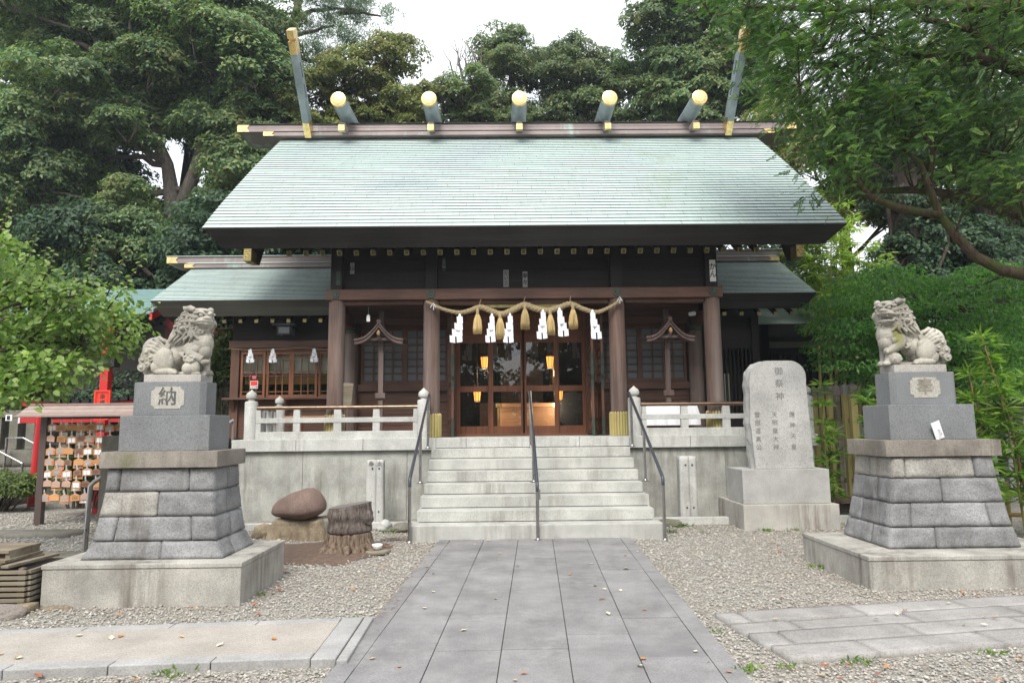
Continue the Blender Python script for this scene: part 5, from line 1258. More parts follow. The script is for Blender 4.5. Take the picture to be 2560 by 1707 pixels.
# ------------------------------------------------------------ stone flag posts with holes
for x, y, h, lab in ((-1.97, 10.62, .985, 'pale split stone flag post with four holes, left of the stairs'), (2.80, 10.66, .99, 'pale split stone flag post with four holes, right of the stairs')):
    t = empty('stone_post', (x, y, 0), lab, 'stone post')
    for s in (-1, 1):
        a, b = (x-.155, x-.0015) if s < 0 else (x+.0015, x+.115)
        mb = MB(); sub_box(mb, [(a, y-.09, -.05), (b, y-.09, -.05), (b, y+.09, -.05), (a, y+.09, -.05), (a+.012*(s < 0), y-.085, h), (b-.012*(s > 0), y-.085, h), (b-.012*(s > 0), y+.085, h), (a+.012*(s < 0), y+.085, h)], 4, 5, 18, .004, 8, int(x*10)+s)
        mb.build('half_post', M['granite'], t, smooth=True)
    for xx in (x-.055, x+.045):
        for z in (.86, .22):
            MB().tube([(xx, y-.097, z), (xx, y-.05, z)], .013, 12).build('hole', M['black'], t)
    if x < 0:
        text('inscription', [('奉', -.075, 0, .085), ('太', .05, 0, .085)], .08, (x, y-.096, .93), M['carve_pale'], t, .002)

# ------------------------------------------------------------ rocks, stump, bowl
def rock(name, c, r, mat, seed, flat=.5, sc=1.2, label=None, cat='rock', parent=None, amp=.22, rotz=0, n=36):
    mb = MB(); q = Matrix.Rotation(rotz, 3, 'Z')
    mb.sph((0, 0, 0), 1., n, n*2//3)
    out = []
    for v in mb.v:
        v = Vector(v); d = mnoise.fractal(v*sc+Vector((seed*5.1, 0, 0)), 1., 2., 5); v = v*(1+amp*d)
        v.z = max(v.z, -flat)
        v = q @ Vector((v.x*r[0], v.y*r[1], v.z*r[2])); out.append(tuple(v+Vector(c)))
    mb.v = out; o = mb.build(name, mat, parent, smooth=True)
    if label: tag(o, label, cat)
    return o
# smooth boulder shaped like a pointed egg on a squared rough block
mb = MB(); n = 40
prof = [(-.50, .045), (-.47, .10), (-.40, .16), (-.28, .215), (-.12, .262), (.02, .298), (.14, .32), (.24, .305), (.34, .255), (.42, .19), (.475, .12), (.50, .05)]
b0 = 0
for i, (x, r_) in enumerate(prof):
    cz = .62 + r_*.42 - (.02 if x < 0 else -.01) + .02*x
    for k in range(n):
        a = 2*math.pi*k/n; rz = r_*(.92 if math.sin(a) > 0 else .46); d = 1+.09*mnoise.fractal(Vector((x*3.2, math.cos(a)*1.3, math.sin(a)*1.3)), 1., 2., 4)
        mb.v.append((-2.82+x*.72, 9.52+r_*1.05*math.cos(a)*d, .385+.05*x+rz*math.sin(a)*d*.93))
for i in range(len(prof)-1):
    for k in range(n): mb.f.append((i*n+k, i*n+(k+1) % n, (i+1)*n+(k+1) % n, (i+1)*n+k))
mb.f.append(tuple(range(n))[::-1]); mb.f.append(tuple((len(prof)-1)*n+k for k in range(n)))
tag(mb.build('boulder', M['rock_brown'], smooth=True), 'smooth purple brown boulder lying on a rough ochre block', 'boulder')
mb = MB(); sub_box(mb, [(-3.20, 9.28, -.05), (-2.40, 9.30, -.05), (-2.36, 9.85, -.05), (-3.15, 9.85, -.05), (-3.12, 9.36, .26), (-2.50, 9.34, .25), (-2.42, 9.8, .25), (-3.06, 9.8, .26)], 26, 16, 16, .035, 4.2, 5)
tag(mb.build('stone_block', M['rock_ochre'], smooth=True), 'rough ochre stone block under the smooth brown boulder', 'rock')
mb = MB(); sub_box(mb, [(-2.46, 9.40, -.05), (-2.24, 9.42, -.05), (-2.2, 9.8, -.05), (-2.40, 9.8, -.05), (-2.47, 9.42, .27), (-2.26, 9.44, .26), (-2.22, 9.8, .26), (-2.42, 9.8, .26)], 6, 8, 8, .008, 5, 9)
tag(mb.build('stone_block', M['oldstone'], smooth=True), 'smooth grey upright stone beside the ochre block, behind the tree stump', 'rock')
rock('rock', (-3.32, 9.6, .06), (.16, .12, .13), M['rock_ochre'], 3, label='small ochre stone between the lion pedestal and the ochre block')
# stump in two pieces
st = empty('tree_stump', (-1.95, 8.45, 0), 'thick barked tree stump with a sawn log section set on its rotten root base', 'tree stump')
def bark_ring(mb, rows, cx, cy, n=96, seed=1, rough=.022):
    base = len(mb.v)
    for z, r_, fl in rows:
        for k in range(n):
            a = 2*math.pi*k/n
            g1 = mnoise.noise(Vector((math.cos(a)*7+seed, math.sin(a)*7, z*1.6))); g2 = mnoise.noise(Vector((math.cos(a)*18+seed, math.sin(a)*18, z*4)))
            rr_ = r_*(1+.05*math.sin(a*3+seed)) + rough*(abs(g1)*-1.3+.3) + rough*.55*g2 + fl*max(0, math.sin(a*4+seed*1.7))**2
            mb.v.append((cx+rr_*math.cos(a), cy+rr_*math.sin(a), z+.035*math.cos(a)*(1 if z > .5 else 0)))
    m = len(rows)
    for i in range(m-1):
        for k in range(n): mb.f.append((base+i*n+k, base+i*n+(k+1) % n, base+(i+1)*n+(k+1) % n, base+(i+1)*n+k))
    return base, m, n
mb = MB(); b_, m_, n_ = bark_ring(mb, [(.235+.31*i/12, .255+.01*math.sin(i), 0) for i in range(13)]+[(.548, .242, 0)], -1.91, 8.5, seed=1)
mb.f.append(tuple(b_+k for k in range(n_))[::-1])
mb.build('log_section', M['bark_stump'], st, smooth=True)
mb = MB()
for j, r_ in enumerate((.242, .20, .14, .08, .02)):
    for k in range(48):
        a = 2*math.pi*k/48; rj = r_*(1+.05*math.sin(a*3+1)); mb.v.append((-1.91+rj*math.cos(a), 8.5+rj*math.sin(a), .552-.006*(j > 1)+.035*math.cos(a)*r_/.242))
for j in range(4):
    for k in range(48): mb.f.append((j*48+k, j*48+(k+1) % 48, (j+1)*48+(k+1) % 48, (j+1)*48+k))
mb.f.append(tuple(4*48+k for k in range(48)))
mb.build('cut_face', M['cutwood'], st, smooth=True)
mb = MB(); b_, m_, n_ = bark_ring(mb, [(-.05, .37, .12), (.02, .33, .09), (.07, .30, .05), (.12, .28, .02), (.17, .27, 0), (.21, .265, 0), (.232, .26, 0)], -1.92, 8.5, seed=2, rough=.03)
mb.f.append(tuple(b_+(m_-1)*n_+k for k in range(n_))); mb.build('root_base', M['rot'], st, smooth=True)
rock('burl', (-1.665, 8.43, .40), (.06, .07, .085), M['bark_stump'], 4, 1., parent=st, amp=.2)
for i, (a, l_) in enumerate(((-2.3, .18), (-.5, .2), (-1.35, .12))):
    c, s_ = math.cos(a), math.sin(a)
    MB().tube([(-1.93+c*.28, 8.48+s_*.28, .08), (-1.93+c*(.28+l_*.5), 8.48+s_*(.28+l_*.5), .035), (-1.93+c*(.28+l_), 8.48+s_*(.28+l_)-.05, .0)], [.06, .04, .015], 8).build('root', M['rot'], st, smooth=True)
mb = MB(); mb.lathe([(.13, .012), (.135, .02), (.135, .04), (.125, .05)], (-1.525, 8.30, 0), 24)
noisy(mb, .008, 6); tag(mb.build('wooden_disc', M['oldplank'], bevel=.003), 'small round slice of wood lying on gravel under the white bowl', 'wood disc')
mb = MB(); mb.lathe([(.025, .053), (.03, .055), (.05, .07), (.062, .10), (.064, .115), (.060, .115), (.055, .09), (.03, .068)], (-1.53, 8.31, 0), 28)
tag(mb.build('bowl', M['porcelain'], smooth=True), 'small white porcelain bowl on a slice of wood by the tree stump', 'bowl')
rock('rock', (-1.75, 10.1, .06), (.11, .09, .10), M['granite'], 8, label='small pale stone at the foot of the left stone flag post', rotz=.4)
rock('rock', (-1.47, 10.0, .05), (.17, .10, .08), M['oldstone'], 12, label='flat mossy stone between the left flag post and the stairs', rotz=.2)
rock('rock', (-1.45, 9.2, .0), (.24, .05, .05), M['bark_stump'], 15, label='weathered grey root lying on the gravel near the stair foot', rotz=-.2, cat='root')
rock('rock', (2.35, 10.2, .04), (.22, .12, .07), M['oldstone'], 14, label='flat mossy stone between the stairs and the right flag post', rotz=.1)
# ------------------------------------------------------------ slatted box with rocks at the left edge
t = empty('slatted_box', (-4.55, 6.2, 0), 'weathered slatted wooden box standing beside the left pedestal base', 'wooden box')
for i in range(6): mb = MB(); z = .075+i*.0455; mb.box(-5.2, -4.02, 5.93, 5.955, z, z+.029); mb.build('slat', M['oldplank'], t, .002)
for i in range(6): mb = MB(); z = .075+i*.0455; mb.box(-4.03, -3.995, 5.96, 6.5, z, z+.029); mb.build('slat', M['oldplank'], t, .002)
for x in (-4.08, -4.6, -5.1): MB().box(x-.02, x+.02, 5.958, 6.0, .05, .345).build('post', M['oldplank'], t)
for i in range(9): x = -5.15+i*.135; x -= .13; mb = MB(); mb.beam((x, 5.93, .362), (x+.06, 6.5, .362), .07, .022); mb.build('lid_slat', M['oldplank'], t, .002)
MB().box(-5.2, -4.0, 5.99, 6.5, .05, .33).build('liner', M['black'], t)
t = empty('wooden_ledge', (-4.6, 6.35, .37), 'short wooden plank ledge lying on top of the slatted box', 'plank')
MB().box(-5.2, -4.28, 6.08, 6.5, .445, .47).build('top_board', M['oldplank'], t, .003); MB().box(-5.2, -4.26, 6.02, 6.5, .375, .40).build('bottom_board', M['oldplank'], t, .003)
MB().box(-4.32, -4.28, 6.10, 6.48, .40, .445).build('end_block', M['oldplank'], t); MB().box(-4.9, -4.33, 6.14, 6.18, .40, .445).build('rail', M['signwood'], t)
for x, m_, lab in ((-4.36, 'brickred', 'red brick under the slatted box'), (-4.16, 'rock_grey', 'dull olive brick under the right corner of the slatted box'), (-4.005, 'rock_ochre', 'orange brown brick wedged beside the left pedestal base')):
    mb = MB(); sub_box(mb, [(x-.085, 5.86, 0), (x+.07, 5.86, 0), (x+.07, 6.0, 0), (x-.085, 6.0, 0), (x-.085, 5.86, .065), (x+.07, 5.86, .065), (x+.07, 6.0, .065), (x-.085, 6.0, .065)], 6, 4, 4, .006, 8, int(x*50)); tag(mb.build('brick', M[m_], smooth=True), lab, 'brick')
rock('rock', (-4.04, 5.75, .02), (.15, .10, .075), M['rock_grey'], 21, label='long grey brown rock at the left pedestal corner, in front of the bricks', rotz=.35)
rock('rock', (-4.30, 5.72, .02), (.10, .09, .06), M['kerb'], 22, label='blue grey rock at the left edge before the slatted box')
rock('rock', (-4.55, 5.74, .02), (.12, .09, .06), M['rock_ochre'], 25, label='ochre rock at the far left before the slatted box')
rock('rock', (-3.78, 6.0, .0), (.13, .05, .035), M['rock_ochre'], 26, label='thin ochre stone tucked under the left pedestal base')
# ------------------------------------------------------------ votive plaque rack
t = empty('votive_plaque_rack', (-6.75, 11.1, 0), 'brown rack with curved sheet metal roof hung with rows of wooden votive plaques', 'rack')
YR = 11.1
for x in (-7.375, -6.02): MB().box(x-.055, x+.05, YR-.05, YR+.05, 0, 1.74).build('post', M['rackbrown'], t, .004)
RZ = [1.477, 1.282, 1.113, .952, .776, .60]
for z in RZ: MB().box(-7.325, -6.075, YR-.02, YR+.02, z-.026, z+.026).build('rail', M['rackbrown'], t, .002)
MB().box(-7.325, -6.075, YR-.02, YR+.02, 1.66, 1.72).build('rail', M['rackbrown'], t, .002)
prof = [(YR-.36, 1.705), (YR-.30, 1.718), (YR-.22, 1.755), (YR-.12, 1.82), (YR-.03, 1.875), (YR, 1.895)]
P = prof + [(2*YR-y, z) for y, z in prof[::-1][1:]]
mb = MB(); mb.prism(P+[(y, z-.012) for y, z in P[::-1]], 'x', -7.66, -5.75)
for i in range(1, 4): y, z = prof[i]; mb.box(-7.66, -5.75, y-.004, y+.004, z-.002, z+.006)
rf = mb.build('roof', M['brownroof'], t); MB().box(-7.66, -5.75, YR-.03, YR+.03, 1.885, 1.91).build('ridge', M['brownroof'], rf)
# plaques: one of each kind, then copied onto the hooks
def plaque_proto(w_, h_, mat, art, wcol):
    o = empty('votive_plaque', (0, 0, 0), 'plaque', 'votive plaque', 'votive plaques on the rack')
    mb = MB(); mb.prism([(-w_/2, -h_), (w_/2, -h_), (w_/2, -.03), (0, 0), (-w_/2, -.03)], 'y', -.006, .006); mb.build('board', mat, o, .001)
    mb = MB(); mb.tube([(-.008, -.006, -.012), (-.004, -.02, .05), (.006, -.02, .062), (.008, -.006, -.012)], .0035, 5); mb.build('cord', M['paper'], o)
    if art == 'print':
        mb = MB(); pts = [(.045*math.cos(a)*(1+.2*math.sin(3*a)), -h_*.58+.026*math.sin(a)) for a in np.linspace(0, 6.283, 15)[:-1]]; mb.prism(pts, 'y', -.0075, -.006); mb.build('picture', plain('plaque_print', (.45, .5, .56), .6, var=.5, sc=60), o)
        mb = MB(); mb.box(w_*.36, w_*.44, -.0072, -.006, -h_*.9, -h_*.4); mb.build('print_edge', M['redsign'], o)
    elif art == 'paper':
        mb = MB(); mb.box(-w_*.34, -.004, -.0075, -.006, -h_*.88, -h_*.34); mb.box(.004, w_*.34, -.0075, -.006, -h_*.88, -h_*.34); mb.build('paper_sheet', M['paper'], o)
    elif art == 'writing':
        mb = MB()
        for k in range(4):
            x_ = -w_*.3
            while x_ < w_*.28: l_ = .006+.012*((k*7+int(x_*900)) % 5)/4; mb.box(x_, x_+l_, -.0072, -.006, -h_*(.42+.13*k)-.004, -h_*(.42+.13*k)+.002); x_ += l_+.008
        mb.build('handwriting', M['ink'], o)
    return o
pw2 = wood('plaque_wood_orange', (.56, .30, .13), (.44, .21, .085), 'x', .6); pw3 = wood('plaque_wood_brown', (.28, .15, .09), (.2, .10, .06), 'x', .6); pw4 = wood('plaque_wood_pink', (.50, .33, .25), (.42, .26, .19), 'x', .6)
protos = {'a': plaque_proto(.158, .112, M['palewood'], 'print', 0), 'b': plaque_proto(.15, .105, pw2, 'writing', 0), 'c': plaque_proto(.15, .115, M['palewood'], 'paper', 0), 'd': plaque_proto(.135, .095, pw3, 'writing', 0), 'e': plaque_proto(.14, .10, pw4, 'none', 0), 'f': plaque_proto(.15, .105, pw2, 'none', 0)}
knd = {'a': 'pale votive plaque with grey printed picture', 'b': 'orange votive plaque covered in handwriting', 'c': 'pale votive plaque with white paper sheets', 'd': 'dark brown votive plaque with handwriting', 'e': 'pinkish blank votive plaque', 'f': 'plain orange votive plaque'}
rows = ['cbffbcab', 'ebcdaca', 'aafdcc', 'aedfaf', 'cacdcd', 'eeecdf', 'afabe']
rown = ['top row', 'second row', 'third row', 'fourth row', 'fifth row', 'sixth row', 'bottom row']
ordn = ['first', 'second', 'third', 'fourth', 'fifth', 'sixth', 'seventh', 'eighth']
hang = [1.60] + [z-.02 for z in RZ[:5]] + [.545]
used = set(); rr = random.Random(9)
hk = [1.66, 1.477, 1.282, 1.113, .952, .776, .60]
for r_, row in enumerate(rows):
    for i, k in enumerate(row):
        pr0 = protos[k]; o = pr0 if k not in used else copy_tree(pr0); used.add(k)
        x = -7.245 + i*.1535 + (.01 if r_ % 2 else 0) - .006*r_ + rr.uniform(-.012, .012)
        o.location = (x, YR-.034-rr.uniform(0, .012), hk[r_]-.055-rr.uniform(0, .03) - (.04 if r_ == 6 else 0)); o.rotation_euler = (R(rr.uniform(-3, 3)), R(rr.uniform(-5, 5)), R(rr.uniform(-9, 9)))
        o['label'] = f'{knd[k]}, {ordn[i]} from left in {rown[r_]}'; o.scale = (1.0, 1, 1.12)
        if rr.random() < .45:
            k2 = rr.choice('aecf'); o2 = copy_tree(protos[k2]) if k2 in used else protos[k2]; used.add(k2); o2.location = (x+rr.uniform(-.012, .012), YR-.020, o.location.z-.055); o2.rotation_euler = (0, R(rr.uniform(-4, 4)), 0); o2.scale = (1, 1, 1)
            o2['label'] = f'{knd[k2]}, hung behind the {ordn[i]} one in {rown[r_]}'
# red gate, pole and building behind the rack
t = empty('red_gate', (-8.4, 13.8, 0), 'red wooden torii gate with black capped curved lintel behind the plaque rack', 'torii gate')
YT = 13.8
for x, dx_ in ((-9.28, -.06), (-7.58, .06)): MB().tube([(x+dx_, YT, -.1), (x, YT, 1.95)], [.078, .07], 18).build('leg', M['red'], t, smooth='angle')
mb = MB(); mb.box(-9.66, -7.2, YT-.05, YT+.05, 1.63, 1.735); nk = mb.build('tie_beam', M['red'], t, .005)
MB().box(-9.69, -9.655, YT-.055, YT+.055, 1.625, 1.74).build('white_end', M['white'], nk)
MB().box(-9.22, -9.18, YT-.07, YT+.07, 1.74, 1.79).build('white_end', M['white'], nk)
mb = MB(); xs = np.linspace(-9.75, -7.1, 15); zl = lambda x: 1.89+.10*((x+8.43)/1.3)**2
for a, b in zip(xs, xs[1:]): mb.hexa([(x, y, zl(x)+dz) for dz in (0, .12) for x, y in ((a, YT-.08), (b, YT-.08), (b, YT+.08), (a, YT+.08))])
lt = mb.build('lintel', M['red'], t)
mb = MB()
for a, b in zip(xs, xs[1:]): mb.hexa([(x, y, zl(x)+.121+dz) for dz in (0, .07) for x, y in ((a-.02, YT-.15), (b+.02, YT-.15), (b+.02, YT+.15), (a-.02, YT+.15))])
mb.build('lintel_cap', M['black'], lt)
t = empty('red_building', (-7.2, 15.5, 0), 'small red shrine building with green sheet roof behind the left lion', 'building')
mb = MB(); mb.add([(-9.6, 14.9, 4.34), (-7.82, 14.9, 4.34), (-7.3, 14.2, 3.82), (-10.1, 14.2, 3.82)], [(0, 1, 2, 3)])
mb = MB(); mb.prism([(14.2, 3.95), (15.9, 4.75), (17.6, 3.95), (17.6, 3.88), (15.9, 4.66), (14.2, 3.88)], 'x', -10.6, -7.42); rf = mb.build('roof', M['greenroof'], t)
mb = MB()
for i in range(14): y = 14.22+.12*i; z = 3.957+(.8/1.7)*(.12*i+.02); mb.box(-10.6, -7.42, y, y+.02, z-.004, z+.012)
mb.build('seam', M['greenroof'], rf)
mb = MB(); mb.prism([(14.15, 3.93), (15.9, 4.74), (15.9, 4.55), (14.15, 3.74)], 'x', -7.41, -7.36); mb.build('barge_board', M['red'], t); mb = MB(); mb.prism([(14.13, 3.97), (15.9, 4.80), (15.9, 4.73), (14.13, 3.90)], 'x', -7.40, -7.33); mb.build('barge_trim', M['copperblue'], t)
MB().beam((-7.45, 14.9, 3.85), (-6.0, 14.9, 2.5), .14, .05, (0, 1, 0)).build('brace', plain('maroon_red', (.16, .012, .014), .5), t)  # the brace itself is dark maroon
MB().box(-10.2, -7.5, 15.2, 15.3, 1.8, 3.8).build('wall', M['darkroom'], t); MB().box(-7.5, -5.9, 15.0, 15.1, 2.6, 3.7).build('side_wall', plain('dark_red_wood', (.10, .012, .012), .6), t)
MB().box(-7.36, -7.215, 12.45, 12.6, 0, 3.7).build('pillar', M['red'], t, .006); MB().box(-10.3, -7.1, 12.42, 12.62, 2.62, 2.80).build('beam', M['black'], t)
t = empty('red_sign', (-7.13, 12.2, 1.7), 'vertical vermilion sign with black characters 幸福稲荷 above the plaque rack', 'sign')
MB().box(-7.265, -6.995, 12.18, 12.2, 1.66, 2.17).build('panel', M['redsign'], t)
mb = MB(); mb.box(-7.27, -7.245, 12.165, 12.205, 1.66, 2.18); mb.box(-7.015, -6.99, 12.165, 12.205, 1.66, 2.18); mb.box(-7.245, -7.015, 12.165, 12.205, 2.15, 2.18); mb.box(-7.245, -7.015, 12.165, 12.205, 1.655, 1.68); mb.build('frame', M['redsign'], t)
mb = MB(); mb.box(-7.226, -7.222, 12.176, 12.18, 1.70, 2.125); mb.box(-7.038, -7.034, 12.176, 12.18, 1.70, 2.125); mb.box(-7.222, -7.038, 12.176, 12.18, 2.121, 2.125); mb.build('border_line', M['ink'], t)
text('lettering', '幸福稲荷', .098, (-7.13, 12.178, 1.90), M['ink'], t, .002, gap=1.08, bold=True)
t = empty('notice', (-9.9, 13.8, 1.7), 'small white notice with black mark at the left end of the red gate', 'notice')
MB().box(-9.98, -9.85, 13.80, 13.81, 1.68, 1.80).build('paper', M['white'], t); MB().box(-9.95, -9.89, 13.794, 13.80, 1.70, 1.78).build('mark', M['ink'], t)
# stone stair, terrace wall and posts at the far left
t = empty('terrace_wall', (-9.5, 13.5, 0), 'mossy stone terrace wall with pillar fence and steps at the far left', 'wall')
for r_ in range(3):
    for i in range(7):
        x = -14.2+i*.74+(.3 if r_ % 2 else 0); mb = MB(); sub_box(mb, [(x, 14.8, .36*r_), (x+.73, 14.8, .36*r_), (x+.73, 15.3, .36*r_), (x, 15.3, .36*r_), (x, 14.8, .36*r_+.355), (x+.73, 14.8, .36*r_+.355), (x+.73, 15.3, .36*r_+.355), (x, 15.3, .36*r_+.355)], 6, 4, 4, .012, 5, i+7*r_); mb.build('wall_stone', M['oldstone'], t, smooth=True)
for i in range(14):
    x = -13.6+i*.36; mb = MB(); mb.box(x, x+.19, 14.95, 15.13, 1.08, 1.76); mb.build('fence_post', M['oldstone'], t, .01)
MB().box(-14.4, -8.6, 14.93, 15.15, 1.77, 1.92).build('top_rail', M['oldstone'], t, .01)
for i in range(6): MB().box(-12.0, -9.85, 13.9+.25*i, 14.17+.25*i, 0, .17*(i+1)).build('stair_step', M['oldstone'], t, .01)
t = empty('stair_rail', (-10, 14, 0), 'thin steel handrail on the far left stone steps', 'handrail')
MB().tube([(-9.85, 14.2, .1), (-9.85, 14.2, .82), (-10.6, 14.2, 1.20), (-10.9, 14.2, 1.35)], .022, 8).build('rail', M['steel'], t); MB().tube([(-10.5, 14.2, .5), (-10.5, 14.2, 1.15)], .018, 8).build('post', M['steel'], t)
MB().tube([(-9.5, 14.6, 1.0), (-10.15, 14.6, 1.33), (-10.5, 14.6, 1.33), (-10.5, 14.6, .4)], .022, 8).build('rail', M['steel'], t)
# grey post and steel rail behind the left pedestal
t = empty('grey_post', (-4.62, 8.0, 0), 'round weathered grey timber post rising behind the left pedestal', 'post')
MB().tube([(-4.56, 8.0, -.1), (-4.56, 8.0, 1.42)], [.088, .088], 20).build('shaft', M['oldstone'], t, smooth='angle'); MB().tube([(-4.585, 7.905, 1.16), (-4.585, 7.95, 1.16)], .014, 10).build('hole', M['black'], t)
t = empty('steel_rail', (-4.75, 8.0, 0), 'bent stainless steel handrail with white tape beside the left pedestal', 'handrail')
MB().tube([(-4.72, 7.9, -.05), (-4.70, 7.9, .86), (-4.67, 7.92, .905), (-4.50, 8.0, 1.04), (-4.2, 8.1, 1.3)], .026, 12).build('rail', M['steel'], t, smooth='angle')
MB().prism([(-4.52, 1.03), (-4.45, 1.08), (-4.45, .72)], 'y', 7.93, 7.935).build('tape', M['white'], t)
# picket fence and bamboo rail fence on the right
t = empty('picket_fence', (5.6, 11.6, 0), 'bamboo and timber picket fence with dark capped posts beside the tablet', 'fence')
for i in range(7):
    f = i/6; x = 5.52+.30*f; y = 12.6-1.1*f
    x = 5.62+.04*i; y = 12.7-.2*i; wdt = .075 if i < 6 else .11
    mb = MB(); mb.box(x-wdt*.5, x+wdt*.5, y-.05, y+.05, 0, 1.95); po = mb.build('picket', M['bamboo_dry'] if i % 4 else M['oldplank'], t, .006)
    mb = MB(); mb.box(x-wdt*.55, x+wdt*.55, y-.056, y+.056, 1.95, 2.10); mb.add([(x-wdt*.55, y-.056, 2.10), (x+wdt*.55, y-.056, 2.10), (x+wdt*.55, y+.056, 2.10), (x-wdt*.55, y+.056, 2.10), (x, y, 2.14)], [(0, 1, 4), (1, 2, 4), (2, 3, 4), (3, 0, 4)]); mb.build('cap', M['copper'], po, .004)
MB().beam((5.66, 12.6, 1.5), (5.9, 11.45, 1.5), .04, .08).build('rail', M['oldplank'], t); MB().beam((5.66, 12.6, .5), (5.9, 11.45, .5), .04, .08).build('rail', M['oldplank'], t)
t = empty('bamboo_fence', (6.9, 9.1, 0), 'low fence of dry bamboo rails behind the right lion pedestal', 'fence')
for z in (.25, .51): MB().tube([(6.0, 9.3, z), (7.6, 9.0, z)], .03, 10).build('rail', M['bamboo_dryx'], t, smooth='angle')
for x, y in ((6.05, 9.33), (6.66, 9.2), (7.3, 9.08)): MB().tube([(x, y, 0), (x, y, .68)], .03, 10).build('post', M['bamboo_dry'], t, smooth='angle')
t = empty('stone_fence', (6.5, 13.5, 0), 'grey stone pillar fence in the shade behind the bamboo on the right', 'fence')
for i in range(14): x = 5.9+.36*i; MB().box(x, x+.16, 13.0, 13.16, 0, 1.55).build('pillar', M['kerb'], t, .01)
MB().box(5.8, 11, 12.98, 13.18, 1.25, 1.36).build('rail', M['kerb'], t, .008)
t = empty('planter_step', (5.2, 10.8, 0), 'stack of dark wooden planks lying behind the tablet base', 'planks')
for i in range(3): MB().box(4.85, 5.6, 10.9-.12*i, 11.1-.12*i, .12*i, .12*i+.1).build('plank', M['signwood'] if i else M['kerb'], t, .004)
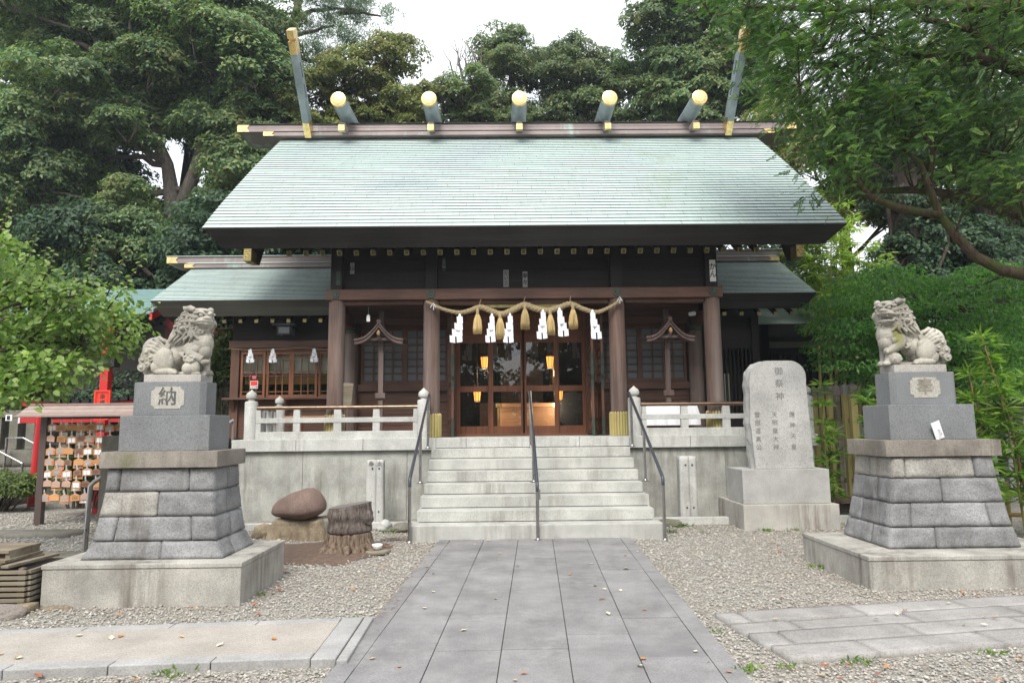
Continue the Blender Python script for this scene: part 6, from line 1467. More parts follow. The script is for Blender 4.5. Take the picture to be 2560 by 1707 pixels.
C_CONIFER = [(6.66,9.09,6.99),(5.28,9.74,5.92),(3.5,9.84,8.32),(4.25,8.0,4.81),(6.61,8.06,7.07),(4.6,8.93,7.03),(4.6,8.51,5.86),(3.87,9.01,7.08),(4.61,9.84,8.35),(5.07,8.41,5.34),(6.97,10.06,5.83),(4.95,9.47,5.18),(4.6,9.94,6.26),(7.16,9.3,6.22),(4.61,9.12,6.37),(6.49,8.87,5.95),(4.72,8.1,7.1),(5.28,8.37,6.11),(7.2,9.13,7.09),(7.46,9.01,5.82),(4.49,10.11,6.49),(7.15,9.63,5.02),(4.97,8.12,5.88),(6.6,8.44,5.58),(5.08,8.78,6.04),(4.57,9.37,6.16),(5.16,8.06,5.74),(7.18,9.8,5.41),(5.52,8.04,6.89),(4.15,9.37,7.7),(4.16,8.35,7.15),(5.16,8.6,6.99),(6.06,8.71,6.09),(4.07,9.98,8.11),(5.5,9.33,7.3),(6.21,8.04,7.09),(5.72,8.49,5.68),(7.61,9.14,5.13),(4.47,8.71,5.7),(5.74,8.66,7.39),(7.16,8.67,4.7),(7.9,10.07,7.36),(6.12,8.56,6.13),(5.11,8.76,6.38),(4.49,8.23,6.67),(6.15,9.1,6.85),(4.66,9.48,7.39),(6.57,8.76,4.56),(7.92,9.67,7.49),(4.36,8.64,6.44),(4.69,9.72,6.05),(3.68,8.59,7.27),(7.04,8.61,6.02),(3.5,9.95,8.06),(7.05,8.25,5.95),(7.27,10.0,8.13),(6.97,8.56,6.53),(5.41,9.43,7.77),(3.3,10.16,8.62),(4.49,8.14,6.24),(8.02,10.13,4.89),(5.62,9.46,5.66),(3.87,8.18,6.47),(4.76,9.86,7.23),(5.27,8.54,5.55),(3.21,9.4,7.85),(7.64,10.09,8.29),(4.41,9.13,7.55),(8.12,10.0,7.97),(7.91,10.0,5.46),(7.22,9.52,5.47),(6.87,9.19,6.01),(4.24,9.42,8.05),(3.25,8.57,7.12),(6.29,9.51,6.58),(6.5,9.09,7.04),(5.08,8.91,6.99),(4.58,9.87,5.83),(4.79,9.62,5.69),(5.35,8.55,6.93),(7.0,9.5,7.99),(6.42,9.13,6.69),(6.39,8.59,5.46),(7.28,9.54,5.79),(7.92,9.32,7.61),(4.61,8.65,7.19),(5.19,9.38,8.03),(3.81,9.19,6.96),(6.41,8.84,5.77),(4.52,9.78,7.97),(5.66,9.11,6.8),(4.86,9.5,5.35),(5.0,8.83,5.52),(3.61,8.61,7.55),(4.43,9.36,7.47),(5.3,9.89,6.91),(6.14,9.98,5.72),(6.9,9.64,6.44),(6.1,9.39,5.76),(4.88,9.39,5.84),(8.0,9.86,5.48),(6.68,9.33,5.16),(4.74,9.56,7.24),(5.44,8.46,6.76),(4.81,8.37,5.03),(6.41,9.79,5.71),(3.77,8.51,5.5),(6.33,8.73,4.76),(5.82,8.95,6.69),(6.01,8.58,5.53),(4.18,8.53,5.06),(4.25,8.22,5.72),(3.8,9.31,7.86),(7.43,9.52,7.75),(8.52,9.75,8.18),(8.11,9.94,6.94),(7.34,10.01,7.94),(5.45,9.99,5.34),(3.16,9.85,8.21),(4.95,8.13,5.58),(6.19,8.12,4.57),(5.71,10.17,7.19),(4.91,8.87,7.3),(4.98,9.23,7.11),(5.99,9.44,7.75),(6.18,9.79,8.22),(4.05,8.72,6.45),(8.48,10.01,6.67),(7.02,9.64,5.68),(4.92,8.16,6.99),(7.06,10.2,5.5),(6.44,9.13,5.23),(5.78,8.26,7.29),(5.5,9.21,5.95),(5.31,9.21,5.9),(8.07,9.4,7.5),(5.47,8.88,6.48),(7.64,9.47,4.93),(7.74,9.86,4.96),(4.0,8.26,5.86),(6.85,8.06,6.44),(4.41,10.09,6.74),(4.06,9.06,6.89),(4.55,9.97,6.63),(5.89,9.67,7.49),(5.77,8.91,7.25),(3.97,8.81,6.97),(4.77,8.28,6.26),(5.81,8.44,6.69),(7.98,9.32,6.81),(6.28,9.5,7.28),(4.84,9.37,5.66),(6.9,10.01,7.93),(6.05,9.47,7.16),(4.63,8.9,4.62),(7.48,9.78,7.44),(4.89,9.71,7.73),(5.04,9.4,5.6),(4.2,8.38,4.74),(4.15,8.06,6.83),(6.26,8.34,6.43),(7.51,8.87,7.67),(7.15,8.86,5.89),(5.7,9.75,6.75),(4.38,8.44,6.17),(3.79,8.61,6.4),(4.86,9.46,7.11),(5.9,9.99,8.06),(7.8,9.49,7.82),(6.46,8.32,6.78),(4.62,8.7,5.65),(7.48,9.71,5.4),(4.48,9.21,6.67),(5.89,9.07,5.84),(7.11,9.92,7.31),(6.0,9.68,8.28),(3.9,9.51,7.52),(6.03,8.84,5.59),(4.22,9.16,6.46),(4.84,8.04,6.12),(3.34,8.63,7.43),(6.63,8.25,5.38),(5.67,9.13,6.25),(7.87,9.39,7.02),(5.5,8.71,5.37),(6.67,8.43,7.3),(5.06,9.18,6.06),(4.03,9.54,6.75),(6.98,8.46,4.42),(4.56,8.21,5.38),(4.98,8.96,5.29),(4.02,9.34,6.96),(4.9,9.31,7.9),(5.04,8.38,6.52),(6.38,8.91,5.49),(8.17,9.69,6.3),(7.0,8.78,7.36),(5.5,9.78,6.73),(7.04,9.65,6.59),(3.75,8.57,7.0),(5.15,8.98,5.1),(4.05,9.57,6.31),(4.27,8.46,4.56),(4.9,8.36,5.66),(5.59,9.8,7.73),(6.47,9.6,5.62),(4.85,9.71,5.96),(7.3,9.53,4.92),(4.44,8.09,4.78),(6.33,8.95,7.46),(6.71,9.79,6.98),(7.21,8.73,6.48),(6.95,9.29,6.79),(7.38,9.09,5.0),(6.35,9.69,6.9),(6.67,8.63,5.52),(7.33,9.9,7.65),(7.0,8.85,6.01),(6.15,8.76,7.01),(6.85,8.47,4.34),(5.86,8.62,6.1),(6.36,9.54,7.69),(8.01,10.07,7.21),(4.54,8.62,6.47),(5.94,8.72,7.62),(7.26,9.97,7.09),(3.44,9.02,7.17),(5.98,9.32,6.2),(4.49,8.57,6.96),(7.18,8.58,6.27),(5.87,9.77,8.33),(6.91,9.28,8.02),(5.21,8.74,6.08),(5.5,9.89,8.16),(6.07,8.82,5.99),(7.65,9.3,4.52),(5.85,8.36,6.47),(6.4,8.84,5.17),(2.54,8.39,7.41),(7.1,8.49,6.93),(6.18,9.53,8.18),(6.81,10.1,7.85),(5.96,9.38,5.89),(8.31,9.9,5.76),(5.99,9.07,6.14),(3.64,9.02,7.01),(7.39,8.89,6.88),(5.37,8.71,7.19),(7.39,10.19,8.61),(8.31,9.84,8.15),(4.32,8.47,7.42),(6.6,8.47,4.66),(6.15,8.18,6.8),(5.54,8.27,5.2),(6.83,9.0,5.8),(4.93,9.9,6.6),(5.62,9.46,5.45),(2.95,8.12,6.72),(4.41,9.01,7.83),(4.87,9.25,4.91),(3.51,8.37,5.93),(6.56,8.17,6.64),(8.54,10.16,6.08),(6.91,9.86,6.34),(4.36,8.43,5.08),(7.28,9.68,5.31),(8.35,10.1,6.58),(6.57,8.24,6.02),(4.3,9.72,6.81),(6.7,9.84,5.52),(5.58,9.83,7.35),(7.11,10.0,7.97),(8.75,10.17,7.57),(3.06,8.13,7.22),(3.96,8.44,5.73),(7.85,9.03,7.46),(5.05,8.14,6.42),(3.39,9.17,7.69),(7.47,9.74,7.14),(6.9,8.16,5.39),(5.98,9.76,5.82),(5.9,9.45,6.16),(3.8,8.26,5.3),(6.67,10.01,6.22),(4.89,10.09,6.01),(7.02,9.56,7.06),(7.15,9.54,5.64),(3.89,9.73,8.34),(6.15,8.82,5.46),(7.53,9.03,6.34),(4.47,8.43,5.95),(5.74,8.14,4.57),(5.36,9.16,5.74),(5.03,9.53,6.25),(3.86,9.76,7.8),(5.34,8.41,5.08),(3.77,8.12,6.26),(6.76,9.67,6.79),(5.14,9.21,6.25),(4.71,8.7,6.42)]
C_PLUM = [(-6.21,8.0,3.74),(-4.22,7.05,2.38),(-4.76,7.55,2.57),(-5.36,7.21,2.85),(-4.0,7.3,2.64),(-5.48,7.07,2.77),(-5.07,7.45,2.01),(-5.26,6.75,2.96),(-4.93,7.38,2.69),(-4.43,8.0,2.84),(-4.22,7.52,2.84),(-4.75,6.8,2.3),(-5.04,7.67,2.76),(-4.4,6.87,3.0),(-4.81,6.69,1.99),(-4.49,6.94,2.04),(-4.42,6.56,2.24),(-5.39,7.71,3.47),(-4.92,6.55,1.85),(-4.83,6.78,2.1),(-5.27,7.19,2.37),(-5.15,6.77,1.8),(-4.2,6.7,2.21),(-5.22,7.83,2.29),(-4.16,6.68,2.95),(-4.47,6.73,1.99),(-4.75,7.43,2.96),(-5.13,6.97,1.86),(-5.24,6.75,2.55),(-5.28,6.79,3.49),(-5.6,7.41,2.5),(-5.12,7.56,3.27),(-5.72,7.24,3.62),(-5.2,6.93,2.28),(-5.28,6.92,3.25),(-5.34,7.34,2.71),(-4.84,6.88,2.42),(-4.48,7.42,2.88),(-5.92,7.94,3.7),(-5.64,8.16,2.84),(-5.16,6.68,2.32),(-5.4,7.71,2.13),(-4.68,6.87,2.69),(-5.84,8.18,3.16),(-5.18,6.85,2.21),(-6.11,8.03,3.75),(-4.31,7.14,2.71),(-5.26,7.36,2.7),(-5.27,7.38,3.27),(-5.55,7.72,2.96),(-4.42,7.97,2.66),(-6.31,8.3,3.22),(-4.47,7.29,2.39),(-4.53,6.96,2.29),(-5.17,7.78,3.01),(-5.35,7.69,2.32),(-5.23,7.22,2.5),(-4.48,7.97,2.53),(-6.0,7.81,1.94),(-5.5,7.56,2.31),(-4.92,6.75,2.12),(-4.4,6.96,2.79),(-4.42,6.87,2.72),(-4.51,7.86,2.5),(-4.68,7.1,2.38),(-5.38,7.92,2.48),(-5.46,7.34,2.97),(-5.56,8.07,2.99),(-4.99,8.01,3.08),(-6.0,8.22,3.38),(-5.37,7.18,2.13),(-4.62,6.64,2.94),(-5.48,8.17,2.59),(-5.63,7.72,3.44),(-4.82,7.12,2.11),(-4.48,7.16,2.39),(-5.42,7.13,3.6),(-4.64,6.67,1.9),(-5.23,6.95,3.22),(-4.87,6.93,3.13),(-4.53,6.61,2.16),(-5.37,7.27,2.08),(-6.08,7.94,3.25),(-5.62,7.13,3.45),(-5.75,7.71,3.52),(-4.94,6.61,2.62),(-5.78,7.98,2.0),(-5.09,6.89,3.48),(-5.52,8.05,2.61),(-5.15,7.04,2.92),(-4.89,7.22,2.86),(-5.85,8.28,2.34),(-5.59,7.76,2.41),(-5.61,7.66,2.64),(-4.27,6.84,2.58),(-5.31,7.52,2.0),(-4.31,7.32,2.83),(-4.85,6.96,2.73),(-5.03,6.85,2.71),(-4.69,7.06,2.56),(-5.28,6.86,2.02),(-4.93,6.96,3.01),(-4.42,7.29,3.03),(-6.22,8.15,2.7),(-4.95,7.94,2.85),(-4.71,7.44,2.37),(-5.15,6.75,2.36),(-4.79,6.9,3.19),(-4.57,7.77,2.65),(-5.34,7.61,2.71),(-5.03,6.66,2.53),(-4.17,6.75,2.75),(-4.71,7.28,2.52),(-6.15,7.92,3.37),(-4.58,8.14,3.08),(-5.72,7.45,2.73),(-4.78,7.29,2.85),(-4.42,7.69,2.87),(-4.72,7.33,2.67),(-3.85,6.64,2.92),(-4.22,7.42,2.58),(-4.56,6.82,2.9),(-4.22,6.74,2.13),(-4.54,7.02,2.15),(-5.21,8.22,3.21)]
C_MAPLE = [(6.27,11.44,2.99),(7.09,10.58,2.7),(7.39,13.19,4.02),(7.29,11.73,2.35),(8.4,12.18,4.02),(9.48,12.48,3.15),(8.8,12.52,4.3),(7.04,10.49,3.35),(8.72,12.4,2.29),(9.87,12.64,3.49),(7.86,12.86,2.19),(6.9,11.24,2.77),(7.3,11.38,3.33),(10.0,13.0,2.81),(9.17,12.28,2.01),(6.8,13.1,2.4),(9.57,12.4,3.03),(6.43,12.01,2.39),(7.31,12.79,4.38),(10.24,12.64,4.26),(6.87,11.22,3.83),(7.58,10.52,2.18),(9.18,12.87,3.69),(10.53,13.2,3.29),(6.5,12.11,3.4),(10.0,13.08,3.77),(7.61,12.2,3.14),(7.91,11.82,2.11),(6.75,11.07,2.55),(6.71,10.43,2.84),(5.78,12.17,2.92),(7.28,12.47,2.72),(7.63,11.1,2.03),(6.52,11.28,3.36),(6.65,11.24,2.84),(6.2,10.48,2.39),(7.39,11.27,2.54),(5.73,11.33,3.47),(9.6,12.8,3.41),(6.46,12.22,3.59),(8.46,11.03,3.11),(5.57,10.93,2.96),(8.01,10.91,2.27),(6.81,12.2,2.46),(7.99,10.76,3.3),(6.51,11.57,3.45),(7.93,12.98,3.52),(10.24,13.16,2.32),(9.82,12.49,3.89),(8.85,11.85,2.75),(6.65,12.05,4.2),(9.16,12.02,2.21),(7.99,11.56,3.03),(7.53,12.81,3.9),(7.0,10.88,2.33),(8.57,11.16,4.02),(7.32,11.58,2.64),(7.79,11.09,3.11),(5.73,11.59,3.29),(7.42,12.61,2.27),(5.99,10.74,3.06),(9.34,12.27,2.48),(7.63,10.69,2.83),(5.41,10.52,2.4),(8.07,10.47,3.6),(9.69,12.76,4.21),(9.01,13.07,2.44),(8.96,11.31,4.03),(6.9,12.51,2.95),(7.27,11.56,2.03),(8.96,12.33,4.02),(8.53,11.85,2.72),(6.46,12.97,2.68),(7.11,13.07,2.83),(6.53,11.56,2.64),(5.48,11.47,3.15),(6.19,10.8,2.42),(8.54,12.74,3.33),(8.74,11.75,2.98),(6.85,11.76,3.27),(7.35,11.17,3.88),(8.94,12.29,3.68),(9.38,11.9,2.72),(6.43,12.17,2.84),(8.94,11.33,3.85),(7.63,11.68,2.77),(6.13,10.59,3.64),(8.4,11.92,2.54),(8.07,12.55,3.86),(7.58,12.56,3.13),(6.2,11.57,3.82),(6.4,11.99,3.1),(9.37,12.65,4.41),(7.83,12.44,2.97),(7.06,10.94,3.09),(6.43,13.0,3.21),(7.06,12.35,2.32),(8.08,11.7,3.56),(7.91,10.91,3.21),(7.06,11.88,3.44),(7.02,10.41,3.5),(5.67,10.95,3.11),(7.7,12.14,3.98),(6.24,10.55,3.74),(9.55,13.01,3.37),(8.25,10.41,2.73),(9.53,13.03,2.23),(5.85,12.1,3.65),(7.71,12.58,3.91),(6.45,12.76,3.94),(5.47,11.07,2.72),(8.3,12.59,3.43),(7.93,11.9,2.47),(6.92,12.19,3.14),(10.41,13.14,2.56),(7.03,11.93,4.21),(6.98,12.52,4.14),(8.24,11.84,3.43),(5.9,10.59,2.02),(8.67,10.77,3.44),(5.96,11.39,3.92),(8.8,11.09,1.98),(9.1,12.06,3.87),(7.63,12.58,2.39),(7.4,11.02,3.79),(7.69,12.89,3.35),(7.55,10.58,1.94),(7.9,10.56,2.26),(8.71,12.28,3.88),(8.36,11.22,2.49),(8.24,12.83,2.21),(9.44,12.93,2.68),(8.87,11.92,3.7),(7.5,10.85,2.77),(6.61,12.88,2.98),(6.11,10.68,2.0),(7.97,12.07,3.06),(6.51,10.58,3.36),(9.27,11.43,3.81),(7.1,11.25,3.5),(8.93,13.08,2.68),(6.58,11.98,2.27),(6.0,12.5,2.67),(9.09,11.48,3.48),(9.87,12.7,2.61),(8.49,11.83,4.21),(8.72,11.01,3.15),(5.82,10.77,3.5),(6.81,12.04,2.87),(7.46,10.57,2.67)]
C_BAMBOO = [(6.52,13.83,5.86),(6.39,13.84,5.97),(7.92,14.42,3.98),(6.33,13.64,4.59),(6.81,14.37,4.49),(7.2,13.34,3.58),(7.16,14.01,4.28),(6.13,13.34,4.69),(7.11,14.16,5.05),(6.79,13.69,5.65),(7.38,14.8,5.43),(6.25,13.52,4.9),(6.56,13.71,4.02),(6.71,13.36,3.53),(7.23,13.58,4.35),(6.73,13.93,5.68),(6.93,13.23,3.36),(6.48,13.36,5.19),(6.0,13.6,4.71),(6.93,13.85,3.96),(7.19,13.25,4.59),(6.39,13.53,5.38),(7.95,14.47,4.42),(7.34,14.23,3.96),(7.43,14.39,4.65),(6.31,13.73,4.23),(6.57,13.24,4.52),(7.0,14.17,3.76),(6.57,14.43,5.28),(6.17,13.81,4.61),(6.57,14.62,4.56),(6.74,14.54,5.49),(6.55,13.47,3.83),(7.01,14.65,4.79),(6.92,13.97,4.15),(6.92,13.43,4.79),(7.87,14.73,4.02),(7.53,14.08,4.26),(7.45,14.25,4.15),(7.11,13.73,3.7),(6.45,13.24,4.8),(6.95,14.63,3.93),(6.74,14.17,5.13),(7.08,14.55,4.52),(6.14,13.26,5.4),(7.15,14.31,5.48)]
# ------------------------------------------------------------ vegetation
def nrm(a): return a/np.maximum(np.linalg.norm(a, axis=-1, keepdims=True), 1e-9)
def leaf_quads(P, D, N, L, W, fold=.12, curl=.08, mid=.45):
    D = nrm(D); S_ = nrm(np.cross(D, N)); n = np.cross(S_, D); L = L[:, None]; W = W[:, None]
    a = P; b = P + D*L*mid + S_*W/2 + n*fold*W; c = P + D*L - n*curl*L; d = P + D*L*mid - S_*W/2 + n*fold*W
    V = np.stack([a, b, c, d], 1).reshape(-1, 3); F = np.arange(len(V)).reshape(-1, 4); return V, F
def leaf_six(P, D, N, L, W, fold=.18, curl=.15):
    D = nrm(D); S_ = nrm(np.cross(D, N)); n = np.cross(S_, D); L = L[:, None]; W = W[:, None]
    base = P; tip = P + D*L - n*curl*L
    l1 = P + D*L*.22 + S_*W*.38 + n*fold*W*.7; l2 = P + D*L*.62 + S_*W*.46 + n*(fold*W-curl*L*.35)
    r1 = P + D*L*.22 - S_*W*.38 + n*fold*W*.7; r2 = P + D*L*.62 - S_*W*.46 + n*(fold*W-curl*L*.35)
    V = np.stack([base, l1, l2, tip, r2, r1], 1).reshape(-1, 3); k = np.arange(len(P))*6
    F = np.concatenate([np.stack([k, k+1, k+2, k+3], 1), np.stack([k, k+3, k+4, k+5], 1)]); return V, F
def cat_vf(L):
    V = []; F = []; o = 0
    for v, f in L: V.append(v); F.append(f+o); o += len(v)
    return np.concatenate(V), np.concatenate(F)
def unit(rng, n, zmin=-1.): 
    z = rng.uniform(zmin, 1, n); a = rng.uniform(0, 2*np.pi, n); r = np.sqrt(np.maximum(1-z*z, 0)); return np.stack([r*np.cos(a), r*np.sin(a), z], 1)
def clump(rng, c, Rr, n, L, W, sub=16, flat=1., droop=.35):
    Rr = np.array(Rr) if hasattr(Rr, '__len__') else np.array([Rr*rng.uniform(.85, 1.15), Rr*rng.uniform(.85, 1.15), Rr*rng.uniform(.66, .98)])
    u = unit(rng, sub, -.45); sc = np.array(c) + u*Rr*rng.uniform(.62, 1.02, (sub, 1)); sr = Rr.mean()*rng.uniform(.30, .50, sub)
    k = rng.integers(0, sub, n); v = unit(rng, n, -.35)
    P = sc[k] + v*sr[k][:, None]*np.array([1, 1, .66*flat])*rng.uniform(.78, 1.05, (n, 1))
    N = nrm(.5*v + .35*u[k] + np.array([-.12, -.25, .5]) + rng.normal(0, .28, (n, 3)))
    rd = rng.normal(0, 1, (n, 3)); rd = nrm(rd - N*(rd*N).sum(1, keepdims=True)*.85)
    D = nrm(rd + .3*v*np.array([1, 1, .2]) + np.array([0, 0, -droop]))
    return leaf_quads(P, D, N, L*rng.uniform(.7, 1.25, n), W*rng.uniform(.75, 1.2, n))
def limb(mb, a, b, r0, r1, rng, n=7, bow=.12):
    a, b = np.array(a, float), np.array(b, float); d = b-a; l = np.linalg.norm(d); o = rng.normal(0, bow*l, 3); o[2] = abs(o[2])*.5
    pts = []; rad = []
    for i in range(n+1):
        t = i/n; pts.append(tuple(a+d*t+o*math.sin(math.pi*t)+rng.normal(0, .012*l, 3)*(0 < i < n))); rad.append(r0*(1-t)+r1*t)
    mb.tube(pts, rad, 7); return pts
def tree(name, label, trunk, r0, clumps, mat, bark, n, L, W, seed, group=None, cat='tree', forks=None, sub=24, rtop=.35):
    """trunk: polyline base to top; clumps: (x, y, z, r)"""
    rng = np.random.default_rng(seed)
    t = empty(name, trunk[0], label, cat, group)
    mb = MB(); m = len(trunk); mb.tube(trunk, [r0*(1-(1-rtop)*i/(m-1)) for i in range(m)], 9)
    nodes = [np.array(q, float) for q in trunk[m//2:]]
    for f in (forks or []):
        mb.tube(f[0], [f[1]+(f[2]-f[1])*i/(len(f[0])-1) for i in range(len(f[0]))], 8); nodes += [np.array(q, float) for q in f[0][1:]]
    parts = []; cs = np.array([q[:3] for q in clumps]); rs_ = np.array([q[3] for q in clumps])
    for i_ in range(len(clumps)):        # looser foliage bridging neighbouring clumps
        dd = np.linalg.norm(cs-cs[i_], axis=1); dd[i_] = 99; j_ = int(rng.choice(np.argsort(dd)[:4])) if len(clumps) > 4 else 0
        if dd[j_] < 3.6: t_ = rng.uniform(.3, .7); rq = rs_[i_]*rng.uniform(.45, .75); parts.append(clump(rng, cs[i_]*(1-t_)+cs[j_]*t_+rng.normal(0, .2, 3), rq, int(n*2.2*rq*rq), L*.80, W*.95, 14))
    for x, y, z, r in clumps:
        c = np.array((x, y, z)); k = min(range(len(nodes)), key=lambda i: np.linalg.norm(nodes[i]-c)+(2 if nodes[i][2] > z else 0))
        limb(mb, nodes[k], c-np.array((0, 0, r*.2)), r0*.24, .018, rng)
        for q in range(3): 
            e = c + unit(rng, 1, -.1)[0]*r*.75; limb(mb, c-np.array((0, 0, r*.3)), e, .03, .008, rng, 4)
        parts.append(clump(rng, c, r*1.08, int(n*2.9*r*r), L*.80, W*.95, sub))
    tr = mb.build('trunk', bark, t, smooth=True, recalc=False)
    V, F = cat_vf(parts); V = V - np.array(trunk[0])
    link_mesh(np_mesh('crown', V, F, mat), 'crown', t); return t
LM = {}
LM['oak'] = leafmat('leaf_oak', (.055, .118, .058), (.112, .186, .080), (.24, .28, .105), .36, .45, .35, (.23, .225, .085), .25)
LM['oak2'] = leafmat('leaf_oak_far', (.066, .122, .060), (.128, .19, .080), (.25, .275, .105), .36, .45, .3, (.22, .205, .09), .25)
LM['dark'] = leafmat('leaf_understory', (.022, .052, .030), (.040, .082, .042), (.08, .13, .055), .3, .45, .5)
LM['pine'] = leafmat('leaf_pine', (0.062, 0.112, 0.069), (0.106, 0.175, 0.100), (0.163, 0.237, 0.125), .25, .6, .4)
LM['olive'] = leafmat('leaf_olive', (.078, .115, .036), (.145, .18, .05), (.26, .255, .075), .34, .45, .5, (.25, .21, .065), .25)
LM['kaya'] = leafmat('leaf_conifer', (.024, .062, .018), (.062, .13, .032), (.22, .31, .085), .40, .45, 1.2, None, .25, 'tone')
LM['plum'] = leafmat('leaf_plum', (.085, .155, .036), (.155, .245, .06), (.33, .42, .15), .46, .42, 1.2)
LM['maple'] = leafmat('leaf_maple', (.05, .155, .04), (.10, .235, .055), (.19, .33, .085), .5, .5, .7)
LM['bamboo'] = leafmat('leaf_bamboo', (.16, .25, .045), (.26, .36, .075), (.40, .49, .15), .5, .45, .9)
LM['sasa'] = leafmat('leaf_small_bamboo', (.07, .15, .022), (.125, .235, .035), (.25, .36, .07), .42, .4, 1.5)
LM['hedge'] = leafmat('leaf_hedge', (0.046, 0.085, 0.018), (0.091, 0.143, 0.029), (0.182, 0.221, 0.052), .25, .45, 1.5)
LM['bright'] = leafmat('leaf_bright', (.05, .10, .02), (.09, .16, .03), (.15, .23, .05), .35, .5, .6)

# ---- big oak on the left, pale limbs showing
cl = [(-15.26, 14.86), (-13.26, 14.54), (-11.0, 14.68), (-9.02, 14.83), (-8.41, 13.61), (-15.03, 13.65), (-13.15, 12.89), (-11.46, 12.73), (-9.67, 13.32), (-15.34, 12.16), (-13.65, 12.0), (-12.1, 11.7), (-14.68, 10.84), (-15.17, 9.97), (-13.32, 11.12), (-14.15, 9.1), (-11.62, 10.53), (-12.29, 7.7), (-11.1, 7.6), (-9.41, 11.0), (-8.54, 9.3), (-7.83, 9.06), (-8.03, 10.94), (-9.1, 12.1), (-16.3, 13.2), (-16.3, 10.8), (-16.2, 15.3), (-12.1, 15.5), (-10.1, 15.9), (-14.3, 15.9), (-15.9, 8.6), (-8.2, 14.6), (-7.9, 12.6)]
rr = random.Random(1); cl1 = [(x, 21+rr.uniform(-1.2, 1.4), z, rr.uniform(1.0, 1.45)) for x, z in cl]
cl1 = [(x, y, z, r*(.72 if (x, z) in ((-12.29, 7.7), (-11.1, 7.6), (-11.62, 10.53)) else 1)) for x, y, z, r in cl1]
cl1 += [(rr.uniform(-18.5, -7.4), rr.uniform(22.3, 24.), rr.uniform(7.5, 17.2), rr.uniform(.9, 1.45)) for _ in range(44)]
cl1 = [q for q in cl1 if not (q[1] > 22 and q[0] > -8.9 and q[2] > 10) and not (q[1] > 22 and -12.4 < q[0] < -9.6 and q[2] < 10.2)]
F1 = [([(-10.88, 22, 8.1), (-11.02, 22, 9.3), (-11.2, 22, 10.2), (-12.05, 21.9, 12.0), (-12.5, 21.8, 13.2)], .30, .12), ([(-10.88, 22, 8.1), (-10.24, 21.9, 9.9), (-9.95, 21.9, 11.2), (-9.7, 22, 12.8)], .27, .10), ([(-10.35, 21.9, 9.55), (-9.9, 21.7, 10.25), (-9.3, 21.4, 10.75)], .15, .10), ([(-11.6, 22, 11.0), (-12.8, 21.6, 11.4), (-13.6, 21.5, 11.3)], .12, .05)]
tree('oak_tree', 'huge broadleaf tree at the upper left with thick forked pale limbs showing', [(-10.4, 22, .8), (-10.6, 22, 5), (-10.88, 22, 8.1)], .52, cl1, LM['oak'], M['bark_pale'], 1150, .19, .080, 101, forks=F1, rtop=.75)
cl2 = [(rr.uniform(-18.5, -6.6), rr.uniform(24.5, 28), rr.uniform(6, 17.5), rr.uniform(1.3, 1.8)) for _ in range(46)] + [(rr.uniform(-22, -9), rr.uniform(24, 28), rr.uniform(4.5, 10), rr.uniform(1.2, 1.7)) for _ in range(22)]
cl2 = [q for q in cl2 if not (q[0] > -10.2 and q[2] > 9.5)]
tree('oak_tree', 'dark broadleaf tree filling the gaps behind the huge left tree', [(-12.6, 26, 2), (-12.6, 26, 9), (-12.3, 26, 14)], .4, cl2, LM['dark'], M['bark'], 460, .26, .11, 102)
# ---- pine
rng = np.random.default_rng(7)
pt = empty('pine_tree', (-8.0, 24, 2), 'pine tree with blue green needle tufts above the left ridge end', 'tree')
mb = MB(); mb.tube([(-7.93, 24, 2), (-7.95, 24, 9), (-7.9, 24, 13), (-8.0, 24, 15.5), (-7.4, 24, 18.5)], [.32, .27, .22, .18, .1], 9)
br = [((-8.0, 24, 15.2), (-6.3, 23.6, 14.6)), ((-6.4, 23.6, 14.7), (-5.3, 23.4, 15.4)), ((-7.9, 24, 15.6), (-9.9, 23.7, 16.4)), ((-8, 24, 15.9), (-6.2, 23.7, 16.2)), ((-7.8, 24, 16.6), (-5.2, 23.5, 16.6)), ((-7.6, 24, 17.3), (-9.2, 23.6, 17.7)), ((-7.6, 24, 17.6), (-5.4, 23.6, 17.6)), ((-7.9, 24, 14.0), (-10.2, 23.6, 13.4)), ((-7.9, 24, 13.6), (-8.9, 23.2, 12.6)), ((-6, 23.6, 16.6), (-4.4, 23.3, 16.3)), ((-7.4, 24, 18.3), (-6.2, 23.6, 18.6)), ((-7.4, 24, 18.3), (-8.6, 23.6, 18.7))]
tp_ = []
for a, b in br:
    pts = limb(mb, a, b, .10, .03, rng, 9, .07)
    for p_ in pts[3:]:
        for q in range(7): tp_.append(np.array(p_)+rng.normal(0, 1, 3)*np.array([.42, .5, .22])+np.array([0, 0, .16]))
mb.build('trunk', M['bark'], pt, smooth=True, recalc=False)
tp_ = np.array(tp_); k = np.repeat(np.arange(len(tp_)), 46); D = nrm(unit(rng, len(k), -.5)+np.array([0, 0, .35])); P = tp_[k]+rng.normal(0, .10, (len(k), 3))
V, F = leaf_quads(P, D, rng.normal(0, 1, (len(k), 3)), np.full(len(k), .24)*rng.uniform(.7, 1.2, len(k)), np.full(len(k), .020)); link_mesh(np_mesh('crown', V-np.array((-8.0, 24, 2)), F, LM['pine']), 'crown', pt)
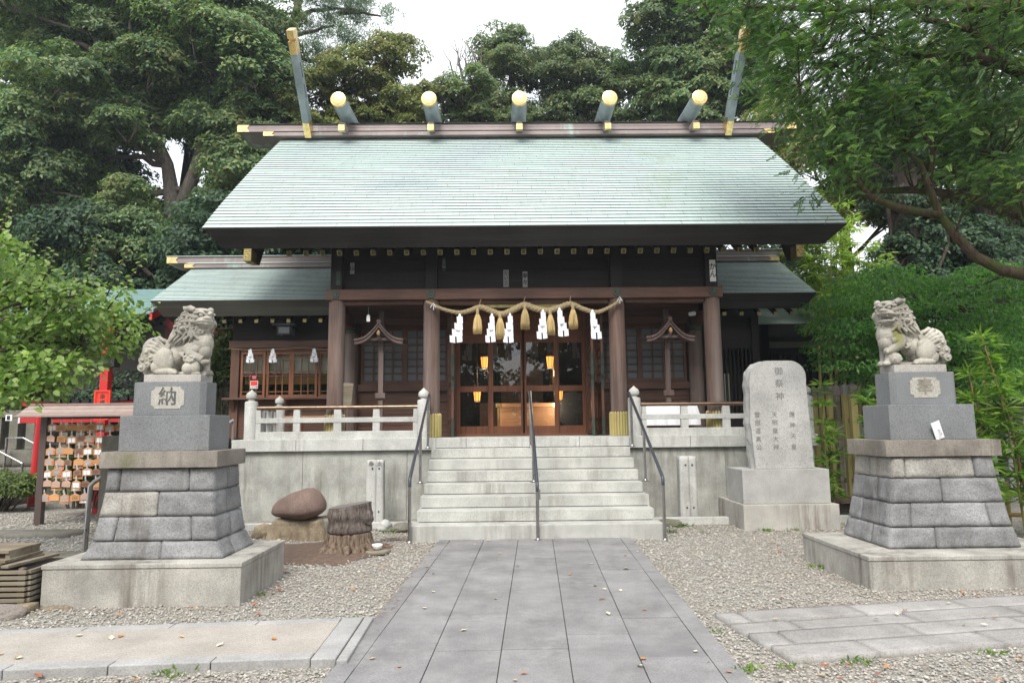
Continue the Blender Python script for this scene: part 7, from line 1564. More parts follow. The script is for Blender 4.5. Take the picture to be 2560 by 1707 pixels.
# ---- trees behind the roof
def along(pts, y, rlo, rhi, seed, dy=.8, extra=0):
    r_ = random.Random(seed); o = [(x, y+r_.uniform(-dy, dy), z, r_.uniform(rlo, rhi)) for x, z in pts]
    for i in range(extra): x, z = r_.choice(pts); o.append((x+r_.uniform(-1, 1), y+r_.uniform(1, 2.6), z-r_.uniform(.3, 2.), r_.uniform(rlo, rhi)))
    return o
tree('evergreen_tree', 'olive green evergreen behind the left half of the roof, under the pine', [(-5.6, 22.5, 1.5), (-5.7, 22.5, 8), (-5.3, 22.5, 13)], .3, along([(-7.3, 12.0), (-6.6, 12.6), (-5.75, 13.2), (-5.0, 13.0), (-3.9, 13.7), (-6.84, 11.6), (-5.53, 12.0), (-4.35, 12.4), (-3.5, 12.0), (-4.92, 11.4), (-3.2, 11.4), (-7.56, 10.8), (-6.1, 11.1), (-3.5, 14.2), (-2.8, 10.8), (-8.0, 9.8), (-7.2, 9.6)], 22, .72, .98, 3, extra=14), LM['olive'], M['bark'], 1900, .16, .06, 103)
tree('evergreen_tree', 'small evergreen standing in the sky gap, left of the middle ridge log', [(-1.4, 23, 2), (-1.45, 23, 9), (-1.4, 23, 12.5)], .18, along([(-1.46, 12.9), (-1.95, 13.2), (-.95, 13.1), (-1.3, 12.2), (-1.9, 12.2), (-.8, 12.2)], 23, .55, .72, 4), LM['oak2'], M['bark'], 2000, .16, .065, 104)
bt = empty('bare_tree', (-1.5, 23.4, 10), 'bare twiggy treetop without leaves against the white sky', 'tree')
mb = MB(); rng = np.random.default_rng(12)
for i in range(5):
    a = (-1.5+.08*i, 23.4, 12.6); b = (-1.9+.28*i, 23.4, 14.6+.3*(i % 2)); p1 = limb(mb, a, b, .05, .025, rng, 6, .06)
    for q in range(9): s_ = np.array(p1[rng.integers(2, 7)]); limb(mb, s_, s_+np.array([rng.normal(0, .3), rng.normal(0, .3), rng.uniform(.5, 1.)]), .018, .006, rng, 4, .05)
mb.tube([(-1.5, 23.4, 2), (-1.45, 23.4, 12.7)], [.12, .06], 7)
mb.build('trunk', M['bark_pale'], bt, recalc=False)
tree('evergreen_tree', 'tall thin evergreen with brownish top behind the middle of the ridge', [(.4, 25, 2), (.3, 25, 9), (.35, 25, 15)], .24, along([(-.31, 16.3), (.45, 16.2), (-.6, 15.2), (.2, 14.9), (1.1, 15.8), (.43, 13.8), (1.28, 14.5), (.9, 13.0), (.1, 12.6), (-.2, 13.5)], 25, .62, .86, 5, extra=6), LM['oak2'], M['bark'], 1300, .17, .065, 105)
tree('evergreen_tree', 'rounded evergreen right of the thin brownish treetop behind the ridge', [(2.9, 25, 2), (2.9, 25, 9), (2.8, 25, 14)], .26, along([(1.97, 15.6), (2.9, 15.8), (2.3, 14.6), (3.3, 14.6), (2.5, 13.3), (3.2, 13.2), (1.7, 12.6), (2.8, 12.2)], 25, .68, .9, 6, extra=10), LM['oak2'], M['bark'], 1500, .17, .07, 106)
tree('evergreen_tree', 'evergreen with sparse gaps behind the fourth ridge log', [(4.3, 25.5, 2), (4.3, 25.5, 9), (4.2, 25.5, 14)], .24, along([(4.0, 15.5), (4.6, 15.0), (3.8, 14.2), (4.6, 13.9), (4.0, 13.0), (4.9, 12.8)], 25.5, .62, .84, 7, extra=7), LM['oak2'], M['bark'], 1350, .17, .07, 107)
tree('oak_tree', 'large rounded broadleaf tree rising behind the right half of the ridge', [(6.9, 24, 2), (6.9, 24, 9), (6.8, 24, 14)], .36, along([(5.52, 16.1), (6.36, 16.6), (7.34, 16.5), (8.15, 16.3), (5.6, 15.1), (6.79, 15.3), (7.94, 15.2), (6.26, 14.2), (7.56, 14.0), (8.72, 14.5), (5.7, 13.2), (6.86, 13.0), (8.3, 12.9), (9.2, 15.8), (9.4, 13.4), (7.2, 12.0), (8.8, 11.6), (10.1, 14.8)], 24, .85, 1.12, 8, extra=16), LM['oak'], M['bark'], 1500, .175, .075, 108)
tree('evergreen_tree', 'evergreen behind the right verge of the main roof, below the overhanging conifer', [(9.8, 19, 1), (9.8, 19, 6), (9.6, 19, 10)], .25, [(8.3, 19, 10.3, 1.0), (9.4, 18.6, 9.6, 1.1), (8.8, 18.4, 8.5, 1.0), (10.4, 19, 8.4, 1.1), (10.8, 19, 10.4, 1.1), (9.7, 18.6, 7.2, 1.0), (8.0, 19.4, 9.0, .8), (11.6, 19, 9.2, 1.1), (11.4, 19, 7.4, 1.), (8.4, 18.6, 7.2, .8)], LM['olive'], M['bark'], 1300, .15, .06, 109)
# ---- dark understory left and right
ul = ['dark shrubby tree at the far left under the huge tree', 'dark shrubby tree second from the left in the shade', 'dark shrubby tree in the shade left of the wing ridge', 'dark shrubby tree close behind the left end of the main eave', 'dark shrubby tree between the left wing ridge and main roof', 'pale topped bushy tree jutting out of the left shade']
for i, (x, y, z, r) in enumerate([(-14.3, 19, 4.6, 2.2), (-11.6, 18.5, 4.8, 2.1), (-9.2, 18.6, 4.6, 2.0), (-7.2, 18.4, 5.6, 1.7), (-5.6, 19, 5.2, 1.7)]):
    r_ = random.Random(i+50); cc = [(x+r_.uniform(-1, 1)*r*.7, y+r_.uniform(-1, 1)*r*.5, z+r_.uniform(-1, 1)*r*.95, r_.uniform(.75, 1.05)) for _ in range(13)]
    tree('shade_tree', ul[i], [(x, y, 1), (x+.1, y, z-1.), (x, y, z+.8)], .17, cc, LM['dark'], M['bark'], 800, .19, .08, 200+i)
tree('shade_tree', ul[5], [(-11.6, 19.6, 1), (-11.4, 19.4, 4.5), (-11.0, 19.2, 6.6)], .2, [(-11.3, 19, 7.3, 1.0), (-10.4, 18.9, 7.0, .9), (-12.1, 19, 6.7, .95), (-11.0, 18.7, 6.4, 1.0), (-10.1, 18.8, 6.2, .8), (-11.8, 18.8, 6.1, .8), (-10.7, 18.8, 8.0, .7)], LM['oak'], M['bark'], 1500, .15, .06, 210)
tree('ivy_tree', 'dark ivy covered trunk standing behind the maple at right', [(9.7, 16, 0), (9.68, 16, 5.5), (9.8, 16, 7.3), (9.9, 16, 9.5)], .34, [(9.45, 15.7, 3.6, .8), (10.1, 15.8, 4.4, .8), (9.3, 15.7, 5.2, .62), (10.2, 15.8, 6.0, .7), (9.4, 15.8, 6.6, .6), (10.4, 16, 7.6, .9), (8.9, 16, 8.2, .9), (9.8, 16, 9.0, 1.0), (11.4, 16, 8.6, 1.0), (12., 16.2, 7.4, .8)], LM['dark'], M['bark'], 1300, .13, .06, 211, rtop=.7)
tree('shade_tree', 'tall shaded broadleaf tree seen through the overhanging conifer at upper right', [(13.2, 18, 0), (13.1, 18, 6), (13.2, 18, 12)], .3, [(random.Random(i+900).uniform(10.6, 17), random.Random(i+901).uniform(17, 20), random.Random(i+902).uniform(7.5, 15.5), random.Random(i+903).uniform(1.0, 1.4)) for i in range(0, 96, 4)], LM['oak2'], M['bark'], 620, .19, .085, 240)
for i, (x, y, z, r, lab) in enumerate([(11.6, 16.5, 4.2, 1.7, 'dark shrubby tree in the shade right of the ivy trunk'), (14.0, 17, 4.0, 1.8, 'dark shrubby tree at the far right edge behind the maple'), (7.9, 17.5, 4.2, 1.6, 'dark shrubby tree behind the pale bamboo')]):
    r_ = random.Random(i+80); cc = [(x+r_.uniform(-1, 1)*r*.8, y+r_.uniform(-1, 1)*r*.5, z+r_.uniform(-1, 1)*r*.9, r_.uniform(.7, 1.)) for _ in range(12)]
    tree('shade_tree', lab, [(x, y, 0), (x+.1, y, z-1.), (x, y, z+.8)], .15, cc, LM['dark'], M['bark'], 850, .15, .07, 220+i)
tree('far_tree', 'bright green sunlit tree beyond the conifer at the right edge', [(16.6, 22, 0), (16.6, 22, 6), (16.5, 22, 9)], .25, [(15.6, 22, 9.4, 1.1), (16.9, 22, 9.9, 1.2), (18., 22, 9.0, 1.2), (16.0, 21.8, 8.1, 1.0), (17.2, 21.8, 7.7, 1.1), (15.4, 22, 7.0, .9), (16.5, 22, 6.4, 1.), (18.3, 22, 7., 1.1), (14.6, 22, 8.0, .9), (14.4, 22, 6.4, .9)], LM['bright'], M['bark'], 1000, .18, .08, 230)
tree('far_tree', 'pale green tree glimpsed low behind the conifer limb', [(12.6, 21, 0), (12.6, 21, 5), (12.6, 21, 8)], .2, [(12.0, 21, 8.4, .9), (13.2, 21, 7.6, .9), (12.5, 21, 6.6, .9), (13.6, 21, 6.1, .8), (11.9, 21, 5.8, .8)], LM['bright'], M['bark'], 900, .17, .075, 231)
# ---- overhanging conifer on the right: limbs from a trunk just outside the picture
rng = np.random.default_rng(33)
kt = empty('conifer_tree', (9.6, 9.2, 0), 'overhanging dark conifer with mossy limbs and drooping sprays at the upper right', 'tree')
mb = MB(); mb.tube([(9.6, 9.2, 0), (9.5, 9.2, 2.2), (9.3, 9.1, 4.5), (9.4, 9.1, 9)], [.42, .36, .3, .2], 12)
B1 = [(9.45, 9.2, 2.9), (8.2, 9.05, 3.25), (7.25, 9.0, 3.40), (6.75, 9.0, 3.50), (6.40, 9.0, 3.69), (6.15, 9.0, 3.98), (5.95, 9.0, 4.30), (5.84, 9.0, 4.70), (5.72, 8.95, 5.0), (5.45, 8.9, 5.2)]
mb.tube(B1, [.13, .105, .088, .078, .070, .062, .055, .048, .036, .02], 10)
B2 = [(5.98, 9.0, 4.27), (5.6, 8.95, 4.32), (5.25, 8.9, 4.38), (4.95, 8.9, 4.52), (4.75, 8.85, 4.75), (4.45, 8.8, 4.88)]; mb.tube(B2, [.06, .055, .05, .045, .035, .012], 8)
B3 = [(9.35, 9.1, 5.2), (8.0, 8.9, 5.9), (7.0, 8.9, 6.4), (6.4, 8.9, 6.55), (5.8, 8.85, 6.5), (5.2, 8.8, 6.6), (4.5, 8.7, 6.3), (4.0, 8.7, 6.0)]; mb.tube(B3, [.15, .12, .09, .07, .05, .04, .025, .012], 9)
B4 = [(6.9, 8.9, 6.42), (6.5, 8.8, 6.85), (5.8, 8.7, 6.95), (5.0, 8.7, 6.7), (4.3, 8.6, 6.45)]; mb.tube(B4, [.07, .05, .04, .028, .012], 8)
B5 = [(9.35, 9.1, 6.5), (7.6, 9.2, 7.4), (6.2, 9.2, 7.5), (5.0, 9.2, 7.4), (3.6, 9.1, 7.4), (3.0, 9.1, 7.25)]; mb.tube(B5, [.13, .10, .07, .05, .025, .01], 8)
B6 = [(5.84, 9, 4.75), (5.95, 9, 5.2), (5.8, 9, 5.55), (5.85, 9.05, 5.9)]; mb.tube(B6, [.05, .04, .03, .015], 7)
B7 = [(7.25, 9.0, 3.42), (7.3, 9.0, 3.7), (7.15, 9.0, 4.1), (7.1, 9.0, 4.6), (6.9, 9.05, 5.1)]; mb.tube(B7, [.06, .05, .035, .03, .015], 7)
B8 = [(9.4, 9.2, 3.6), (8, 9.6, 4.3), (7., 9.9, 4.85), (6.2, 9.9, 4.95), (5.5, 9.8, 4.9), (5.1, 9.8, 5.1)]; mb.tube(B8, [.12, .10, .08, .06, .04, .015], 8)
nodes = np.array([p_ for B in (B1[4:], B2, B3[1:], B4, B5[1:], B6, B7, B8[1:]) for p_ in B])
SP = []
for c in C_CONIFER:
    c = np.array(c); k = np.argmin(np.linalg.norm(nodes-c, axis=1)+1.2*(nodes[:, 0] < c[0]-.1)); a = nodes[k]
    pts = np.array(limb(mb, a, c, .016, .005, rng, 7, .10))
    dirv = nrm((c-a)*np.array([1, 1, .35])+np.array([-.35, -.05, -.1]))
    for q in range(46):
        o = c + rng.normal(0, 1, 3)*np.array([.24, .24, .13]) if q > 5 else pts[rng.integers(3, len(pts))]
        d = nrm(dirv*.7 + rng.normal(0, .55, 3)*np.array([1, 1, .35]) + np.array([-.15, -.1, -.28])); SP.append((o, d))
mb.build('trunk', M['bark_moss'], kt, smooth=True, recalc=False)
O = np.array([s[0] for s in SP]); D = np.array([s[1] for s in SP]); n = len(O); m = 14
up_ = np.tile(np.array([0, 0, 1.]), (n, 1)) + rng.normal(0, .45, (n, 3)); Sd = nrm(np.cross(D, up_)); Nn = np.cross(Sd, D)
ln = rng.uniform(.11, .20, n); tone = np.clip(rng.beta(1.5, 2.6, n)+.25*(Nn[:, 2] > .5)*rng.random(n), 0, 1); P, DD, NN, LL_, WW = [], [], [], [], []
for j in range(m):
    t_ = (j+.5)/m; bend = -Nn*(t_**2)*.22
    for s in (-1, 1):
        P.append(O + (D*t_ + bend*.5)*ln[:, None]); DD.append(nrm(D*.75 + Sd*s*(1.0-.45*t_) + bend*.8 + rng.normal(0, .10, (n, 3)))); NN.append(Nn); LL_.append(ln*(.30-.17*t_)); WW.append(ln*.066)
V, F = leaf_quads(np.concatenate(P), np.concatenate(DD), np.concatenate(NN), np.concatenate(LL_), np.concatenate(WW), .02, .12)
ko = link_mesh(np_mesh('crown', V-np.array((9.6, 9.2, 0)), F, LM['kaya']), 'crown', kt)
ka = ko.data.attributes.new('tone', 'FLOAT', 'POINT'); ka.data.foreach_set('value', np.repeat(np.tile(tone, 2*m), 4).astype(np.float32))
# ---- plum tree on the left
rng = np.random.default_rng(41)
pm = empty('plum_tree', (-7.3, 7.6, 0), 'bright green plum tree with round leaves and upright shoots at the left edge', 'tree')
mb = MB(); mb.tube([(-7.3, 7.6, -.1), (-7.2, 7.6, .9), (-6.9, 7.5, 1.7), (-6.7, 7.4, 2.3)], [.2, .17, .14, .1], 10)
PB = [[(-6.9, 7.5, 1.7), (-6.2, 7.4, 2.0), (-5.6, 7.4, 2.3), (-5.1, 7.4, 2.45), (-4.6, 7.4, 2.42)], [(-6.7, 7.4, 2.3), (-6.1, 7.3, 2.75), (-5.5, 7.3, 2.95), (-5.0, 7.2, 2.85), (-4.7, 7.2, 2.88)], [(-6.5, 7.4, 2.1), (-5.9, 7.6, 2.55), (-5.3, 7.7, 2.65), (-4.7, 7.7, 2.75), (-4.3, 7.6, 2.6)], [(-6.2, 7.3, 2.65), (-5.8, 7.1, 3.1), (-5.4, 7.0, 3.4)], [(-5.6, 7.4, 2.3), (-5.2, 7.3, 2.0), (-4.9, 7.3, 1.9)]]
for B in PB: mb.tube(B, [.085-.07*i/(len(B)-1) for i in range(len(B))], 8)
nodes = np.array([p_ for B in PB for p_ in B]); parts = []
C_PLUM = C_PLUM + [(rng.uniform(-7.9, -5.7), rng.uniform(6.9, 8.4), rng.uniform(2.2, 3.6)) for _ in range(46)]
for c in C_PLUM:
    c = np.array(c)-np.array([0, 0, .10]); k = np.argmin(np.linalg.norm(nodes-c, axis=1)); limb(mb, nodes[k], c, .018, .006, rng, 5, .08)
    nn = int(rng.uniform(34, 56)); v = unit(rng, nn, -.7); Pp = c + v*np.array([.23, .25, .17])*rng.uniform(.35, 1., (nn, 1)); Dd = nrm(v*np.array([1, 1, .3]) + rng.normal(0, .5, (nn, 3)) + np.array([0, -.1, -.55])); Nn = nrm(.5*v + np.array([0, -.25, .75]) + rng.normal(0, .3, (nn, 3)))
    L_ = .072*rng.uniform(.55, 1.25, nn); parts.append(leaf_six(Pp, Dd, Nn, L_, L_*.80))
def shoot(a, b, nl):
    a, b = np.array(a), np.array(b); b = b + (b-a)*.22; nl += 3; mb.tube([a, a*.5+b*.5+np.array([.02, 0, 0]), b], [.008, .006, .003], 6)
    t_ = np.linspace(.15, 1, nl); Pp = a + (b-a)*t_[:, None]; s = np.where(np.arange(nl) % 2, 1., -1.)
    Dd = nrm(np.stack([s*.9, rng.normal(0, .4, nl), np.full(nl, -.25)], 1)); Nn = nrm(np.stack([s*.3, np.full(nl, -.35), np.full(nl, .8)], 1)+rng.normal(0, .2, (nl, 3)))
    L_ = .075*(1.1-.45*t_); parts.append(leaf_six(Pp, Dd, Nn, L_, L_*.72))
for a, b, q in [((-5.52, 7.2, 3.35), (-5.30, 7.2, 4.02), 18), ((-4.55, 7.3, 2.95), (-4.46, 7.3, 3.48), 13), ((-4.35, 7.3, 2.8), (-4.12, 7.3, 3.42), 14), ((-4.3, 7.3, 2.75), (-3.98, 7.3, 3.26), 12), ((-5.2, 7.2, 3.1), (-5.05, 7.2, 3.52), 11), ((-5.0, 7.2, 3.0), (-4.93, 7.2, 3.36), 9), ((-5.35, 7.0, 3.3), (-5.62, 7.0, 3.7), 9), ((-4.7, 7.3, 2.9), (-4.66, 7.3, 3.22), 8), ((-4.15, 7.4, 2.6), (-3.86, 7.4, 2.82), 9), ((-4.9, 7.1, 2.95), (-4.78, 7.1, 3.3), 8)]: shoot(a, b, q)
mb.build('trunk', M['bark'], pm, smooth=True, recalc=False)
V, F = cat_vf(parts); link_mesh(np_mesh('crown', V-np.array((-7.3, 7.6, 0)), F, LM['plum'], True), 'crown', pm)
# ---- maple behind the right lion
rng = np.random.default_rng(52)
mp = empty('maple_tree', (7.4, 12, 0), 'dense green maple with fine layered leaves behind the right lion', 'tree')
mb = MB(); mb.tube([(7.4, 12, -.1), (7.3, 12, 1.2), (7.5, 12, 2.4), (7.4, 12, 3.4)], [.14, .12, .09, .05], 9); nodes = np.array([(7.3, 12, 1.2), (7.5, 12, 2.0), (7.5, 12, 2.4), (7.4, 12, 3.4)]); parts = []
for c in C_MAPLE:
    c = np.array(c); k = np.argmin(np.linalg.norm(nodes-c, axis=1)); 
    if rng.random() < .5: limb(mb, nodes[k], c, .03, .006, rng, 5, .08)
    nn = 210; r = np.sqrt(rng.random(nn))*.48; a = rng.uniform(0, 6.283, nn); Pp = c + np.stack([r*np.cos(a), r*np.sin(a)*.9, -.45*r*r+rng.normal(0, .045, nn)], 1)
    Dd = nrm(np.stack([np.cos(a), np.sin(a), -.45-.6*r], 1) + rng.normal(0, .5, (nn, 3))); Nn = nrm(np.array([0, -.15, .9]) + rng.normal(0, .28, (nn, 3)))
    parts.append(leaf_quads(Pp, Dd, Nn, .085*rng.uniform(.6, 1.2, nn), .042*rng.uniform(.6, 1.2, nn), .08, .2))
mb.build('trunk', M['bark'], mp, smooth=True, recalc=False)
V, F = cat_vf(parts); link_mesh(np_mesh('crown', V-np.array((7.4, 12, 0)), F, LM['maple']), 'crown', mp)
# ---- tall pale bamboo
rng = np.random.default_rng(61)
def fan(c, n, L, W, rng, spread=.6, down=-.35):
    D = nrm(unit(rng, n, -.5)*np.array([1, 1, spread]) + np.array([0, 0, down])); P = np.tile(c, (n, 1)) + D*rng.uniform(0, .06, (n, 1)); N = nrm(np.array([0, -.2, .8])+rng.normal(0, .35, (n, 3)))
    return leaf_quads(P, D, N, L*rng.uniform(.7, 1.2, n), np.full(n, W), .1, .18, .35)
bb_ = empty('tall_bamboo', (7.1, 14, 0), 'tall feathery yellow green bamboo beside the right end of the eaves', 'bamboo'); parts = []; mb = MB()
for c in C_BAMBOO:
    c = np.array(c)
    for q in range(7): parts.append(fan(c+rng.normal(0, 1, 3)*np.array([.26, .26, .24]), 26, .20, .030, rng))
for i in range(9): x = 6.4+.19*i+rng.uniform(-.1, .1); mb.tube([(x, 14+.1*(i % 3), 0), (x+.05, 14, 3), (x+.2-.02*i, 13.8, 6.1-.22*i)], [.03, .025, .006], 7)
mb.build('stems', M['bamboo_dry'], bb_); V, F = cat_vf(parts); link_mesh(np_mesh('crown', V-np.array((7.1, 14, 0)), F, LM['bamboo']), 'crown', bb_)
# ---- small bamboo plants
rng = np.random.default_rng(71); gst = plain('bamboo_stem', (.20, .19, .05), .5, var=.4, sc=5); ost = plain('orange_bamboo_stem', (.42, .20, .075), .5, var=.3, sc=5)
def sasa(x, y, h, lean, label, group, stem=None, dens=26, L=.19, first=.3):
    t = empty('bamboo_plant', (x, y, 0), label, 'bamboo', group); mb = MB(); top = (x+lean, y+rng.uniform(-.1, .1), h); mb.tube([(x, y, -.05), (x+lean*.35, y, h*.55), top], [.016, .013, .006], 7); mb.build('stem', stem or gst, t)
    parts = []; k = int((h*(1-first))/.24)+1
    for j in range(k):
        f = first + (1-first)*j/max(k-1, 1); a = np.array([x, y, 0]) + (np.array(top)-np.array([x, y, 0]))*f + np.array([-lean*.15*math.sin(f*3), 0, 0])
        parts.append(fan(a, dens, L, .032, rng, .55, .05)); 
        for q in range(1): parts.append(fan(a+rng.normal(0, .06, 3), dens*2//3, L*.9, .03, rng, .5, -.1))
    V, F = cat_vf(parts); link_mesh(np_mesh('leaves', V-np.array((x, y, 0)), F, LM['sasa']), 'leaves', t)
for x, y, h, l_ in [(4.78, 10.3, 2.05, -.02), (4.95, 10.5, 1.3, .05)]: sasa(x, y, h, l_, 'slender leafy bamboo plant growing beside the tablet', 'bamboo beside the tablet')
for x, y, h, l_ in [(5.12, 9.7, 1.75, .05), (5.4, 9.9, 1.95, .1)]: sasa(x, y, h, l_, 'leafy bamboo plant between the picket fence and right lion pedestal', 'bamboo by the picket fence')
for x, y, h, l_, st_ in [(6.1, 8.6, 2.05, -.25, 1), (6.35, 8.5, 1.9, -.2, 0), (6.6, 8.7, 2.55, -.45, 1), (6.15, 9.0, 1.6, -.1, 0), (6.55, 8.4, 1.7, .05, 1), (6.3, 8.9, 2.1, -.05, 1), (6.75, 8.9, 2.0, .1, 0), (5.95, 8.5, 1.75, -.15, 0), (6.45, 8.2, 1.3, .0, 1), (6.0, 8.7, 1.5, -.3, 0), (7.2, 8.8, 1.9, .1, 0), (7.6, 8.6, 2.2, .1, 1), (8.0, 8.9, 1.8, .1, 0)]: sasa(x, y, h, l_, 'leafy bamboo plant with thin stem behind the right lion pedestal', 'bamboo behind the right pedestal', ost if st_ else gst, 30, .20)
# ---- hedge and shrubs on the left
def shrub(label, cx, cy, z0, rx, ry, rz, n, mat, seed, L=.06, W=.03, name='shrub', cat='shrub'):
    rng = np.random.default_rng(seed); t = empty(name, (cx, cy, z0), label, cat); parts = []; mb = MB()
    for q in range(n):
        u = unit(rng, 1, -.1)[0]; c = np.array([cx, cy, z0+rz*.45]) + u*np.array([rx, ry, rz*.5])*rng.uniform(.35, 1.); r = min(rx, rz)*rng.uniform(.28, .42)
        limb(mb, (cx+(c[0]-cx)*.5, cy, z0-.05), c, .016, .005, rng, 4, .05); parts.append(clump(rng, c, r, int(900*max(r, .3)), L, W, 10))
    mb.build('stems', M['bark'], t, recalc=False); V, F = cat_vf(parts); link_mesh(np_mesh('foliage', V-np.array((cx, cy, z0)), F, mat), 'foliage', t)
shrub('low clipped hedge on the gravel at the far left, before the steps', -9.7, 13.05, 0, 1.5, .42, .74, 54, LM['hedge'], 1, name='hedge', cat='hedge')
shrub('green bush growing just behind the plaque rack', -7.3, 12.05, .2, .62, .3, 1.0, 30, LM['bright'], 2)
shrub('bright bushes on the bank behind the red sign and lion', -6.9, 16.2, .6, 2.4, .8, 1.5, 30, LM['bright'], 3, .09, .05)
shrub('leafy dark shrub between the left lion and the wing corner post', -5.9, 14.2, 1.2, .65, .5, 2.6, 26, LM['hedge'], 4, .09, .045)
shrub('shadowed bush under the plum tree beyond the red pillar', -8.6, 15.5, 1.0, 1.3, .6, 1.8, 24, LM['dark'], 5, .1, .05)
# ---- unseen trees added behind the viewer to darken the glass door reflection
rng = np.random.default_rng(90); parts = []
for i in range(330):
    x = rng.uniform(-24, 24); z = rng.uniform(.4, 9)
    if -1.1 < x < 2.6 and z > 3.2: continue
    parts.append(clump(rng, (x, rng.uniform(-18, -14), z), 1.7, 330, .42, .26))
V, F = cat_vf(parts); o = link_mesh(np_mesh('unseen_treeline', V, F, LM['dark']), 'unseen_treeline'); o['kind'] = 'stuff'; o['label'] = 'unseen woods added behind the viewer, mirrored in the glass doors'
# ------------------------------------------------------------ gravel
rng = np.random.default_rng(5)
ico = [(-.526, 0, .851), (.526, 0, .851), (-.526, 0, -.851), (.526, 0, -.851), (0, .851, .526), (0, .851, -.526), (0, -.851, .526), (0, -.851, -.526), (.851, .526, 0), (-.851, .526, 0), (.851, -.526, 0), (-.851, -.526, 0)]
icf = [(0, 4, 1), (0, 9, 4), (9, 5, 4), (4, 5, 8), (4, 8, 1), (8, 10, 1), (8, 3, 10), (5, 3, 8), (5, 2, 3), (2, 7, 3), (7, 10, 3), (7, 6, 10), (7, 11, 6), (11, 0, 6), (0, 1, 6), (6, 1, 10), (9, 0, 11), (9, 11, 2), (9, 2, 5), (7, 2, 11)]
def pebbles(n, x0, x1, y0, y1, smin, smax, seed):
    rng = np.random.default_rng(seed); x = rng.uniform(x0, x1, n); y = rng.uniform(y0, y1, n)
    t_ = x - (.158+(y-4.2)*PA); k = np.abs(t_) > 1.25-np.where(rng.random(n) < .012, rng.exponential(.10, n), 0)                       # main path
    k &= np.abs(x) < y*.80+1.0
    u = (x+1.1); v = y-5.44-.0775*u; k &= ~((u < .09) & (v < .02) & (v > -.96))    # side path
    ca, sa = math.cos(an), math.sin(an); uu = (x-1.6)*ca+(y-5.5)*sa; vv = -(x-1.6)*sa+(y-5.5)*ca; k &= ~((uu > -.02) & (vv < .01) & (vv > -1.1))
    for a, b, c, d in ((-3.95, -2.26, 6.03, 7.17), (3.23, 5.25, 6.25, 7.62), (-1.26, 2.05, 9.1, 11.5), (3.3, 4.62, 9.7, 10.8), (-4.6, -1.3, 10.3, 11.5), (2.1, 5.6, 10.3, 11.5), (-5.3, -3.98, 5.9, 6.6)): k &= ~((x > a) & (x < b) & (y > c) & (y < d))
    q = ((x+2.28)/1.0)**2 + ((y-8.55)/.8)**2; k &= (q > 1.1) | (rng.random(n) < .10+.7*np.clip(q-.35, 0, 1))
    x, y = x[k], y[k]; n = len(x); B = np.array(ico); s = rng.uniform(smin, smax, n)*np.exp(rng.normal(0, .18, n))
    a = rng.uniform(0, 6.283, n); tl = rng.normal(0, .35, n)
    W_ = B[None]*(s[:, None, None]*np.stack([np.ones(n), rng.uniform(.6, .95, n), rng.uniform(.4, .7, n)], 1)[:, None, :])*(1+rng.normal(0, .10, (n, 12, 1)))
    X = W_[..., 0]; Z = W_[..., 2]; X2 = X*np.cos(tl)[:, None]-Z*np.sin(tl)[:, None]; Z2 = X*np.sin(tl)[:, None]+Z*np.cos(tl)[:, None]; Y_ = W_[..., 1]
    V = np.stack([X2*np.cos(a)[:, None]-Y_*np.sin(a)[:, None]+x[:, None], X2*np.sin(a)[:, None]+Y_*np.cos(a)[:, None]+y[:, None], Z2+(s*.35+rng.uniform(0, .008, n)+np.where(np.abs(x-(.158+(y-4.2)*PA)) < 1.245, .026, 0))[:, None]], 2).reshape(-1, 3)
    F = (np.array(icf)[None]+(np.arange(n)*12)[:, None, None]).reshape(-1, 3); return V, F
L_ = [pebbles(36000, -6, 6, 3.3, 6.6, .0065, .0125, 1), pebbles(36000, -8, 7, 6.6, 9.2, .008, .0135, 2), pebbles(20000, -10.5, 7, 9.2, 12.6, .011, .018, 3)]
V, F = cat_vf(L_); o = link_mesh(np_mesh('gravel', V, F, M['gravel'], True), 'gravel'); o['kind'] = 'stuff'; o['label'] = 'loose grey and tan gravel covering the shrine yard'
# moss and weeds along edges
rng = np.random.default_rng(15); parts = []
for x, y, n, s in [(3.2, 7.2, 34, .06), (-2.2, 6.35, 14, .05), (-1.2, 5.6, 10, .04), (3.6, 9.65, 60, .05), (4.0, 9.66, 30, .045), (2.5, 10.1, 60, .07), (2.25, 9.6, 40, .06), (-1.4, 10.0, 50, .07), (-1.62, 9.9, 40, .06), (1.45, 4.33, 30, .05), (1.72, 4.38, 24, .045), (2.2, 4.42, 30, .05), (3.1, 4.55, 20, .05), (-2.05, 4.42, 26, .06), (1.5, 5.1, 20, .03), (4.1, 11.3, 30, .1), (-6.2, 10.9, 60, .05), (2.7, 9.5, 20, .04)]:
    D = nrm(unit(rng, n, .2)); P = np.array([x, y, .01]) + rng.normal(0, 1, (n, 3))*np.array([s, s*.6, .004]); parts.append(leaf_quads(P, D, rng.normal(0, 1, (n, 3)), s*rng.uniform(.5, 1.1, n), s*.28*np.ones(n)))
V, F = cat_vf(parts); o = link_mesh(np_mesh('weeds', V, F, LM['sasa']), 'weeds'); o['kind'] = 'stuff'; o['label'] = 'small green weeds along the stone edges'
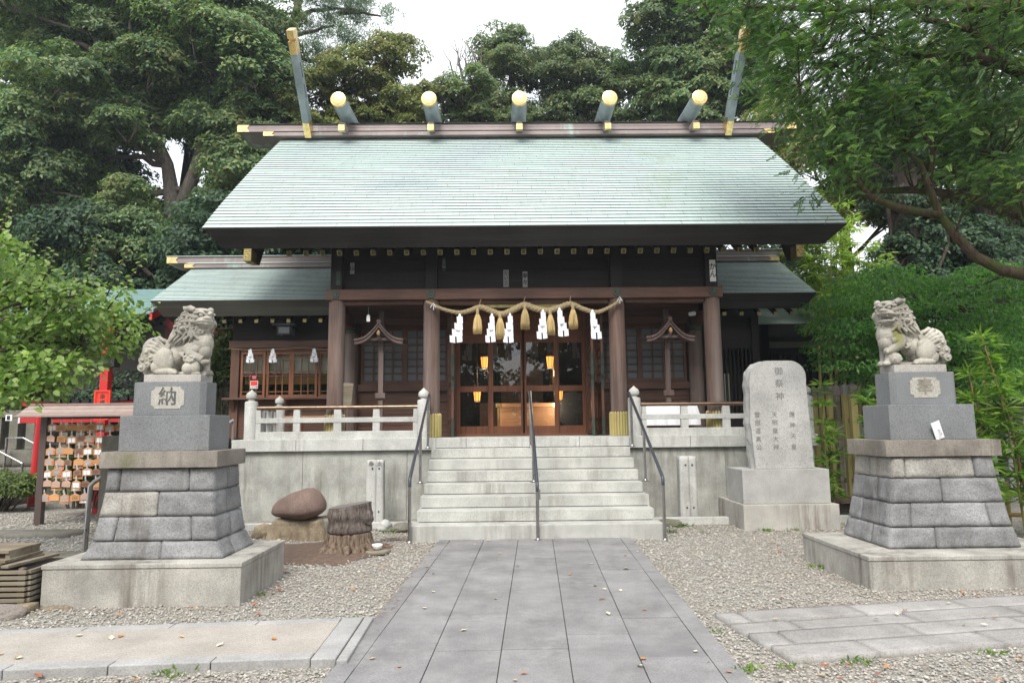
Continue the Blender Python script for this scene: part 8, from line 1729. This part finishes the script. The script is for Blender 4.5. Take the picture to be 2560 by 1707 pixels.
# reddish needle litter in drifts, grit carried onto the paving
rng = np.random.default_rng(19); parts = []
for x, y, n, sx_, sy_ in [(2.75, 5.72, 260, .22, .05), (3.45, 5.78, 240, .25, .06), (2.0, 5.62, 90, .2, .05), (-.98, 5.9, 140, .05, .35), (-.92, 7.2, 160, .06, .6), (-1.25, 8.7, 220, .25, .25), (-2.1, 8.0, 420, .5, .3), (-1.6, 9.6, 160, .3, .2), (1.62, 7.4, 120, .05, .7), (4.0, 9.55, 220, .5, .06), (2.6, 9.9, 160, .35, .12), (4.3, 8.9, 160, .3, .2), (-3.2, 5.9, 160, .5, .05), (-2.15, 6.5, 120, .05, .4), (4.2, 6.12, 180, .8, .05), (3.12, 6.9, 90, .05, .4), (.6, 8.95, 60, .8, .06), (2.3, 4.36, 120, .5, .05)]:
    P = np.array([x, y, .018]) + rng.normal(0, 1, (n, 3))*np.array([sx_, sy_, .003]); a = rng.uniform(0, 6.283, n); D = np.stack([np.cos(a), np.sin(a), rng.normal(0, .12, n)], 1)
    tt = np.abs(P[:, 0]-.158-(P[:, 1]-4.2)*PA); P[:, 2] += np.where(tt < 1.243, .014, 0)
    parts.append(leaf_quads(P, D, np.tile(np.array([0, 0, 1.]), (n, 1))+rng.normal(0, .2, (n, 3)), rng.uniform(.012, .034, n), rng.uniform(.003, .008, n), .1, .1))
V, F = cat_vf(parts); g = G('needle_litter'); lm_ = g.set(g.ramp(g.isl(), [(0., (.14, .06, .035)), (.5, (.26, .13, .075)), (1., (.40, .28, .17))]), .9)
o = link_mesh(np_mesh('litter', V, F, lm_), 'litter'); o['kind'] = 'stuff'; o['label'] = 'reddish needle litter drifted along the edges of paving and gravel'
q = [rp_(.03, -.02), rp_(5.2, -.02), rp_(5.2, -1.05), rp_(.26, -1.05)]
g = G('joint_moss'); mm_ = g.set(g.mix(g.ramp(g.noise(3.5, 4), [(.42, 0.), (.6, 1.)]), (.12, .105, .08), (.085, .105, .025)), .95, None, g.bump(g.noise(60, 3), .6, .01))
MB().add([(*p_, .014) for p_ in (q[3], q[2], q[1], q[0])], [(0, 1, 2, 3)]).build('slab_bed', mm_, kind='structure', recalc=False)
# ------------------------------------------------------------ fallen leaves, each one a thing
rng = random.Random(77)
lmats = [plain('dry_leaf_tan', (.50, .36, .20), .7, var=.3, sc=30), plain('dry_leaf_orange', (.50, .20, .06), .7, var=.3, sc=30), plain('dry_leaf_pale', (.60, .54, .38), .7, var=.2, sc=30), plain('dry_leaf_green', (.22, .33, .08), .6, var=.3, sc=30), plain('dry_leaf_rust', (.30, .10, .045), .7, var=.3, sc=30)]
protos = []
for i, m_ in enumerate(lmats):
    for j in range(2):
        L_ = .058+.016*j; W_ = .028+.006*(i % 3); c_ = .010+.006*j
        V = [(-L_/2, 0, .002), (-L_*.1, W_/2, c_), (L_/2, 0, .006+c_*.8), (-L_*.1, -W_/2, c_), (-L_*.1, 0, .003), (L_*.2, W_*.36, c_*.9), (L_*.2, -W_*.36, c_*.9), (L_*.2, 0, .005)]
        F = [(0, 4, 1), (0, 3, 4), (4, 7, 5), (4, 5, 1), (4, 6, 7), (4, 3, 6), (7, 2, 5), (7, 6, 2)]
        me = bpy.data.meshes.new('fallen_leaf'); me.from_pydata(V, [], F); me.update(); me.materials.append(m_); protos.append(me)
def fallen(x, y, z, idx, label, group, s=1.):
    o = bpy.data.objects.new('fallen_leaf', protos[idx]); COL.objects.link(o); o.location = (x, y, z); o.rotation_euler = (rng.uniform(-.15, .15), rng.uniform(-.15, .15), rng.uniform(0, 6.28)); o.scale = (s, s, s); tag(o, label, 'fallen leaf', group)
for i in range(34):
    y = 4.15+4.8*rng.random()**1.3; t_ = rng.uniform(-1.15, 1.15); fallen(pth(t_, y)[0], y, .032, rng.choice([0, 0, 4, 4, 5, 2]), 'small dry pale leaf fallen on the grey paved path', 'leaves on the main path', rng.uniform(.6, 1.))
for i in range(40):
    while 1:
        x, y = rng.uniform(-3.6, -1.2), rng.uniform(5.6, 9.4)
        if abs(x-.158-(y-4.2)*PA) > 1.4 and not (-4 < x < -2.2 and 6 < y < 7.2): break
    fallen(x, y, .022, rng.choice([0, 2, 3, 2, 8, 9, 4]), 'dry curled leaf fallen on the gravel left of the path', 'leaves on the left gravel', rng.uniform(.7, 1.15))
for i in range(30):
    x, y = rng.uniform(2.0, 4.4), rng.choice([rng.uniform(5.75, 6.2), rng.uniform(4.0, 4.45), rng.uniform(7.7, 9.4)]); x = x if y > 5 else rng.uniform(1.5, 3.3)
    fallen(x, y, .022, rng.choice([2, 3, 8, 9, 0, 8]), 'dry orange leaf fallen on the gravel right of the path', 'leaves on the right gravel', rng.uniform(.7, 1.15))
for i in range(9): u = rng.uniform(-2.6, -.3); q = lp(u, rng.uniform(-.75, -.15)); fallen(q[0], q[1], .055, rng.choice([0, 0, 4, 2]), 'dry tan leaf fallen on the concrete side path', 'leaves on the side path')
for i in range(10): q = rp_(rng.uniform(.3, 2.), rng.uniform(-1., -.1)); fallen(q[0], q[1], .048, rng.choice([4, 0, 6, 8]), 'small dry leaf fallen on the worn slab paving at right', 'leaves on the slabs', .8)
for i in range(10): x = -2.0-rng.uniform(.2, 1.3); fallen(x, rng.uniform(4.1, 4.4), .02, rng.choice([2, 3, 8, 0, 6]), 'orange leaf fallen on gravel before the side path kerb', 'leaves before the kerb', 1.1)

# ------------------------------------------------------------ thin summer haze between the yard and the far trees
mh = bpy.data.materials.new('haze_air'); mh.use_nodes = True; hn = mh.node_tree; hn.nodes.clear()
ho = hn.nodes.new('ShaderNodeOutputMaterial'); hv = hn.nodes.new('ShaderNodeVolumePrincipled'); hv.inputs['Color'].default_value = (.80, .90, 1.0, 1); hv.inputs['Density'].default_value = .0009; hv.inputs['Anisotropy'].default_value = .2
hn.links.new(hv.outputs[0], ho.inputs['Volume'])
hb_ = MB().box(-75, 75, -25, 95, -1.2, 26).build('haze', mh); hb_['kind'] = 'stuff'; hb_['label'] = 'thin pale summer haze in front of the far trees'
